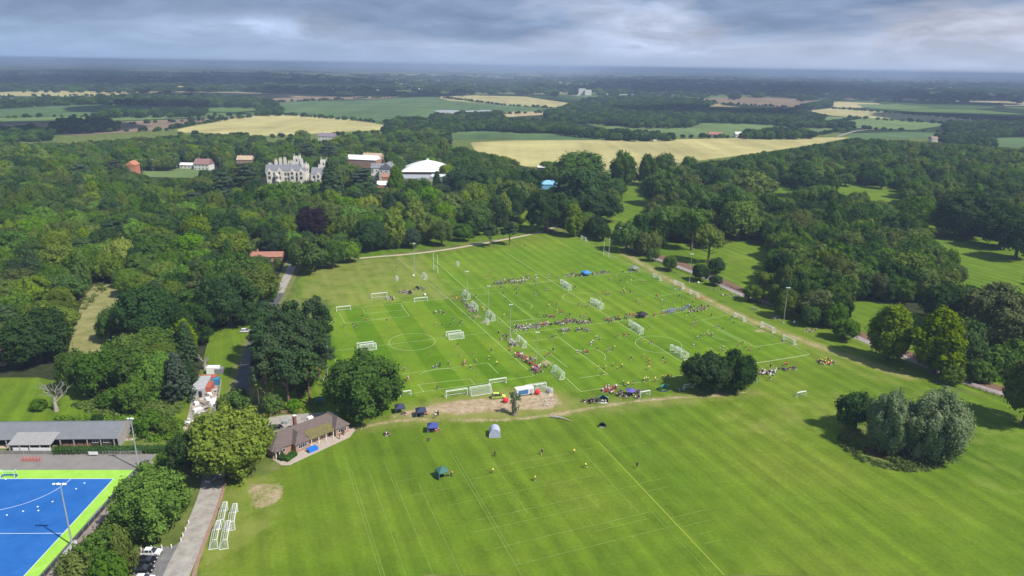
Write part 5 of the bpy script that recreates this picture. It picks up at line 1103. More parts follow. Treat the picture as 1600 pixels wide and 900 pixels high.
def window(parent, c, w, h, rz=0.0, panes=2, frame=None, depth=.1):
    """window frame with its panes, facing local -y after turning by rz"""
    fr = MB(); o = thing_child = None; t = .07
    for s in (-1, 1): fr.box((s * (w / 2 - t / 2), 0, 0), (t, depth, h))
    for z in (-h / 2 + t / 2, h / 2 - t / 2): fr.box((0, 0, z), (w - 2 * t, depth, t))
    for i in range(1, panes): fr.box((-w / 2 + i * w / panes, 0, 0), (t * .8, depth * .8, h - 2 * t))
    o = fr.build('window', frame or FRAMEW, parent, c, rz); p = MB(); p.box((0, .02, 0), (w - t, .03, h - t)); p.build('pane', GLASS, o); return o
pv = thing('pavilion', 'long brick pavilion with brown tiled hipped roof and blue cover outside', 'pavilion', P(463, 708), R(46.5))
m_ = MB(); m_.prism([(-6.2, 1.6), (17.4, 1.6), (17.4, 9.4), (-6.2, 9.4)], 0, 2.6); m_.build('wall', BRICK, pv)
for x0, x1 in ((0, 4.2), (13, 17.4)):
    m_ = MB(); m_.prism([(x0, 0), (x1, 0), (x1, 1.597), (x0, 1.597)], 0, 2.6); m_.build('wall', BRICK, pv); window(pv, ((x0 + x1) / 2, -.03, 1.55), 2.7, 1.25, 0, 4)
m_ = MB(); hip(m_, -6.2, 1.6, 17.4, 9.4, 2.62, 5.5); rf = m_.build('roof', TILE, pv)
for x0, x1 in ((0, 4.2), (13, 17.4)):
    m_ = MB(); hip(m_, x0, 0, x1, 7.0, 2.66, 5.05, hip1=False, axis='y'); m_.build('roof', TILE, pv)
m_ = MB(); vs = [(4.5, -.1, 2.45), (12.7, -.1, 2.45), (12.7, 3.4, 4.03), (4.5, 3.4, 4.03)]; m_.add(vs + [(x, y, z - .12) for x, y, z in vs], [(0, 1, 2, 3), (7, 6, 5, 4), (0, 4, 5, 1), (1, 5, 6, 2), (2, 6, 7, 3), (3, 7, 4, 0)]); m_.build('veranda_roof', MOSS, pv)
for x in (5.0, 7.4, 9.8, 12.2): m_ = MB(); m_.box((x, .1, 1.2), (.16, .16, 2.34)); m_.build('veranda_post', FRAMEW, pv)
for x in (6.0, 8.2, 10.4): window(pv, (x, 1.56, 1.5), 1.5, 1.2, 0, 3)
m_ = MB(); m_.box((11.9, 1.56, 1.05), (1.0, .08, 2.05)); m_.build('door', DARKW, pv)
window(pv, (-3.2, 1.56, 1.5), 1.6, 1.1, 0, 2)
for x in (-5.6, -4.6): m_ = MB(); m_.box((x, 0.9, 1.2), (.2, .2, 2.4)); m_.build('porch_post', FRAMEW, pv)
m_ = MB(); hip(m_, -6.0, .6, -4.2, 3.0, 2.5, 3.2, hip1=False, axis='y', ov=.3); m_.build('porch_roof', TILE, pv)
m_ = MB(); m_.box((4.9, 8.7, 4.4), (.8, .8, 4.6)); ch = m_.build('chimney', mat('dark_brick', (.20, .09, .07), .9, .15, 2), pv); m_ = MB(); m_.box((4.9, 8.7, 6.78), (1.0, 1.0, .16)); m_.build('chimney_cap', STONE, ch)
m_ = MB(); m_.box((9.3, 7.6, 4.75), (1.7, 1.1, .8)); m_.build('roof_vent', FRAMEW, pv)
m_ = MB(); m_.prism([(-2.0, 9.42), (7.0, 9.42), (7.0, 11.4), (-2.0, 11.4)], 0, 2.3); m_.build('rear_annexe', BRICK, pv)
m_ = MB(); m_.box((2.5, 10.4, 2.4), (9.4, 2.2, .12)); m_.build('flat_roof', mat('felt', (.19, .17, .13), .95, .25, 1), pv)
t = thing('covered_table', 'bright blue cover over a table on the pavilion terrace', 'table', P(488, 704), R(46.5)); m_ = MB(); m_.box((0, 0, .95), (3.0, 1.6, .1), taper=.97); m_.box((0, -.8, .5), (3.0, .06, .85)); m_.build('cover', mat('blue_cover', (.02, .17, .62), .5, .06, 1), t)
for sx in (-1, 1):
    for sy in (-1, 1): m_ = MB(); m_.box((sx * 1.35, sy * .65, .45), (.08, .08, .9)); m_.build('leg', GALV, t)
for i, (a_, b_, c_) in enumerate((((434, 713), (447, 720), 1.8), ((447, 720), (463, 709), 1.8), ((440, 706), (453, 703), 1.5))): hedge('hedge', P(*a_), P(*b_), c_, 1.3, ('clipped hedge at the pavilion left end, lane side', 'clipped hedge before the pavilion bay window', 'inner clipped hedge against the pavilion wall')[i], seed=20 + i)
def rail_fence(px, label, h=1.2, sp_=2.2, m=None, rails=(0.45, .8, 1.12), name='timber_fence'):
    m = m or WOODF; pts = world_poly(px); t = thing(name, label, 'fence', pts[0]); om = MB(); om.box((0, 0, h / 2), (.12, .12, h)); ome = om.mesh('post', m)
    for a, b in zip(pts[:-1], pts[1:]):
        n = max(1, round((b - a).length / sp_)); d = (b - a) / n; rm = MB()
        for z in rails: rm.box((d.length / 2, 0, z), (d.length, .05, .11))
        rme = rm.mesh('rail', m)
        for i in range(n):
            q = a + d * i - pts[0]; link_mesh('post', ome, t, (q.x, q.y, 0)); link_mesh('rail', rme, t, (q.x, q.y, 0), math.atan2(d.y, d.x))
    q = pts[-1] - pts[0]; link_mesh('post', ome, t, (q.x, q.y, 0)); return t
rail_fence([(408, 653), (432, 648), (470, 644)], 'orange-brown timber fence behind the pavilion car park', m=mat('fresh_timber', (.42, .26, .13), .9, .15, 1))
rail_fence([(92, 692), (160, 689), (215, 684), (268, 675)], 'timber rail fence along the path by the long shed')
rail_fence([(346, 598), (342, 625), (334, 652), (322, 690)], 'pale timber fence down the right side of the scrapyard', h=1.6, m=mat('pale_timber', (.42, .36, .28), .9, .15, 1), rails=(.4, .8, 1.2, 1.5))
IRON = mat('rust_iron', (.13, .07, .05), .8, .1, 1)
rail_fence([(1000, 399), (1050, 418), (1100, 438)], 'dark iron park railing beside the far stretch of park road', m=IRON, rails=(.3, .65, 1.0), name='park_railing', sp_=3)
rail_fence([(1500, 600), (1530, 610), (1552, 618), (1600, 632)], 'dark iron park railing beside the near stretch of park road', m=IRON, rails=(.3, .65, 1.0), name='park_railing', sp_=2.4)
rail_fence([(1104, 436), (1160, 458), (1215, 474)], 'dark iron park railing behind the middle stretch of park road', m=IRON, rails=(.3, .65, 1.0), name='park_railing', sp_=3)
# ------------------------------------------------------------------ long stable shed
ROOFG = mat('shed_roof', (.175, .185, .20), .7, .1, .5)
sh = thing('stable_shed', 'long low stable shed with grey roof and open dark bays', 'shed', P(185, 699), R(3.0))
m_ = MB(); m_.prism([(-75, 3.5), (-1.0, 3.5), (-1.0, 11), (-75, 11)], 0, 2.5); m_.build('wall', mat('shed_wall', (.10, .07, .055), .9, .2, 1), sh)
m_ = MB(); hip(m_, -75, .6, -.4, 11, 2.62, 5.2, hip0=False, hip1=False, ov=.3); m_.build('roof', ROOFG, sh)
m_ = MB(); m_.add([(-.1, .3, 0), (-.1, 11.2, 0), (-.1, 11.2, 2.6), (-.1, 5.8, 5.3), (-.1, .3, 2.6), (.15, .3, 0), (.15, 11.2, 0), (.15, 11.2, 2.7), (.15, 5.8, 5.45), (.15, .3, 2.7)], [(0, 1, 2, 3, 4), (9, 8, 7, 6, 5), (0, 5, 6, 1), (1, 6, 7, 2), (2, 7, 8, 3), (3, 8, 9, 4), (4, 9, 5, 0)]); m_.build('gable_wall', mat('grey_board', (.33, .31, .30), .9, .15, 1), sh)
pme = MB(); pme.box((0, 0, 1.22), (.22, .22, 2.44)); pme = pme.mesh('post', mat('post_grey', (.36, .33, .30), .9, .1, 1))
for i in range(20): link_mesh('post', pme, sh, (-1.2 - i * 3.7, .45, 0))
m_ = MB(); m_.prism([(-8.5, .9), (-1.0, .9), (-1.0, 3.49), (-8.5, 3.49)], 0, 2.45); m_.build('office', DARKW, sh)
for x in (-6.6, -3.6): window(sh, (x, .87, 1.5), 1.6, .8, 0, 2)
m_ = MB(); vs = [(-28.6, -2.6, 2.55), (-16.8, -2.6, 2.55), (-16.8, 2.6, 3.7), (-28.6, 2.6, 3.7)]; m_.add(vs + [(x, y, z - .12) for x, y, z in vs], [(0, 1, 2, 3), (7, 6, 5, 4), (0, 4, 5, 1), (1, 5, 6, 2), (2, 6, 7, 3), (3, 7, 4, 0)]); m_.build('porch_roof', mat('porch_roof', (.30, .29, .29), .8, .1, 1), sh)
for i in range(5): link_mesh('post', pme, sh, (-28.2 + i * 2.75, -2.4, 0))
for i in range(6): m_ = MB(); m_.box((-14.6 + i * 2.0 - (0 if i < 4 else -40), .5, .5), (1.7, .08, 1.0)); m_.build('half_door', mat('half_door', (.28, .13, .09), .9, .1, 1), sh)
m_ = MB()
# red folded frames on the tarmac strip
t = thing('folded_frames', 'red metal training frames piled on the tarmac strip', 'frames', P(47, 720)); RED = mat('red_paint', (.55, .07, .04), .5, .05, 1)
for i in range(6):
    m_ = MB(); x = -2.4 + i * .9; m_.tube((x, -.5, .05), (x + .5, .6, 1.1), .06); m_.tube((x + .5, .6, 1.1), (x + 1.0, -.4, .1), .06); m_.tube((x, -.5, .3), (x + 1.0, -.4, .3), .05); m_.build('frame', RED, t)
# hockey goal with keeper kit
t = thing('hockey_goal', 'hockey goal with blue backboard at the top of the blue pitch', 'goal', HW(-27.5, .2), ea); m_ = MB()
for s in (-1.83, 1.83): m_.tube((s, 0, 0), (s, 0, 2.14), .05); m_.tube((s, 0, 2.14), (s, .9, 2.14), .04); m_.tube((s, .9, 2.14), (s, 1.3, 0), .04)
m_.tube((-1.83, 0, 2.14), (1.83, 0, 2.14), .05); m_.build('frame', FRAMEW, t); m_ = MB(); m_.box((0, 1.25, .23), (3.66, .05, .46)); m_.box((-1.83, .63, .23), (.05, 1.2, .46)); m_.box((1.83, .63, .23), (.05, 1.2, .46)); m_.build('backboard', mat('board_blue', (.02, .10, .40), .6, 0), t)
m_ = MB(); net_grid(m_, (-1.83, .9, 2.14), (1.83, .9, 2.14), (1.83, 1.3, 0), (-1.83, 1.3, 0), 12, 7); m_.build('net', mat('teal_net', (.15, .5, .55), .8, 0), t)

# ------------------------------------------------------------------ the mansion and the school buildings beyond the trees
GABLEST = STONE
def gable(mb, c, w, h, dep, rz, m=0):
    """a stone gable wall: rectangle with a pointed top; local x across"""
    co, si = math.cos(rz), math.sin(rz); pr = [(-w / 2, 0), (w / 2, 0), (w / 2, h), (0, h + w * .62), (-w / 2, h)]
    f = [(c[0] + x * co + dep / 2 * si, c[1] + x * si - dep / 2 * co, c[2] + z) for x, z in pr]; b = [(c[0] + x * co - dep / 2 * si, c[1] + x * si + dep / 2 * co, c[2] + z) for x, z in pr]
    mb.add(f + b, [(0, 1, 2, 3, 4), (9, 8, 7, 6, 5)] + [((i + 1) % 5, i, 5 + i, 5 + (i + 1) % 5) for i in range(5)], m)
def mullion(parent, x, y, z, w=1.8, h=2.6, n=2): window(parent, (x, y, z), w, h, 0, n, frame=mat('stone_mullion', (.58, .54, .46), .9, .05, 1), depth=.3)
mp_ = P(412, 290); mn = thing('mansion', 'pale stone gothic mansion with slate roofs, gables, towers and clustered chimneys', 'mansion', (mp_.x, mp_.y, 0), R(4))
def mbx(name, x0, y0, x1, y1, z0, z1, m=STONE, parent=mn): b = MB(); b.prism([(x0, y0), (x1, y0), (x1, y1), (x0, y1)], z0, z1); return b.build(name, m, parent)
mbx('wall', 2, 2, 37, 18, 0, 13); mbx('wall', 41, 6, 56, 18, 0, 9.5); mbx('wall', 37, 8, 41, 18, 0, 8.5)
b = MB(); hip(b, 2, 2, 37, 10, 13.05, 18.0, hip0=False, hip1=False, ov=.2); b.build('roof', SLATE, mn); b = MB(); hip(b, 2, 10, 37, 18, 13.05, 18.4, hip0=False, hip1=False, ov=.2); b.build('roof', SLATE, mn)
b = MB(); hip(b, 41, 6, 56, 18, 9.55, 15.0, hip0=False, hip1=False, ov=.2); b.build('roof', SLATE, mn)
for gx, gw, y in ((5.5, 5, 1.6), (14.5, 6.5, 1.0), (25.5, 5, 1.6), (33.5, 6, .6), (47.5, 5, 5.4)):
    zt = 11.6 if gx < 40 else 8.4; b = MB(); gable(b, (gx, y, 0), gw, zt, .9, 0); b.build('gable', STONE, mn); mullion(mn, gx, y - .5, zt - .6); mullion(mn, gx, y - .5, zt - 4.6, 2.4)
    b = MB(); b.tube((gx, y, zt + gw * .62), (gx, y, zt + gw * .62 + 1.6), .18, .05); b.build('finial', STONE, mn)
    b = MB(); hip(b, gx - gw / 2 + .3, y + .5, gx + gw / 2 - .3, y + 7, zt + .1, zt + gw * .58, hip0=False, hip1=False, axis='y', ov=.0); b.build('cross_roof', SLATE, mn)
for x in (9.5, 19.5, 22, 29.5): mullion(mn, x, 1.95, 10.2); mullion(mn, x, 1.95, 5.8)
for x in (43.5, 51, 54): mullion(mn, x, 5.95, 7.2)
b = MB(); b.tube((12.2, .2, 0), (12.2, .2, 10.4), 2.1, 2.1, 8); b.build('bay_tower', STONE, mn)
for z in (3.2, 7.6): 
    for a_ in (-.6, 0, .6): window(mn, (12.2 + math.sin(a_) * 2.1, .2 - math.cos(a_) * 2.1, z), 1.1, 2.2, a_, 1)
def tower(x, y, w, h, n=4, label='tower'):
    b = MB(); b.prism([(x - w / 2, y - w / 2), (x + w / 2, y - w / 2), (x + w / 2, y + w / 2), (x - w / 2, y + w / 2)], 0, h); t_ = b.build('tower', STONE, mn)
    for i in range(n):
        for s in (-1, 1):
            o = -w / 2 + (i + .5) * w / n; q = MB(); q.box((x + o, y + s * (w / 2 - .2), h + .5), (w / n * .55, .4, 1.0)); q.build('merlon', STONE, t_)
    for sx in (-1, 1):
        for sy in (-1, 1): q = MB(); q.tube((x + sx * w / 2, y + sy * w / 2, h - 2), (x + sx * w / 2, y + sy * w / 2, h + 3.4), .45, .12, 6); q.build('pinnacle', STONE, t_)
    window(mn, (x, y - w / 2 - .03, h - 2.6), 1.4, 2.2, 0, 2, frame=STONE); return t_
tower(27.5, 16, 5.2, 23.5); tower(51.5, 15, 5.0, 20.5); tower(35.5, 6, 3.4, 17.5, 3)
for x, y, h in ((9.5, 12, 22.0), (13.5, 12, 23.2), (17.5, 12, 23.6), (21.5, 11, 20.5), (32, 13, 22.5), (24.5, 9, 21.5), (38, 9, 18.5), (5, 8, 19.0), (48, 12, 17.5), (55.5, 14, 20.8)):
    b = MB(); b.box((x, y, (14 + h - 1.4) / 2), (2.6, 1.3, h - 15.4)); c_ = b.build('chimney_stack', STONE, mn)
    for k in range(3): q = MB(); q.tube((x - .8 + .8 * k, y, h - 1.45), (x - .8 + .8 * k, y, h + .4), .3, .26, 8); q.build('chimney_pot', STONE, c_)
# white domed sports hall
WHROOF = mat('white_roof', (.85, .85, .84), .5, .02, .2); p0, p1 = P(627, 279), P(708, 279); wd = (p1 - p0).length
dm = thing('domed_hall', 'large white shallow-domed roof hall with brick walls', 'hall', (p0.x, p0.y, 0), R(5)); b = MB(); b.prism([(2, 2), (wd - 2, 2), (wd - 2, 34), (2, 34)], 0, 6.4); b.build('wall', BRICK, dm)
b = MB(); n = 14; vs = []; cx0, cy0 = wd / 2, 18
rings = 7
for j in range(rings):
    t_ = j / (rings - 1); k = 1 - t_ * .97; z = 6.45 + 9.2 * t_ + 1.0 * math.sin(t_ * math.pi)
    for q in ((-1, -1), (0, -1.0), (1, -1), (1, 0), (1, 1), (0, 1), (-1, 1), (-1, 0)): vs.append((cx0 + q[0] * wd / 2 * k, cy0 + q[1] * 18 * k, z))
fs = [(j * 8 + i, j * 8 + (i + 1) % 8, (j + 1) * 8 + (i + 1) % 8, (j + 1) * 8 + i) for j in range(rings - 1) for i in range(8)] + [tuple(range((rings - 1) * 8, rings * 8)), tuple(range(7, -1, -1))]
b.add(vs, fs); b.build('roof', WHROOF, dm); b = MB(); b.tube((cx0, cy0, 15.4), (cx0, cy0, 17.0), 1.3, .8, 8); b.build('roof_vent', WHROOF, dm)
for i in range(6): window(dm, (8 + i * 7, 1.96, 4), 1.6, 1.2, 0, 2)
def simple_house(name, label, cat, px, py, w, dep, eave, ridge, wallm, roofm, rz=0.0, hipped=False, wins=3, chim=1, axis='x', floors=1, flat=False):
    p = P(px, py); t = thing(name, label, cat, (p.x, p.y, 0), rz); b = MB(); b.prism([(-w / 2, 0), (w / 2, 0), (w / 2, dep), (-w / 2, dep)], 0, eave); b.build('wall', wallm, t)
    b = MB()
    if flat: b.box((0, dep / 2, eave + .25), (w + .8, dep + .8, .45))
    else: hip(b, -w / 2, 0, w / 2, dep, eave + .02, ridge, hip0=hipped, hip1=hipped, axis=axis)
    r_ = b.build('roof', roofm, t)
    if not hipped and not flat:
        for s in (-1, 1):
            g_ = MB(); x = s * (w / 2 - .12)
            if axis == 'x': g_.add([(x - .1, 0, eave), (x - .1, dep, eave), (x - .1, dep / 2, ridge - .25), (x + .1, 0, eave), (x + .1, dep, eave), (x + .1, dep / 2, ridge - .25)], [(0, 1, 2), (5, 4, 3), (0, 3, 4, 1), (1, 4, 5, 2), (2, 5, 3, 0)])
            else:
                y = dep / 2 + s * (dep / 2 - .12); g_.add([(-w / 2, y - .1, eave), (w / 2, y - .1, eave), (0, y - .1, ridge - .25), (-w / 2, y + .1, eave), (w / 2, y + .1, eave), (0, y + .1, ridge - .25)], [(2, 1, 0), (3, 4, 5), (1, 4, 3, 0), (2, 5, 4, 1), (0, 3, 5, 2)])
            g_.build('gable', wallm, t)
    for fl in range(floors):
        for i in range(wins): window(t, (-w / 2 + (i + .5) * w / wins, -.04, eave * (fl + .55) / floors), min(1.6, w / wins * .5), min(1.4, eave / floors * .5), 0, 2)
    for i in range(chim): b = MB(); x = -w * .3 + i * w * .6; b.box((x, dep / 2 + .6, ridge + .2), (.9, .7, 2.0)); b.build('chimney', BRICK, r_ if False else t)
    return t
GREYR = mat('grey_roof', (.32, .33, .36), .6, .08, .4); WALLW = mat('white_render', (.68, .66, .62), .8, .05, .5); PINKT = mat('red_tile', (.36, .17, .12), .9, .15, .8); TANR = mat('tan_roof', (.46, .35, .24), .9, .12, .5); ORBR = mat('orange_brick', (.48, .20, .11), .9, .1, .5)
simple_house('school_block', 'long flat grey-roofed school block in front of the white dome', 'building', 662, 290, 42, 18, 6.5, 8.8, WALLW, GREYR, R(4), wins=8, chim=0)
simple_house('school_wing', 'white flat-topped wing right of the long grey roof', 'building', 688, 290, 16, 14, 8.0, 9, WALLW, WHROOF, R(4), wins=4, chim=0, flat=True)
simple_house('slate_house', 'stone house with slate roof left of the white dome', 'house', 604, 282, 14, 13, 11, 16.5, STONE, SLATE, R(-8), wins=3, chim=2, axis='y', floors=2)
simple_house('slate_house', 'slate-roofed stone block joining the white barn', 'house', 592, 280, 14, 12, 10.5, 14.5, STONE, SLATE, R(5), wins=4, floors=2)
simple_house('white_roofed_barn', 'long barn with white curved roof above the cedar', 'barn', 563, 262, 36, 14, 8.5, 12.5, BRICK, WHROOF, R(-12), wins=6, chim=0)
simple_house('tan_roofed_block', 'tan-roofed block behind the long barn', 'building', 580, 259, 20, 14, 9, 13, BRICK, TANR, R(-8), wins=4, chim=1)
simple_house('red_brick_house', 'small red brick house below the slate house', 'house', 598, 299, 9, 8, 5.5, 8.5, ORBR, WHROOF, R(5), wins=2, chim=1)
simple_house('red_brick_house', 'second red brick house, higher, by the tall bright tree', 'house', 603, 288, 7, 7, 6.5, 9, ORBR, PINKT, R(5), wins=2, chim=1)
simple_house('dark_clad_block', 'dark clad block with pale roof edge beyond the corner oak', 'building', 856, 280, 20, 12, 11, 12, DARKW, WALLW, R(0), wins=0, chim=0, flat=True)
simple_house('blue_marquee', 'light blue marquee roof below the dark clad block', 'marquee', 858, 296, 17, 12, 4.5, 7.5, mat('marquee_blue', (.18, .42, .66), .6, .04, 1), mat('marquee_roof', (.22, .48, .72), .6, .04, 1), R(0), wins=0, chim=0, hipped=True)
simple_house('lodge', 'red-tiled lodge roof almost hidden in trees at the lane top', 'house', 416, 409, 17, 7, 2.8, 5.0, BRICK, PINKT, R(6), wins=4, chim=1)
simple_house('orange_brick_building', 'orange brick gable end beside the narrow yellow tree', 'building', 205, 275, 9, 14, 10, 13.5, ORBR, ORBR, R(10), wins=1, chim=0, axis='y')
simple_house('pink_roofed_house', 'white house with dull pink roof above the small sports field', 'house', 315, 266, 16, 11, 6, 11, WALLW, mat('mauve_tile', (.27, .16, .15), .9, .1, 1), R(-6), wins=4, chim=2, floors=2)
simple_house('white_clubhouse', 'low white clubhouse by the small sports field', 'building', 293, 264, 16, 7, 4, 6, WALLW, WHROOF, R(-4), wins=4, chim=0)
simple_house('tan_roofed_house', 'house with tan roof left of the mansion trees', 'house', 382, 257, 16, 10, 5, 9, BRICK, TANR, R(3), wins=3)
simple_house('farmhouse', 'slate-roofed farmhouse at the edge of the pale wheat', 'farmhouse', 510, 220, 24, 10, 6, 10.5, STONE, mat('purple_slate', (.22, .19, .24), .8, .1, 1), R(-6), wins=5, chim=2, floors=2)
for i, (x, y, w, rf, wl, lab) in enumerate(((1002, 219, 26, PINKT, BRICK, 'pink-roofed farm house left of the white gable beyond the big wheat field'), (1020, 220, 12, WALLW, WALLW, 'small white-roofed farm building beyond the big wheat field'), (990, 217, 14, PINKT, BRICK, 'leftmost low farm roof beyond the big wheat field'),
        (1118, 215, 22, PINKT, BRICK, 'low reddish farm roofs in the hedge right of the big wheat'), (1154, 214.5, 10, WALLW, WALLW, 'tiny white barn at the hedge end above the big wheat'), (1461, 222, 11, mat('rose_tile', (.3, .2, .17), .9, .1, 1), STONE, 'isolated cottage against the dark copse at right'))):
    simple_house('farm_building', lab, 'farm building', x, y, w, 11, 5, 8.5, wl, rf, R((-8, 4, 0, -5, 3, 5)[i]), wins=3, chim=0)
for i, (x, y, w) in enumerate(((688, 181, 22), (702, 180.5, 40), (720, 181.5, 34), (742, 181, 30), (760, 180, 26), (710, 184, 18))): simple_house('grey_barn', 'grey-roofed barn of the big farm on the far slope, number along the row left to right', 'barn', x, y, w, 18, 7, 11, WALLW, GREYR, R(-5), wins=0, chim=0)['label'] = ('leftmost grey barn', 'longest grey barn', 'middle grey barn', 'grey barn right of the middle', 'rightmost grey barn', 'lowest grey shed')[i] + ' of the farm on the far slope'
for i, (x, y, w, h) in enumerate(((909, 148.5, 26, 24), (919, 149, 26, 20), (897, 149.5, 40, 9), (950, 149.5, 60, 7), (985, 150.5, 80, 6), (855, 145, 40, 6))):
    simple_house('factory_block', ('tall white factory tower block', 'second white factory tower block', 'low white factory hall left', 'low white factory hall right', 'long flat warehouse right of the factory', 'small white hall left of the factory')[i] + ' on the far plain', 'factory', x, y, w, 24, h, h, WALLW, WHROOF, 0, wins=0, chim=0, flat=True)
g = random.Random(9)
for i in range(46):                                    # villages and farms scattered on the far plain
    x = g.choice([g.uniform(400, 900), g.uniform(0, 1600)]); y = g.uniform(113, 138)
    d_ = 'left' if x < 530 else 'middle' if x < 1060 else 'right'; simple_house('distant_house', 'tiny pale building on the %s part of the far plain' % d_, 'house', x, y + x * .009, g.uniform(10, 30), 12, 5, 8.5, WALLW, g.choice([GREYR, PINKT, WHROOF]), g.uniform(-.3, .3), wins=0, chim=0).__setitem__('group', 'tiny buildings on the %s part of the far plain' % d_)
# ------------------------------------------------------------------ vehicles
TYRE = mat('tyre', (.02, .02, .02), .8, 0); HUB = mat('hub', (.4, .4, .42), .4, 0, metal=.5); LIGHTM = mat('headlamp', (.7, .72, .75), .2, 0); TAILM = mat('tail_lamp', (.35, .02, .02), .3, 0)
def lofted(mb, prof, hw_low, hw_top, zmid, m=0):
    """car shell: side profile extruded with the sides leaning in above zmid"""
    def hw(z, top=max(p[1] for p in prof)): return hw_low if z <= zmid else hw_low + (hw_top - hw_low) * (z - zmid) / max(.01, top - zmid)
    n = len(prof); vs = [(x, -hw(z), z) for x, z in prof] + [(x, hw(z), z) for x, z in prof]
    mb.add(vs, [tuple(range(n)), tuple(range(2 * n - 1, n - 1, -1))] + [((i + 1) % n, i, n + i, n + (i + 1) % n) for i in range(n)], m)
def car(px, py, rz, paint, label, kind='hatch', L_=4.3, name='parked_car', cat='car', stripes=None):
    p = P(px, py) if py is not None else px; t = thing(name, label, cat, (p.x, p.y, .03), rz); h = {'hatch': 1.46, 'estate': 1.5, 'suv': 1.85}[kind]; l = L_ / 2; w = .88 if kind != 'suv' else .93
    s = L_ / 4.3; b = MB()
    lofted(b, [(-l, .35), (-l + .05, .75), (-l + .25, .92), (-l + .3 * s, .95), (l - 1.25 * s, .93), (l - .35, .80), (l - .05, .66), (l, .35)], w, w * .97, .7)
    b.build('body', paint, t)
    c = MB(); rear = {'hatch': -l + .35, 'estate': -l + .18, 'suv': -l + .12}[kind]
    cab = [(rear, .935), (rear + .28, h - .06), (rear + .55, h), (l - 2.1 * s, h), (l - 1.75 * s, h - .07), (l - 1.1 * s, .925)]
    lofted(c, cab, w * .93, w * .72, .94); cabin = c.build('window', GLASS, t)
    r_ = MB(); r_.box(((rear + .45 + l - 1.95 * s) / 2, 0, h + .012), (l - 1.95 * s - rear - .45, w * 1.42, .05), taper=.94); r_.build('car_roof', paint, t)
    for sx in (rear + .62, (rear + l) / 2 - .35, l - 1.72 * s):
        for sy in (-1, 1):
            q = MB(); q.tube((sx + (.25 if sx > 0 else 0), sy * w * .93, .94), (sx, sy * w * .72, h - .01), .045, n=5); q.build('pillar', paint, t)
    wb = l * .62
    for sx in (-1, 1):
        for sy in (-1, 1):
            q = MB(); q.tube((sx * wb, sy * (w - .2), .33), (sx * wb, sy * (w + .02), .33), .33, n=14); wh = q.build('wheel', TYRE, t); q = MB(); q.tube((sx * wb, sy * (w + .02), .33), (sx * wb, sy * (w + .035), .33), .2, n=10); q.build('hub', HUB, wh)
    for sy in (-1, 1):
        q = MB(); q.box((l - .1, sy * w * .72, .66), (.16, .34, .14)); q.build('headlight', LIGHTM, t); q = MB(); q.box((-l + .06, sy * w * .78, .78), (.12, .24, .2)); q.build('tail_light', TAILM, t)
        q = MB(); q.box((l - 1.55 * s, sy * (w + .08), 1.0), (.16, .18, .12)); q.build('mirror', paint, t)
    q = MB(); q.box((l + .01, 0, .45), (.06, w * 1.3, .16)); q.build('grille', TYRE, t)
    if stripes:
        for sy in (-1, 1):
            q = MB()
            for i in range(6): q.box((-l + .5 + i * .62, sy * (w + .006), .66), (.32, .01, .3))
            q.build('chequer_band', stripes, t)
    return t
WPAINT = mat('white_car_paint', (.78, .78, .78), .25, 0, spec=.6); KPAINT = mat('black_car_paint', (.012, .013, .016), .18, 0, spec=.7); SPAINT = mat('silver_car_paint', (.42, .46, .52), .3, 0, metal=.3)
car(237, 866, R(2), WPAINT, 'white car parked at the car park end, uppermost of the row', 'hatch'); car(229, 879, R(4), KPAINT, 'black car parked just below the white one', 'hatch')
car(223, 893, R(6), KPAINT, 'second black car, lower one, in the car park row', 'estate', 4.6); car(225, 908, R(3), WPAINT, 'white car cut by the bottom edge of the picture', 'hatch')
car(331, 750, R(82), SPAINT, 'silver-blue car on the drive under the yellow-green tree', 'hatch'); car(384, 519, R(8), WPAINT, 'white car on the lane grass beneath the big wood', 'estate', 4.4)
car(430, 671, R(40), KPAINT, 'black car parked behind the pavilion', 'estate', 4.6); car(418, 682, R(40), WPAINT, 'white car half hidden by the tree at the pavilion end', 'hatch')
car(779, 622, R(8), mat('lime_paint', (.58, .66, .10), .35, 0), 'lime yellow ambulance four-by-four on the sand', 'suv', 4.8, 'ambulance_car', 'ambulance', mat('chequer_green', (.05, .22, .06), .5, 0))
g = random.Random(4); CM = [WPAINT, SPAINT, KPAINT, mat('red_car_paint', (.3, .03, .02), .3, 0), mat('blue_car_paint', (.03, .07, .2), .3, 0)]
CD = ['white', 'silver', 'black', 'red', 'blue']
src = {}
for i in range(26):
    k = g.randrange(5); x = 812 + (i % 13) * 2.0; y = 268 + (i // 13) * 3.2; pp = P(x, y)
    if k not in src: src[k] = car(pp, None, R(80), CM[k], 'tiny %s car in the distant car park left of the dark clad block' % CD[k]); o = src[k]
    else: o = copy_tree(src[k], None, (pp.x, pp.y, .03), R(80))
    o['group'] = 'cars in the distant car park'; o['label'] = 'tiny %s car in the distant car park left of the dark clad block' % CD[k]
# white bollards
bo = MB(); bo.tube((0, 0, 0), (0, 0, .95), .13, .11, 8); bme = bo.mesh('bollard', FRAMEW)
for i, (x, y, l) in enumerate(((221, 861, 'leftmost of the bollards, above the white car'), (237, 858, 'second bollard, above the white car'), (253, 857, 'third bollard from the left'), (268, 856, 'fourth bollard, where the row turns up the drive'), (283, 846, 'lowest bollard beside the drive'),
                               (286, 838, 'second bollard up the drive'), (290, 829, 'third bollard up the drive'), (295, 818, 'topmost bollard up the drive'))):
    tag(link_mesh('bollard', bme, None, P(x, y)), 'white post, ' + l, 'bollard', 'white bollards round the car park corner')
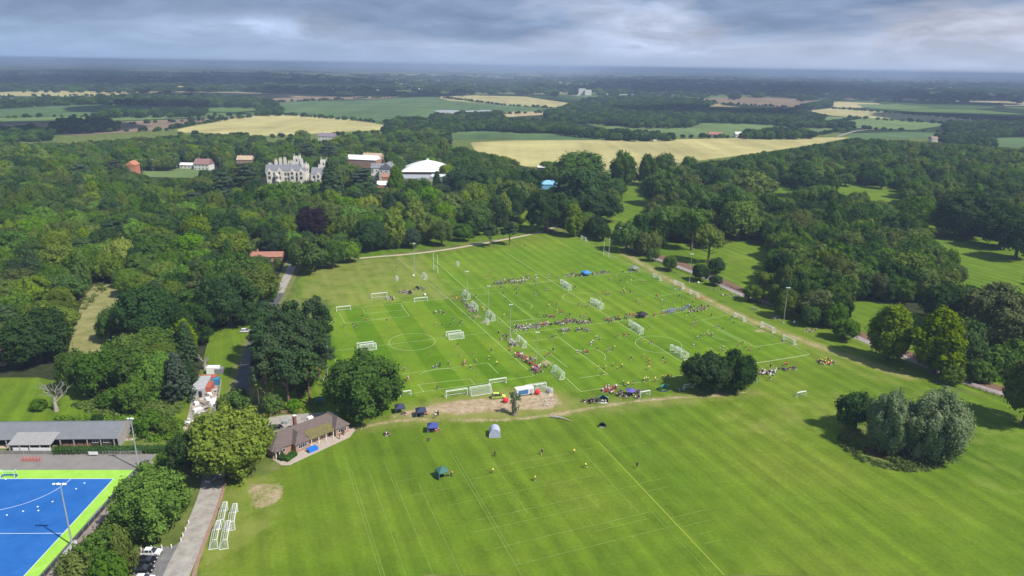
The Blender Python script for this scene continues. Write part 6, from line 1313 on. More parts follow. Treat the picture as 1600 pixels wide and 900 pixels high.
# display truck at the sand
t = thing('display_trailer', 'white display trailer with blue printed side facing the sand', 'trailer', P(821, 619), UA); b = MB(); b.box((0, 1.2, 1.55), (6.0, 2.2, 2.1)); b.build('body', FRAMEW, t)
b = MB(); b.box((-.7, .07, 1.5), (3.6, .04, 1.6)); b.build('side_banner', mat('banner_blue', (.06, .16, .34), .5, .3, .9), t); b = MB(); b.box((2.1, .07, 1.4), (1.2, .05, 1.6)); b.build('door', GALV, t); b = MB(); b.box((0, 1.2, 2.65), (6.2, 2.4, .08)); b.build('roof', WHROOF, t)
for sx in (-2, 2): b = MB(); b.tube((sx, .02, .36), (sx, .3, .36), .36, n=12); b.build('wheel', TYRE, t)
for i, (x, y, l) in enumerate(((790, 629, 'rounded red inflatable block beside the ambulance'), (839.5, 616, 'rounded red inflatable ball right of the display trailer'))):
    t = thing('red_inflatable', l, 'inflatable', P(x, y)); b = MB(); b.ball((0, 0, .9), (.95, .85, .9), n=12, k=8); b.build('body', mat('inflatable_red', (.75, .03, .05), .4, 0), t); b = MB(); b.tube((0, 0, 0), (0, 0, .3), .6, .4, 10); b.build('base', mat('base_dark', (.15, .02, .03), .6, 0), t)
t = thing('handcart', 'grey wheeled kit trolley beside the tilted goal', 'trolley', P(858, 613), .4); b = MB(); b.box((0, 0, .9), (1.6, .9, .9)); b.build('bin', mat('grey_plastic', (.25, .27, .3), .6, 0), t)
for sx in (-.6, .6): b = MB(); b.tube((sx, -.5, .25), (sx, .5, .25), .25, n=10); b.build('wheel', TYRE, t)
b = MB(); b.tube((.8, 0, 1.0), (1.4, 0, 1.5), .05); b.build('handle', GALV, t)

# ------------------------------------------------------------------ shelters
def cloth(name, c): return mat(name, c, .7, .06, 1.0)
def gazebo(px, py, s, h, m, label, rz=0.3, side=None, kind='gazebo'):
    t = thing('gazebo', label, 'gazebo', P(px, py), rz); a = s / 2; b = MB()
    for x in (-a, a):
        for y in (-a, a): q = MB(); q.tube((x * .96, y * .96, 0), (x * .96, y * .96, h), .035, n=5); q.build('leg', GALV, t)
    z = h; vs = [(-a, -a, z), (a, -a, z), (a, a, z), (-a, a, z), (-a * .5, -a * .5, z + .55), (a * .5, -a * .5, z + .55), (a * .5, a * .5, z + .55), (-a * .5, a * .5, z + .55), (0, 0, z + 1.05)]
    lo = [(x, y, zz - .25) for x, y, zz in vs[:4]]
    b.add(vs + lo, [(0, 1, 5, 4), (1, 2, 6, 5), (2, 3, 7, 6), (3, 0, 4, 7), (4, 5, 8), (5, 6, 8), (6, 7, 8), (7, 4, 8), (9, 10, 1, 0), (10, 11, 2, 1), (11, 12, 3, 2), (12, 9, 0, 3)]); b.build('canopy', m, t)
    if side:
        for k in side:
            q = MB(); e = {'b': ((0, a * .95), (s * .95, .03)), 'l': ((-a * .95, 0), (.03, s * .95)), 'r': ((a * .95, 0), (.03, s * .95))}[k]; q.box((e[0][0], e[0][1], h / 2), (e[1][0], e[1][1], h * .96)); q.build('side_wall', m, t)
    return t
NAVY = cloth('navy_cloth', (.035, .045, .10)); NAVY2 = cloth('blue_cloth', (.05, .075, .26)); GRN = cloth('green_cloth', (.05, .15, .12)); PUR = cloth('purple_cloth', (.13, .10, .36)); TEAL = cloth('teal_cloth', (.10, .30, .22)); SKY = cloth('sky_cloth', (.06, .26, .72)); LIL = cloth('lilac_cloth', (.42, .43, .58)); GRY = cloth('grey_cloth', (.22, .23, .25)); BLK = cloth('black_cloth', (.03, .03, .035))
gazebo(625, 644, 3.0, 2.0, NAVY, 'dark navy gazebo in the shade at the big oak edge', .3); gazebo(658, 650, 3.2, 2.1, NAVY, 'dark navy gazebo between the oak and the sandy path', .25, 'b'); gazebo(676, 674, 3.2, 2.0, NAVY2, 'blue-topped gazebo with red kit bags just below the path', .1, 'b')
gazebo(691, 745, 3.0, 2.1, GRN, 'green gazebo standing alone on the lower field', .5, 'l'); gazebo(916, 431, 4.2, 2.1, SKY, 'bright blue gazebo on the far spectators line', .4, 'b'); gazebo(991, 423, 4.2, 1.9, GRY, 'grey gazebo at the right end of the far spectators line', .4)
gazebo(1003, 496, 4.0, 1.9, BLK, 'black and grey shelter on the middle spectators line', .4); gazebo(500, 632, 3.0, 1.9, GRN, 'dark green gazebo in the deep shade left of the big oak', .2)
t = thing('dome_tent', 'pale lilac event shelter with rounded roof below the sandy path', 'tent', P(773, 680), R(3)); b = MB(); n = 10; vs = []
for y in (-1.6, 1.6):
    for k in range(n + 1): a = math.pi * k / n; vs.append((-1.65 * math.cos(a), y, .55 + 2.3 * math.sin(a) ** .8 if 0 < k < n else .0))
fs = [(i, i + 1, n + 2 + i, n + 1 + i) for i in range(n)] + [tuple(range(n, -1, -1)), tuple(range(n + 1, 2 * n + 2))]; b.add(vs, fs); b.build('canopy', LIL, t)
for sx in (-1, 1):
    for sy in (-1, 1): q = MB(); q.tube((sx * 1.65, sy * 1.65, 0), (sx * 1.62, sy * 1.62, 1.2), .04, n=5); q.build('corner_pole', FRAMEW, t)
def popup(px, py, m, m2, label, s=1.3, rz=0.0):
    t = thing('shelter', label, 'shelter', P(px, py), rz); b = MB(); n = 10; vs = [(0, 0, 1.75 * s)]
    for k in range(n + 1): a = math.pi * (k / n) * 1.25 - .4; vs.append((1.3 * s * math.cos(a), 1.1 * s * math.sin(a), .02)); 
    for k in range(n + 1): a = math.pi * (k / n) * 1.25 - .4; vs.append((1.1 * s * math.cos(a), .93 * s * math.sin(a), 1.15 * s))
    fs = [(1 + i, 2 + i, n + 3 + i, n + 2 + i) for i in range(n)] + [(n + 2 + i, n + 3 + i, 0) for i in range(n)]; b.add(vs, fs); b.build('canopy', m, t)
    f = MB(); f.poly([(1.1 * s * math.cos(math.pi * k / 6 - math.pi), .8 * s * math.sin(math.pi * k / 6 - math.pi), .05) for k in range(7)]); f.build('floor', m2, t); return t
popup(942, 628, TEAL, cloth('white_cloth', (.7, .72, .75)), 'teal and white pop-up shelter next to red kit bags', 1.5); popup(1038, 610, TEAL, NAVY, 'pale teal pop-up shelter left of the pair of oaks', 1.5, .5); popup(941, 667, BLK, GRY, 'small black and white pop-up on the lower field edge', .9)
popup(652, 452, GRN, BLK, 'dark camp shelter on the pale grass', 1.0); popup(640, 459, BLK, GRN, 'second dark camp shelter on the pale grass, lower left', .9)
t = thing('parasol', 'purple parasol on the near touchline with bags beneath', 'parasol', P(985, 618)); q = MB(); q.tube((0, 0, 0), (0, 0, 2.3), .03); q.build('pole', GALV, t); q = MB(); n = 8; q.add([(0, 0, 2.6)] + [(1.8 * math.cos(6.283 * k / n), 1.8 * math.sin(6.283 * k / n), 1.95) for k in range(n)], [(0, 1 + k, 1 + (k + 1) % n) for k in range(n)]); q.build('canopy', PUR, t)
for x, y, l in ((646, 432, 'white ball-like bag at the foot of the pale-grass mast'), (664, 462, 'white ball bag beside the goal on the pale grass'), (1091, 443, 'white sack at the foot of a roadside tree'), (1241, 505, 'white sack in the roadside grass by the mast'), (1048, 419, 'white sack behind the far roadside floodlight')):
    t = thing('ball_bag', l, 'bag', P(x, y)); b = MB(); b.ball((0, 0, .55), (.6, .6, .6), n=9, k=6); b.build('sack', FRAMEW, t); b = MB(); b.tube((0, 0, 1.05), (0, 0, 1.3), .15, .22, 7); b.build('neck', GALV, t)
g = random.Random(21); BAGC = {'red': RED, 'navy': NAVY, 'black': BLK, 'white': FRAMEW, 'blue': NAVY2, 'grey': GRY}
def bags(px, py, n, sx, sy, cols, where):
    for i in range(n):
        c = g.choice(cols); x = px + g.uniform(-sx, sx); y = py + g.uniform(-sy, sy); p = P(x, y); b = MB(); b.box((0, 0, .17), (.7, .38, .34), 0, taper=.75); b.box((0, 0, .36), (.3, .06, .06))
        o = b.build('kit_bag', BAGC[c], None, p, g.random() * 3); tag(o, '%s kit bag %s' % (c, where), 'bag', '%s kit bags %s' % (c, where))
bags(676, 673, 9, 7, 2.5, ['red', 'white', 'black'], 'under the blue-topped gazebo'); bags(658, 649, 6, 6, 3, ['navy', 'black', 'red'], 'under the dark navy gazebo'); bags(691, 744, 8, 7, 2.5, ['navy', 'black', 'white'], 'under the lone green gazebo')
bags(951, 609, 8, 9, 3, ['red', 'white'], 'above the teal shelter'); bags(980, 618, 8, 10, 3, ['navy', 'black'], 'under the purple parasol'); bags(925, 627, 6, 8, 1.5, ['black', 'navy'], 'left of the teal shelter'); bags(1095, 466, 9, 9, 2, ['red'], 'behind the third touchline goal')
bags(1213, 496, 8, 8, 2, ['white', 'black'], 'in the shade by the right-hand mast'); bags(1060, 475 - 22, 6, 7, 2, ['white', 'blue', 'grey'], 'in the shade of the ball tree'); bags(731, 481, 9, 8, 4, ['white', 'black', 'grey'], 'beside the crowd on the central line'); bags(800, 541, 7, 7, 3, ['black', 'grey'], 'by the third central mast')

# ------------------------------------------------------------------ dead trees, stump, log
def dead_tree(px, py, h, seed, label, name='dead_tree', spread=.62, lv=5, m=DEADW, r0=.75, taper=.72):
    g = random.Random(seed); t = thing(name, label, 'tree', P(px, py)); tr = MB(); br = MB()
    r0 = r0 * .7; tr.path([(0, 0, -.2), (.1, 0, h * .12), (-.1, .1, h * .26), (.05, 0, h * .42)], [r0 * 1.5, r0 * 1.05, r0 * .9, r0 * .7], 9)
    def grow(p, d, l, r, k):
        if k == 0 or r < .02: return
        q = p + d * l * .5 + Vector((g.uniform(-.1, .1), g.uniform(-.1, .1), 0)) * l; e = p + d * l + Vector((g.uniform(-.22, .22), g.uniform(-.22, .22), g.uniform(-.05, .25))) * l
        br.path([p, q, e], [r, r * .8, r * .55], 5 if k > 2 else 4)
        for _ in range(3 if k > 1 else 2):
            nd = (d + Vector((g.uniform(-1, 1), g.uniform(-1, 1), g.uniform(-.35, .7))) * spread * 1.5).normalized(); grow(e if g.random() < .6 else q, nd, l * g.uniform(.55, .8), r * .55, k - 1)
    for i in range(5):
        a = i * 1.3 + g.random(); grow(Vector((.05, 0, h * (.24 + .045 * i))), Vector((math.cos(a), math.sin(a), g.uniform(.3, 1.2))).normalized(), h * .25, r0 * .36, lv)
    tr.build('trunk', m, t); br.build('branches', m, t); return t
dead_tree(88, 642, 12.0, 5, 'bare bleached dead oak standing on the left meadow'); dead_tree(321, 578, 8.5, 8, 'broken dead trunk with stub branches above the scrapyard', lv=2, r0=.8)
t = thing('old_stump', 'tall gnarled pollard trunk with tufts of leaves by the sandy path', 'tree', P(803, 648)); b = MB(); g = random.Random(3)
b.path([(0, 0, -.2), (.2, 0, 1.2), (-.1, .1, 2.8), (.15, 0, 4.6), (0, 0, 6.2), (-.3, 0, 7.4)], [1.1, .9, .76, .7, .5, .2], 10); b.path([(0, 0, 4.6), (1.0, .1, 5.8), (1.2, 0, 6.8)], [.5, .35, .12], 7); b.path([(0, 0, 5.0), (-1.0, -.2, 6.4), (-1.1, 0, 7.9)], [.45, .3, .06], 7); b.build('trunk', mat('old_bark', (.20, .165, .14), .95, .45, 1.2), t)
lb = [(g.uniform(-1.6, 1.9), g.uniform(-1, 1), g.uniform(2.6, 7.2), g.uniform(.4, .9)) for _ in range(15)]; link_mesh('crown', crown_mesh('pollard_leaves', 7, lb, (0, 0, 4), .3, .8, LEAF['mid'], core=.4), t)
t = thing('fallen_log', 'bleached fallen log with forked branch on the path edge', 'log', P(874, 654), R(-15)); b = MB(); b.path([(-2.6, 0, .35), (-.5, .1, .4), (1.8, -.1, .3)], [.45, .38, .25], 8); b.build('trunk', DEADW, t); b = MB(); b.path([(1.2, 0, .3), (3.2, -.6, .25), (4.6, -.9, .15)], [.2, .14, .05], 6); b.path([(-1, 0, .4), (-1.6, .9, .9), (-2.4, 1.2, 1.3)], [.18, .12, .04], 6); b.build('branch', mat('peeled_wood', (.50, .38, .22), .9, .2, 1), t)
for i in range(46):
    a = g.random() * 6.283; q = math.sqrt(g.random()); p = P(853 + 13 * q * math.cos(a), 629 + 8 * q * math.sin(a)); b = MB(); b.ball((0, 0, .12), (g.uniform(.15, .45), g.uniform(.15, .4), g.uniform(.1, .28)), n=6, k=4)
    tag(b.build('stone', mat('rubble_stone', (.46, .40, .34), .9, .25, 2), None, p, g.random() * 3), 'pale rubble stone on the round end of the sand', 'stone', 'rubble stones on the sand')
for x, y, c, l in ((416, 650, (.75, .62, .03), 'bright yellow grit bin at the pavilion car park fence'), (446, 662, (.35, .36, .36), 'grey bin behind the pavilion annexe')):
    t = thing('grit_bin', l, 'bin', P(x, y)); b = MB(); b.box((0, 0, .5), (1.3, 1.0, 1.0), taper=1.12); b.build('body', mat('bin_%d' % x, c, .5, 0), t); b = MB(); b.box((0, 0, 1.08), (1.55, 1.2, .16), taper=.85); b.build('lid', mat('bin_%d' % x, c, .5, 0), t)
t = thing('service_posts', 'pair of bare timber poles joined by a crossbar under the pines', 'poles', P(411, 643)); b = MB(); b.tube((-1, 0, 0), (-1, 0, 7.5), .16); b.build('pole', BARK, t); b = MB(); b.tube((1, 0, 0), (1, 0, 7.0), .16); b.build('pole', BARK, t); b = MB(); b.tube((-1.3, 0, 5), (1.3, 0, 5), .09); b.build('crossbar', BARK, t)
# tree stakes guards ------------------------------------------------ scrapyard
CORR = mat('corrugated', (.42, .43, .44), .6, .25, 1.2); RUST = mat('rusty_red', (.42, .12, .08), .7, .25, .8); BLUEC = mat('container_blue', (.05, .22, .42), .6, .15, 1); RUB = mat('rubble', (.48, .42, .37), .95, .35, .8)
t = thing('corrugated_shed', 'long grey corrugated shed on the left of the scrapyard', 'shed', P(309, 621), R(10)); b = MB(); b.prism([(-2, 0), (2, 0), (2, 11), (-2, 11)], 0, 2.6); b.build('wall', CORR, t)
for i in range(10): b = MB(); b.box((0, .55 + i * 1.1, 2.72 + (i % 2) * .03), (4.3, 1.08, .08)); b.build('roof_sheet', CORR, t)
b = MB(); b.box((.9, -.03, 1.1), (1.0, .06, 2.2)); b.build('door', BLK, t)
def container(px, py, l, w, h, m, rz, label):
    t = thing('container', label, 'container', P(px, py), rz); b = MB(); b.box((0, 0, h / 2), (l, w, h)); b.build('body', m, t)
    for s in (-1, 1):
        b = MB()
        for k in range(int(l / .5)): b.box((-l / 2 + .25 + k * .5, s * (w / 2 + .02), h / 2), (.22, .04, h * .9))
        b.build('side_ribs', m, t)
    b = MB(); b.box((l / 2 + .02, 0, h / 2), (.04, w * .9, h * .9)); b.build('door', m, t)
container(325, 598, 6, 2.6, 2.5, RUST, R(12), 'rusty red container in the scrapyard, upper one'); container(327, 610, 5, 2.2, 2.3, RUST, R(98), 'rusty red container in the scrapyard, lower one'); container(338, 600, 2.4, 2.0, 2.2, BLUEC, R(98), 'small blue container by the scrapyard fence')
container(334, 583, 4.2, 2.2, 2.6, FRAMEW, R(5), 'white container at the top of the scrapyard'); container(343, 583, 2.6, 2.2, 2.0, GRY, R(5), 'dark grey container at the scrapyard top corner')
g = random.Random(77)
for i in range(70):
    u = g.random(); x = 322 + g.uniform(-16, 14) - 34 * max(0, u - .35); y = 610 + 74 * u; p = P(x, y); k = i % 5
    if k == 0: b = MB(); b.box((0, 0, .5), (g.uniform(1.2, 2.6), g.uniform(.9, 1.5), 1.0)); nm, m_, lab = 'white_crate', FRAMEW, 'white crate dumped in the scrapyard'
    elif k in (1, 2):
        b = MB(); zz_ = 0
        for _ in range(4): b.box((g.uniform(-.2, .2), g.uniform(-.2, .2), .1 + zz_), (g.uniform(1.4, 2.8), g.uniform(.8, 1.6), .16), g.random()); zz_ += .18
        nm, m_, lab = 'slab_stack', (CONC if k == 1 else mat('old_pallet', (.33, .26, .20), .9, .2, 1)), ('stack of pale slabs in the scrapyard' if k == 1 else 'stack of brown pallets in the scrapyard')
    elif k == 3: b = MB(); [b.ball((g.uniform(-.9, .9), g.uniform(-.9, .9), .2), (g.uniform(.3, .7), g.uniform(.3, .7), g.uniform(.25, .6)), n=6, k=4) for _ in range(8)]; nm, m_, lab = 'rubble_heap', RUB, 'heap of broken stone in the scrapyard'
    else: b = MB(); [b.tube((g.uniform(-1, 1), g.uniform(-1, 1), .1), (g.uniform(-1, 1), g.uniform(-1, 1), g.uniform(.1, 1.2)), .07) for _ in range(7)]; nm, m_, lab = 'scrap_heap', GRY, 'heap of grey scrap metal in the scrapyard'
    tag(b.build(nm, m_, None, p, g.random() * 3), lab, nm.replace('_', ' '), nm.replace('_', ' ') + 's in the scrapyard')
# pond clump ground and muddy water
mbp = MB(); mbp.poly(world_poly([(1308, 676), (1318, 668), (1340, 664), (1500, 690), (1492, 716), (1470, 730), (1430, 738), (1385, 734), (1345, 720), (1318, 702)], 0.04)); tag(mbp.build('rough_ground', rough_material('rush', (.07, .11, .02), (.13, .17, .035), (.23, .20, .08), .5)), kind='structure')
PW = bpy.data.materials.new('muddy_water'); PW.use_nodes = True; b_ = PW.node_tree.nodes['Principled BSDF']; b_.inputs['Base Color'].default_value = (.12, .05, .025, 1); b_.inputs['Roughness'].default_value = .12
mbp = MB(); mbp.poly(world_poly([(1345, 702), (1352, 697), (1372, 702), (1396, 712), (1408, 720), (1390, 720), (1368, 714)], 0.05)); tag(mbp.build('pond', PW), kind='structure')

# crescent of scrub on the near edge of the pond clump
g = random.Random(6); arcp = world_poly([(1308, 680), (1312, 694), (1322, 706), (1340, 718), (1362, 727), (1388, 733), (1416, 737), (1446, 736), (1472, 729), (1490, 716)]); lb = []
for a, b in zip(arcp[:-1], arcp[1:]):
    for k in range(16):
        q = a.lerp(b, g.random()); inw = (P(1410, 690) - q).normalized() * g.uniform(-.3, 2.8); lb.append((q.x + inw.x, q.y + inw.y, g.uniform(.05, .45), g.uniform(.35, .8)))
for px_ in ((1400, 722), (1420, 722), (1440, 722), (1460, 718), (1410, 728), (1432, 727), (1330, 690), (1336, 700), (1345, 708)):
    q = P(*px_); [lb.append((q.x + g.uniform(-2, 2), q.y + g.uniform(-1.5, 1.5), g.uniform(.1, .9), g.uniform(.5, 1.0))) for _ in range(10)]
tag(link_mesh('scrub', crown_mesh('scrub', 5, lb, (P(1410, 700).x, P(1410, 700).y, -2), .34, 1.2, LEAF['olive'], core=.5, rough=.9)), 'crescent of nettles and scrub round the near edge of the pond clump', kind='stuff')
# rough scrub on the slope by the shed, above the lane and on the bracken bank
for nm, pxs, lfn, n_, lab in (('scrub', [(90, 655), (280, 655), (290, 688), (215, 690), (200, 672), (90, 664)], 'bright', 330, 'rough green scrub behind and beside the long shed'), ('scrub', [(112, 632), (170, 630), (290, 632), (280, 650), (150, 650)], 'olive', 150, 'scrub and nettles along the edge of the left meadow'),
                         ('bracken', [(1515, 560), (1560, 525), (1640, 500), (1640, 600), (1580, 600), (1500, 590)], 'bright', 420, 'bracken covering the slope above the right-hand road bend'), ('scrub', [(120, 470), (140, 440), (175, 445), (118, 500), (104, 545), (20, 560), (60, 520)], 'olive', 130, 'bramble round the straw clearing'),
                         ('bank_scrub', [(250, 715), (290, 700), (268, 735), (235, 760)], 'mid', 60, 'bushes on the bank above the blue pitch')):
    poly = world_poly(pxs); xs = [p[0] for p in poly]; ys = [p[1] for p in poly]; lb = []
    while len(lb) < n_:
        x, y = g.uniform(min(xs), max(xs)), g.uniform(min(ys), max(ys))
        if inside(x, y, poly): lb.append((x, y, g.uniform(.0, .5), g.uniform(.5, 1.5)))
    tag(link_mesh(nm, crown_mesh(nm, n_, lb, (sum(xs) / len(xs), sum(ys) / len(ys), -20), .45, .9, LEAF[lfn], core=.6, rough=.9)), lab, kind='stuff')

# ------------------------------------------------------------------ people
def person_mesh(J):
    """one continuous skinned body from a joint table"""
    names = list(J); idx = {n: i for i, n in enumerate(names)}
    E = [('pelvis', 'chest'), ('chest', 'neck'), ('neck', 'head')] + [e for s in 'LR' for e in (('chest', 'sh' + s), ('sh' + s, 'el' + s), ('el' + s, 'wr' + s), ('wr' + s, 'hd' + s), ('pelvis', 'hp' + s), ('hp' + s, 'kn' + s), ('kn' + s, 'an' + s), ('an' + s, 'to' + s))]
    RAD = dict(pelvis=.095, chest=.105, neck=.038, head=.072, sh=.045, el=.032, wr=.022, hd=.028, hp=.068, kn=.042, an=.028, to=.026)
    me = bpy.data.meshes.new('p'); me.from_pydata([J[n] for n in names], [(idx[a], idx[b]) for a, b in E], []); o = bpy.data.objects.new('p', me); COL.objects.link(o)
    md = o.modifiers.new('s', 'SKIN'); sv = me.skin_vertices[0].data
    for n in names: r = RAD.get(n) or RAD[n[:2]]; sv[idx[n]].radius = (r, r * (.75 if n in ('chest', 'pelvis') else 1))
    sv[idx['pelvis']].use_root = True
    dg = bpy.context.evaluated_depsgraph_get(); em = bpy.data.meshes.new_from_object(o.evaluated_get(dg)); em.name = 'person'; bpy.data.objects.remove(o)
    em.materials.clear()
    for c in (SKIN[0], SHIRT['white'], SHORT['black'], HAIR[0], SHORT['white']): em.materials.append(c)
    seg = {('head',): 0, ('chest', 'pelvis', 'sh', 'neck'): 1}
    hd_ = Vector(J['head']); fwd = Vector((0, -1, 0))
    for f in em.polygons:
        c = f.center; best = min(names, key=lambda n: (Vector(J[n]) - c).length - (.03 if n in ('chest', 'pelvis') else 0)); k = best[:2]
        if best == 'head': m_ = 3 if (c.z > hd_.z + .005 or (c - hd_).y > .02) else 0
        elif best in ('chest', 'neck') or k in ('sh',): m_ = 1 if c.z < Vector(J['neck']).z + .01 else 0
        elif best == 'pelvis' or k in ('hp',): m_ = 2 if c.z < Vector(J['pelvis']).z + .04 else 1
        elif k in ('an', 'to'): m_ = 4
        elif k == 'el': m_ = 0
        else: m_ = 0
        f.material_index = m_
    em.polygons.foreach_set('use_smooth', [True] * len(em.polygons)); return em
SKIN = [mat('skin_%d' % i, c, .6, 0) for i, c in enumerate(((.42, .29, .21), (.33, .21, .15), (.18, .10, .07)))]
HAIR = [mat('hair_%d' % i, c, .7, 0) for i, c in enumerate(((.05, .03, .02), (.16, .09, .04), (.35, .25, .12)))]
SC = dict(white=(.80, .80, .80), yellow=(.80, .74, .05), orange=(.80, .22, .04), red=(.62, .04, .03), navy=(.03, .04, .12), black=(.02, .02, .022), blue=(.28, .45, .75), grey=(.30, .31, .33), pink=(.62, .26, .40), green=(.05, .25, .10), teal=(.05, .4, .38), maroon=(.25, .04, .05))
SHIRT = {k: mat('shirt_' + k, v, .8, 0) for k, v in SC.items()}; SHORT = {k: mat('shorts_' + k, v, .8, 0) for k, v in dict(black=(.02, .02, .022), white=(.7, .7, .7), navy=(.03, .04, .10), red=(.5, .04, .03), blue=(.06, .12, .4)).items()}
def pose(arms=((-.16, 0, .60), (-.17, -.04, .46)), armsR=None, kneeL=(-.07, -.01, .27), ankL=(-.07, .01, .05), kneeR=(.07, -.01, .27), ankR=(.07, .01, .05), z=.52, lean=0.0, low=0):
    J = dict(pelvis=(0, 0, z), chest=(0, lean * .6, z + .22), neck=(0, lean, z + .325), head=(0, lean * 1.15 - .012, z + .415))
    J['shL'] = (-.115, lean * .8, z + .285); J['shR'] = (.115, lean * .8, z + .285); dz = z - .52
    e, w = arms; J['elL'] = (e[0], e[1], e[2] + dz); J['wrL'] = (w[0], w[1], w[2] + dz); J['hdL'] = tuple(a + (a - b) * .28 for a, b in zip(J['wrL'], J['elL']))
    e, w = armsR or tuple((-q[0], q[1], q[2]) for q in arms); J['elR'] = (e[0], e[1], e[2] + dz); J['wrR'] = (w[0], w[1], w[2] + dz); J['hdR'] = tuple(a + (a - b) * .28 for a, b in zip(J['wrR'], J['elR']))
    J['hpL'] = (-.065, 0, z - .035); J['hpR'] = (.065, 0, z - .035); J['knL'] = kneeL; J['knR'] = kneeR; J['anL'] = ankL; J['anR'] = ankR
    for s in 'LR': a = J['an' + s]; J['to' + s] = (a[0], a[1] - .085, max(.025, a[2] - .025))
    return J
POSES = {'standing': pose(), 'standing with feet apart': pose(kneeL=(-.10, 0, .27), ankL=(-.13, 0, .05), kneeR=(.10, 0, .27), ankR=(.13, 0, .05), arms=((-.2, .02, .64), (-.15, -.09, .56))),
 'walking': pose(kneeL=(-.07, -.10, .28), ankL=(-.07, -.13, .05), kneeR=(.07, .03, .27), ankR=(.07, .16, .08), arms=((-.15, .06, .62), (-.16, .04, .48)), armsR=((.15, -.05, .62), (.16, -.13, .5))),
 'running': pose(kneeL=(-.07, -.19, .36), ankL=(-.07, -.13, .14), kneeR=(.07, .10, .30), ankR=(.07, .30, .30), arms=((-.16, .12, .66), (-.15, .0, .58)), armsR=((.16, -.10, .66), (.12, -.2, .74)), lean=-.07, z=.53),
 'stretching arms out': pose(arms=((-.27, 0, .78), (-.38, -.02, .80)), kneeL=(-.1, -.04, .28), ankL=(-.15, 0, .05)),
 'sitting': pose(z=.13, kneeL=(-.12, -.20, .24), ankL=(-.10, -.34, .04), kneeR=(.12, -.20, .24), ankR=(.10, -.34, .04), arms=((-.17, -.04, .62), (-.12, -.18, .56)), lean=-.03)}
PM = {k: person_mesh(v) for k, v in POSES.items()}
PEOPLE = []
def ppl(key, code, pose_=None, short=None, sit=False):
    ox, oy, s = {'r1': (600, 360, 6.154), 'r2': (840, 360, 6.154), 'r3': (700, 425, 5.327), 'r4': (1000, 425, 5.327), 'r5': (560, 560, 6.154), 'r6': (820, 500, 6.154), 'l2': (400, 425, 5.327), 'r8': (700, 560, 5.327), 'px': (0, 0, 1)}[key]
    for it in code.split():
        a, b, c = it.split(','); sit_ = c.isupper(); c = {'w': 'white', 'y': 'yellow', 'o': 'orange', 'r': 'red', 'n': 'navy', 'k': 'black', 'b': 'blue', 'g': 'grey', 'p': 'pink', 't': 'teal', 'm': 'maroon', 'e': 'green'}[c.lower()]
        PEOPLE.append((ox + float(a) / s, oy + float(b) / s + (2.6 if not sit_ else 1.5), c, sit_))
ppl('r1', '1000,435,o 1045,390,r 1075,445,o 985,440,o 1215,490,w 1240,492,w 1262,488,w 1285,492,w 1305,488,w 1340,485,w 1060,510,n 1095,505,b 1110,510,b 1140,500,k 1165,490,e 1175,500,k 1328,510,k 1275,550,k 1125,550,n 1150,605,n 1275,610,n 1172,660,k 1455,605,g 885,625,k 1280,305,k 1355,150,k 1390,430,w 1460,435,w 1470,465,w 1585,430,w 1455,470,g 1460,515,g 1470,520,g 1575,560,g 1560,575,g '
 '650,625,r 660,635,o 685,660,r 700,655,y 715,665,o 725,650,r 175,595,K 210,590,G 225,600,W 240,600,K 260,580,K 335,560,K 360,550,N 380,555,G 30,650,B 50,645,W 70,655,N 90,645,W 490,780,w 500,790,w 540,775,w 575,780,n 580,800,n 745,875,k 665,850,k 125,355,k 950,750,y 970,775,y 965,760,y 800,770,k 820,790,n 790,740,k 815,820,k 830,775,g 860,850,k 770,710,g 1155,820,y 1485,800,k 1560,825,k')
ppl('r2', '400,430,K 415,425,N 330,432,K 605,405,K 625,400,N 640,395,K 665,400,G 545,415,W 370,435,K 110,430,w 105,460,g 200,455,g 262,450,w 690,460,y 700,470,y 755,440,y 865,440,y 885,435,y 940,455,y 1000,490,y 1025,490,o 900,485,y 797,483,k 575,615,o 625,605,o 650,612,o 665,605,o 680,612,o 695,605,o 800,600,m 825,580,r 830,605,m 885,580,k 890,595,m '
 '1140,625,o 1150,635,o 1185,700,o 1200,715,k 1195,675,w 1215,660,w 1310,690,o 1395,680,y 1360,630,k 1490,690,k 960,665,y 990,700,y 850,810,r 870,820,r 885,805,r 900,820,r 915,810,r 930,820,r 960,820,K 985,810,K 1000,825,W 1015,800,K 1030,820,K 1190,800,o 1205,795,o 1120,820,m 1100,820,m 1235,790,b 1255,785,b 1275,795,b 1290,785,b 1305,790,b 1330,770,b 1350,755,b 1375,765,b 1400,755,b 1420,750,b 1440,740,b 1455,735,b '
 '1470,775,K 1490,765,G 1510,770,K 1535,745,K 1555,760,N 1580,755,K 395,710,n 480,725,n 110,720,y 185,710,r 185,770,y 155,825,r 85,820,g 235,785,r 310,810,k 425,820,o 360,545,k')
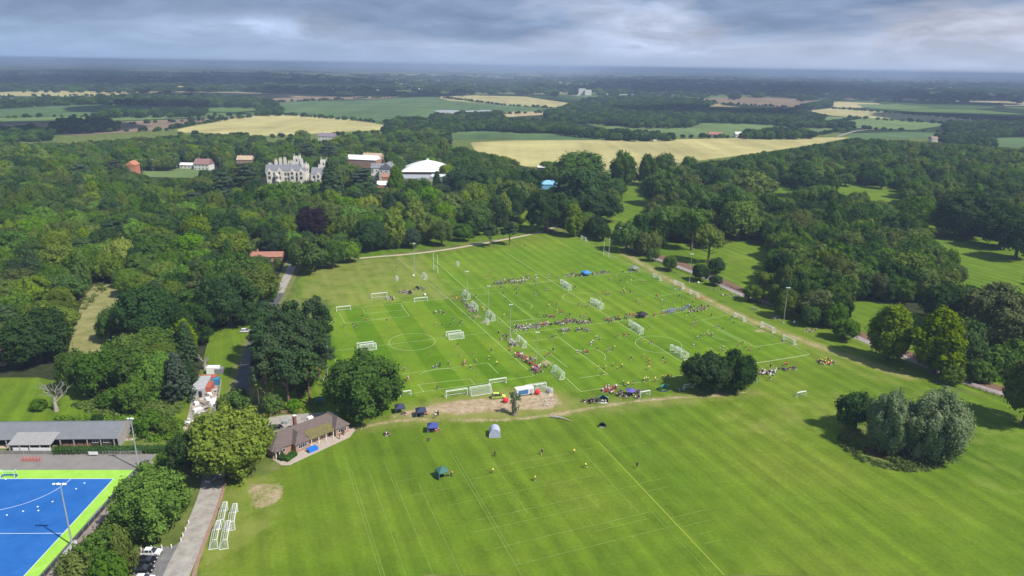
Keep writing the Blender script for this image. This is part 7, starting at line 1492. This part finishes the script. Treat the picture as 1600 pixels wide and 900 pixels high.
ppl('r3', '560,485,W 600,465,W 615,475,G 630,470,W 645,465,W 680,445,w 705,465,W 725,460,G 740,455,B 755,450,G 770,438,o 785,440,o 800,432,o 815,430,o 850,440,k 905,425,k 925,430,n 940,425,k 955,420,k 970,430,k 985,410,r 1000,408,o 1018,405,o 1058,400,k 1105,420,n 1125,415,k 1140,410,n 1155,420,g 1185,415,k 935,480,g 975,480,g 990,485,w 1000,475,g 1075,480,g 1115,480,k 1160,475,g 1165,490,g 960,520,w 895,530,g 865,545,k '
 '1335,405,K 1360,405,K 1395,390,K 1415,385,K 1410,535,o 1465,525,o 1480,540,o 1505,520,o 1235,545,w 1265,560,w 1205,580,w 1190,595,w 1075,665,w 1100,670,w 1135,665,w 1145,675,r 1160,670,r 1240,640,k 1385,630,y 1325,655,g 1345,650,g 875,650,k 1525,720,k 820,695,r 840,685,m 1250,800,y 1310,795,y 1370,775,y 1408,810,y 1445,785,y 1290,845,y 520,645,o 530,640,y 575,695,r 590,700,r 600,690,m 620,700,r 630,725,r 640,705,r 655,710,r 695,725,p 705,730,w '
 '695,815,r 725,800,p 735,815,p 745,790,w 750,830,p 760,805,p 740,840,m 800,790,k 815,785,w 835,780,k 480,520,K 495,525,K 435,555,K 450,560,G 520,600,K 540,605,G 505,480,k 420,510,k 20,435,k 45,390,n 95,435,k 112,410,k 210,390,n 80,610,k 100,690,k 360,655,n 215,680,r 140,745,y 130,775,r 235,735,y 187,795,y 340,715,y 405,765,y 840,280,y 905,265,r 940,335,r 905,330,y 880,370,o 755,350,y 815,365,k 470,360,y 1010,355,k 1113,365,o 725,180,g 440,130,n 570,135,n 1437,70,k 1580,235,y')
ppl('r4', '125,355,o 385,370,y 595,360,o 450,370,g 430,460,o 435,440,o 450,430,w 475,415,w 630,450,p 650,450,p 687,475,k 760,385,k 780,425,k 710,345,w 500,530,k 535,520,p 600,520,w 595,525,p 478,550,w 445,615,w 75,465,k 30,575,o 80,590,o 95,585,o 30,700,o 75,740,o 80,770,o 70,800,y 190,725,k 210,755,o 820,610,o 858,585,o 880,625,o 925,630,o 990,645,o 902,655,o 922,710,o 665,645,w 690,655,w 695,630,w 590,650,w 1185,575,m '
 '975,840,W 1000,840,G 1020,845,W 1040,840,W 1060,835,G 1085,850,W 1100,830,K 1085,790,k 1080,895,k 1205,770,o 1222,770,o 1190,805,K 1250,800,K 1295,800,K 1500,755,Y 1520,740,Y 1540,745,Y 1550,765,Y 1570,750,K 1590,745,Y 1585,765,R 705,185,Y 730,185,Y 780,200,W 800,205,B 620,140,W 650,145,G 940,300,W 960,310,G 1110,370,P 1130,380,W 1160,375,K 1385,480,O 1410,485,W 1440,485,O')
ppl('r6', '1145,580,y 1165,570,w 1185,575,y 1250,575,y 945,605,y 965,610,n 990,625,y 1045,605,n 750,680,R 770,670,R 790,685,R 810,680,R 830,690,R 850,670,r 845,690,W 575,780,K 600,775,K 640,780,K 665,785,K 910,720,K 935,715,N 950,730,K 975,740,W 1000,700,K 1030,710,N 1080,740,K 745,780,W 775,775,W 1480,670,G 1325,550,y 1350,550,y 1375,545,o 1405,550,y')
ppl('r5', '745,80,G 785,65,k 440,110,p 480,205,p 760,285,k 1020,50,p 865,45,g 255,720,G 280,725,K 675,780,K 745,530,w 740,560,w 765,545,k 640,530,O 600,550,T 700,690,R 730,690,R 765,680,P 430,530,K')
ppl('px', '773,711,k 847,708,k 897,707,y 770,737,y 836,749,y 915,729,y 995,729,k 706,742,o 531,683,k 537,677,k 502,684,k 530,676,k')
ppl('l2', '650,420,e 655,370,g 735,450,e 810,435,k 835,455,n 885,370,k 925,400,o 1090,400,r 680,495,n 755,530,g 1490,335,w 1535,330,w 1560,340,n 1495,435,y 1550,445,k 1450,680,r 1530,775,k 1500,785,g 1235,815,p 1265,890,p 575,880,y 505,875,t 560,905,b')
LMS = [('the sand patch', 770, 635), ('the purple parasol', 985, 612), ('the pair of oaks', 1125, 590), ('the near centre circle', 1029, 538), ('the far centre circle', 909, 466), ('the bright blue gazebo', 916, 430), ('the grey gazebo', 991, 422), ('the black shelter', 1003, 495),
       ('the striped pitch circle', 644, 534), ('the big oak', 573, 605), ('the near left rugby posts', 681, 420), ('the third touchline goal', 1083, 462), ('the nearest touchline goal', 1231, 533), ('the second central mast', 763, 500), ('the nearest central mast', 838, 572), ('the first central mast', 730, 476),
       ('the near circle goals', 995, 515), ('the near left penalty arc', 911, 556), ('the green gazebo', 691, 742), ('the yellow line', 960, 720), ('the pale-grass mast', 648, 428), ('the roadside mast', 1224, 505), ('the pavilion', 500, 680), ('the right penalty arc', 1139, 521), ('the far spectators line', 812, 440), ('the middle spectators line', 880, 508)]
ORD = ['', 'second ', 'third ', 'fourth ', 'fifth ', 'sixth ', 'seventh ', 'eighth ', 'ninth ', 'tenth ', 'eleventh ', 'twelfth ', 'thirteenth ', 'fourteenth ', 'fifteenth ']
def name_apart(items, lms):
    """items: (object, phrase, px, py) -> a label of its own for each, by the nearest thing one can find"""
    gr = {}
    for o, ph, x, y in items:
        lm = min(lms, key=lambda l: (l[1] - x) ** 2 + 3 * (l[2] - y) ** 2); dx, dy = x - lm[1], y - lm[2]; dr = ('right of' if dx > 0 else 'left of') if abs(dx) > 1.5 * abs(dy) else ('in front of' if dy > 0 else 'behind')
        gr.setdefault((ph, lm[0], dr), []).append((math.hypot(dx, dy), o))
    for (ph, l, dr), v in gr.items():
        v.sort(key=lambda q: q[0])
        for i, (_, o) in enumerate(v): o['label'] = '%snearest %s, %s %s' % (ORD[min(i, 14)], ph, dr, l) if len(v) > 1 else '%s %s %s' % (ph, dr, l)
g = random.Random(99); items = []; PSRC = {}; crowd = []
g2 = random.Random(12)
for x, y, c, sit in list(PEOPLE):                       # the touchline crowds stand two and three deep
    if sit or (495 < y < 522 and 800 < x < 930) or (436 < y < 446 and 770 < x < 830) or (555 < y < 590 and 790 < x < 850):
        for _ in range(g2.choice((1, 1, 2, 3))): PEOPLE.append((x + g2.uniform(-5, 5), y + g2.uniform(-1.6, 1.6), g2.choice([c, c, 'black', 'navy', 'white', 'grey']), sit))
for (xa, ya), (xb, yb), n_, cs in (((772, 440), (832, 437), 26, 'white navy grey black'), ((884, 431), (1000, 425), 30, 'black navy grey blue'), ((803, 513), (862, 507), 34, 'white grey blue navy white'), ((866, 505), (925, 502), 34, 'navy black grey navy'), ((945, 501), (1010, 494), 24, 'black navy red grey'), ((1036, 489), (1080, 481), 34, 'blue blue white'), ((1076, 485), (1110, 480), 20, 'black navy'),
        ((722, 470), (748, 492), 26, 'white grey black'), ((788, 528), (806, 541), 16, 'black navy grey'), ((806, 553), (845, 582), 34, 'red maroon white orange grey'), ((945, 610), (965, 606), 16, 'red white'), ((967, 618), (1010, 612), 22, 'black navy'), ((1180, 584), (1212, 582), 18, 'white grey'), ((1278, 566), (1298, 566), 14, 'yellow yellow maroon'), ((622, 458), (668, 452), 16, 'black green grey'), ((918, 630), (950, 624), 14, 'black navy')):
    for _ in range(n_):
        t_ = g2.random(); PEOPLE.append((xa + (xb - xa) * t_ + g2.uniform(-1, 1), ya + (yb - ya) * t_ + g2.uniform(-2.0, 2.2), g2.choice(cs.split()), g2.random() < .5))
PEOPLE.sort(key=lambda t: -t[1])
for i, (x, y, c, sit) in enumerate(PEOPLE):
    ps = 'sitting' if sit else g.choice(['standing', 'standing with feet apart', 'walking', 'running', 'running', 'stretching arms out'] if 430 < y < 620 else ['standing', 'walking', 'running'])
    p = P(x, y); hgt = g.uniform(1.55, 1.9); sh_ = g.choice(['black', 'navy', 'white', 'black']) if c not in ('red', 'yellow', 'orange') else g.choice(['black', c if c == 'red' else 'black', 'navy'])
    if i >= 300: crowd.append((p, ps, c, sh_, hgt, g.random() * 6.28)); continue
    o = link_mesh('person', PM[ps], None, (p.x, p.y, .02), g.random() * 6.28); o.scale = (hgt * 1.08,) * 3
    for k, m_ in enumerate((g.choice(SKIN[:2] + SKIN), SHIRT[c], SHORT[sh_], g.choice(HAIR), SHORT[g.choice(['white', 'black', 'navy'])])): o.material_slots[k].link = 'OBJECT'; o.material_slots[k].material = m_
    ph = '%s person in %s top' % (ps.replace(' with feet apart', '').replace('stretching arms out', 'arms-out'), c); tag(o, ph, 'person', 'players and spectators on the pitches'); items.append((o, ph, x, y))
name_apart(items, LMS)
if crowd:
    keys = sorted(SHIRT); mats = [SKIN[0], HAIR[0], SHORT['black'], SHORT['white']] + [SHIRT[k] for k in keys]; V = []; Fc = []; Mi = []
    for p, ps, c, sh_, h, r in crowd:
        em = PM[ps]; base = len(V); co, si = math.cos(r), math.sin(r)
        for v in em.vertices: V.append((p.x + (v.co.x * co - v.co.y * si) * h, p.y + (v.co.x * si + v.co.y * co) * h, .02 + v.co.z * h))
        for f in em.polygons: Fc.append(tuple(base + k for k in f.vertices)); Mi.append({0: 0, 3: 1, 2: 2, 4: 3, 1: 4 + keys.index(c)}[f.material_index])
    me = bpy.data.meshes.new('crowd'); me.from_pydata(V, [], Fc); [me.materials.append(m_) for m_ in mats]; me.polygons.foreach_set('material_index', Mi); tag(link_mesh('crowd', me), 'the farthest players and spectators along the upper pitches', kind='stuff')
print('PEOPLE', len(PEOPLE), 'verts', [len(m.vertices) for m in PM.values()])
it3 = [(o, o['label'].split(' kit bag')[0] + ' kit bag', *PJ(*o.location)[:2]) for o in COL.objects if o.name.startswith('kit_bag')]
name_apart(it3, LMS + [('the blue-topped gazebo', 676, 668), ('the dark navy gazebo', 658, 645), ('the teal shelter', 942, 624), ('the ball tree shade', 1060, 455), ('the seated central crowd', 731, 485)])
it3 = [(o, o['label'].split(' in the distant')[0], *PJ(*o.location)[:2]) for o in COL.objects if o.get('group') == 'cars in the distant car park']
name_apart(it3, [('the dark clad block', 856, 265), ('the blue marquee', 845, 282), ('the car park left end', 812, 268)])
it3 = [(o, 'small white marker cone', *PJ(*o.location)[:2]) for o in COL.objects if o.name.startswith('training_cone')]
name_apart(it3, [('the blue pitch mast lamps', 93, 757), ('the blue pitch corner', 178, 748), ('the left end of the shooting circle', 10, 800), ('the hockey goal', 17, 745)])
# wood trees told apart by what they stand beside
WLM = [('the straw clearing', 145, 495), ('the copper beech', 487, 350), ('the lodge roof', 414, 400), ('the mansion', 455, 275), ('the small sports field', 268, 268), ('the scrapyard', 318, 610), ('the parked white car', 384, 515), ('the bare dead tree', 88, 610), ('the pale flowering tree', 195, 390), ('the pale yellow dome tree', 58, 335), ('the orange brick building', 205, 260),
       ('the white dome', 668, 255), ('the slate house', 604, 265), ('the farmhouse', 510, 215), ('the layered cedar', 130, 270), ('the corner oak', 853, 330), ('the blue marquee', 858, 285), ('the meadow gap', 980, 330), ('the bare-trunked pair', 1058, 350), ('the broad olive tree', 1152, 345), ('the three lone meadow trees', 1340, 285), ('the right-hand mast', 1226, 470),
       ('the ball tree', 1317, 515), ('the twin limes', 1420, 510), ('the long right-hand meadow', 1500, 400), ('the isolated cottage', 1461, 216), ('the round tip oak', 1425, 335), ('the brownish edge oak', 1548, 480), ('the left edge', 5, 420), ('the wide cedar', 385, 285), ('the lane', 450, 440), ('the dark park belt', 1250, 380), ('the right edge', 1595, 300), ('the big wheat field', 1150, 250), ('the left field corner', 10, 240), ('the wood heart', 290, 380), ('the wood slope', 130, 350)]
it2 = [(o, o['label'].replace(' in the scrapyard', ''), *PJ(*o.location)[:2]) for o in COL.objects if (o.get('group') or '').endswith('s in the scrapyard')]
name_apart(it2, [('the corrugated shed', 309, 610), ('the blue container', 338, 598), ('the scrapyard fence', 334, 652), ('the rubble ground', 300, 660)])
for i_, o in enumerate([o for o in COL.objects if (o.get('group') or '').startswith(('tiny buildings', 'rubble stones'))]): pass
it2 = [(o, 'pale rubble stone', *PJ(*o.location)[:2]) for o in COL.objects if o.get('group') == 'rubble stones on the sand'] + [(o, 'tiny pale building', *PJ(*o.location)[:2]) for o in COL.objects if (o.get('group') or '').startswith('tiny buildings')]
name_apart(it2, [('the round sand end', 853, 629), ('the display trailer', 821, 615), ('the old pollard', 803, 640), ('the far factory', 915, 147), ('the far barns', 715, 178), ('the left wheat strips', 100, 145), ('the far left plain', 150, 125), ('the far middle plain', 600, 125), ('the far right plain', 1300, 135), ('the lone far plain centre', 820, 130), ('the brown far field', 1200, 155)])
it2 = []
for o in COL.objects:
    if o.get('group') and o.get('label') == o.get('group') and o.parent is None and 'tree' in o.name or (o.parent is None and o.get('group') == 'pines in the clump left of the striped pitch') or (o.parent is None and o.get('group') == 'scrub round the pond clump'):
        a, b, d = PJ(o.location.x, o.location.y, 8 if 'tree' in o.name else 1); it2.append((o, o['label'].split(' in the ')[0] if 'clump' not in o.get('group') else ('Scots pine' if 'pine' in o.name else 'low scrub'), a, b))
name_apart(it2, WLM + [('the bottom of the pine clump', 450, 600), ('the top of the pine clump', 460, 480), ('the willows', 1420, 700)])
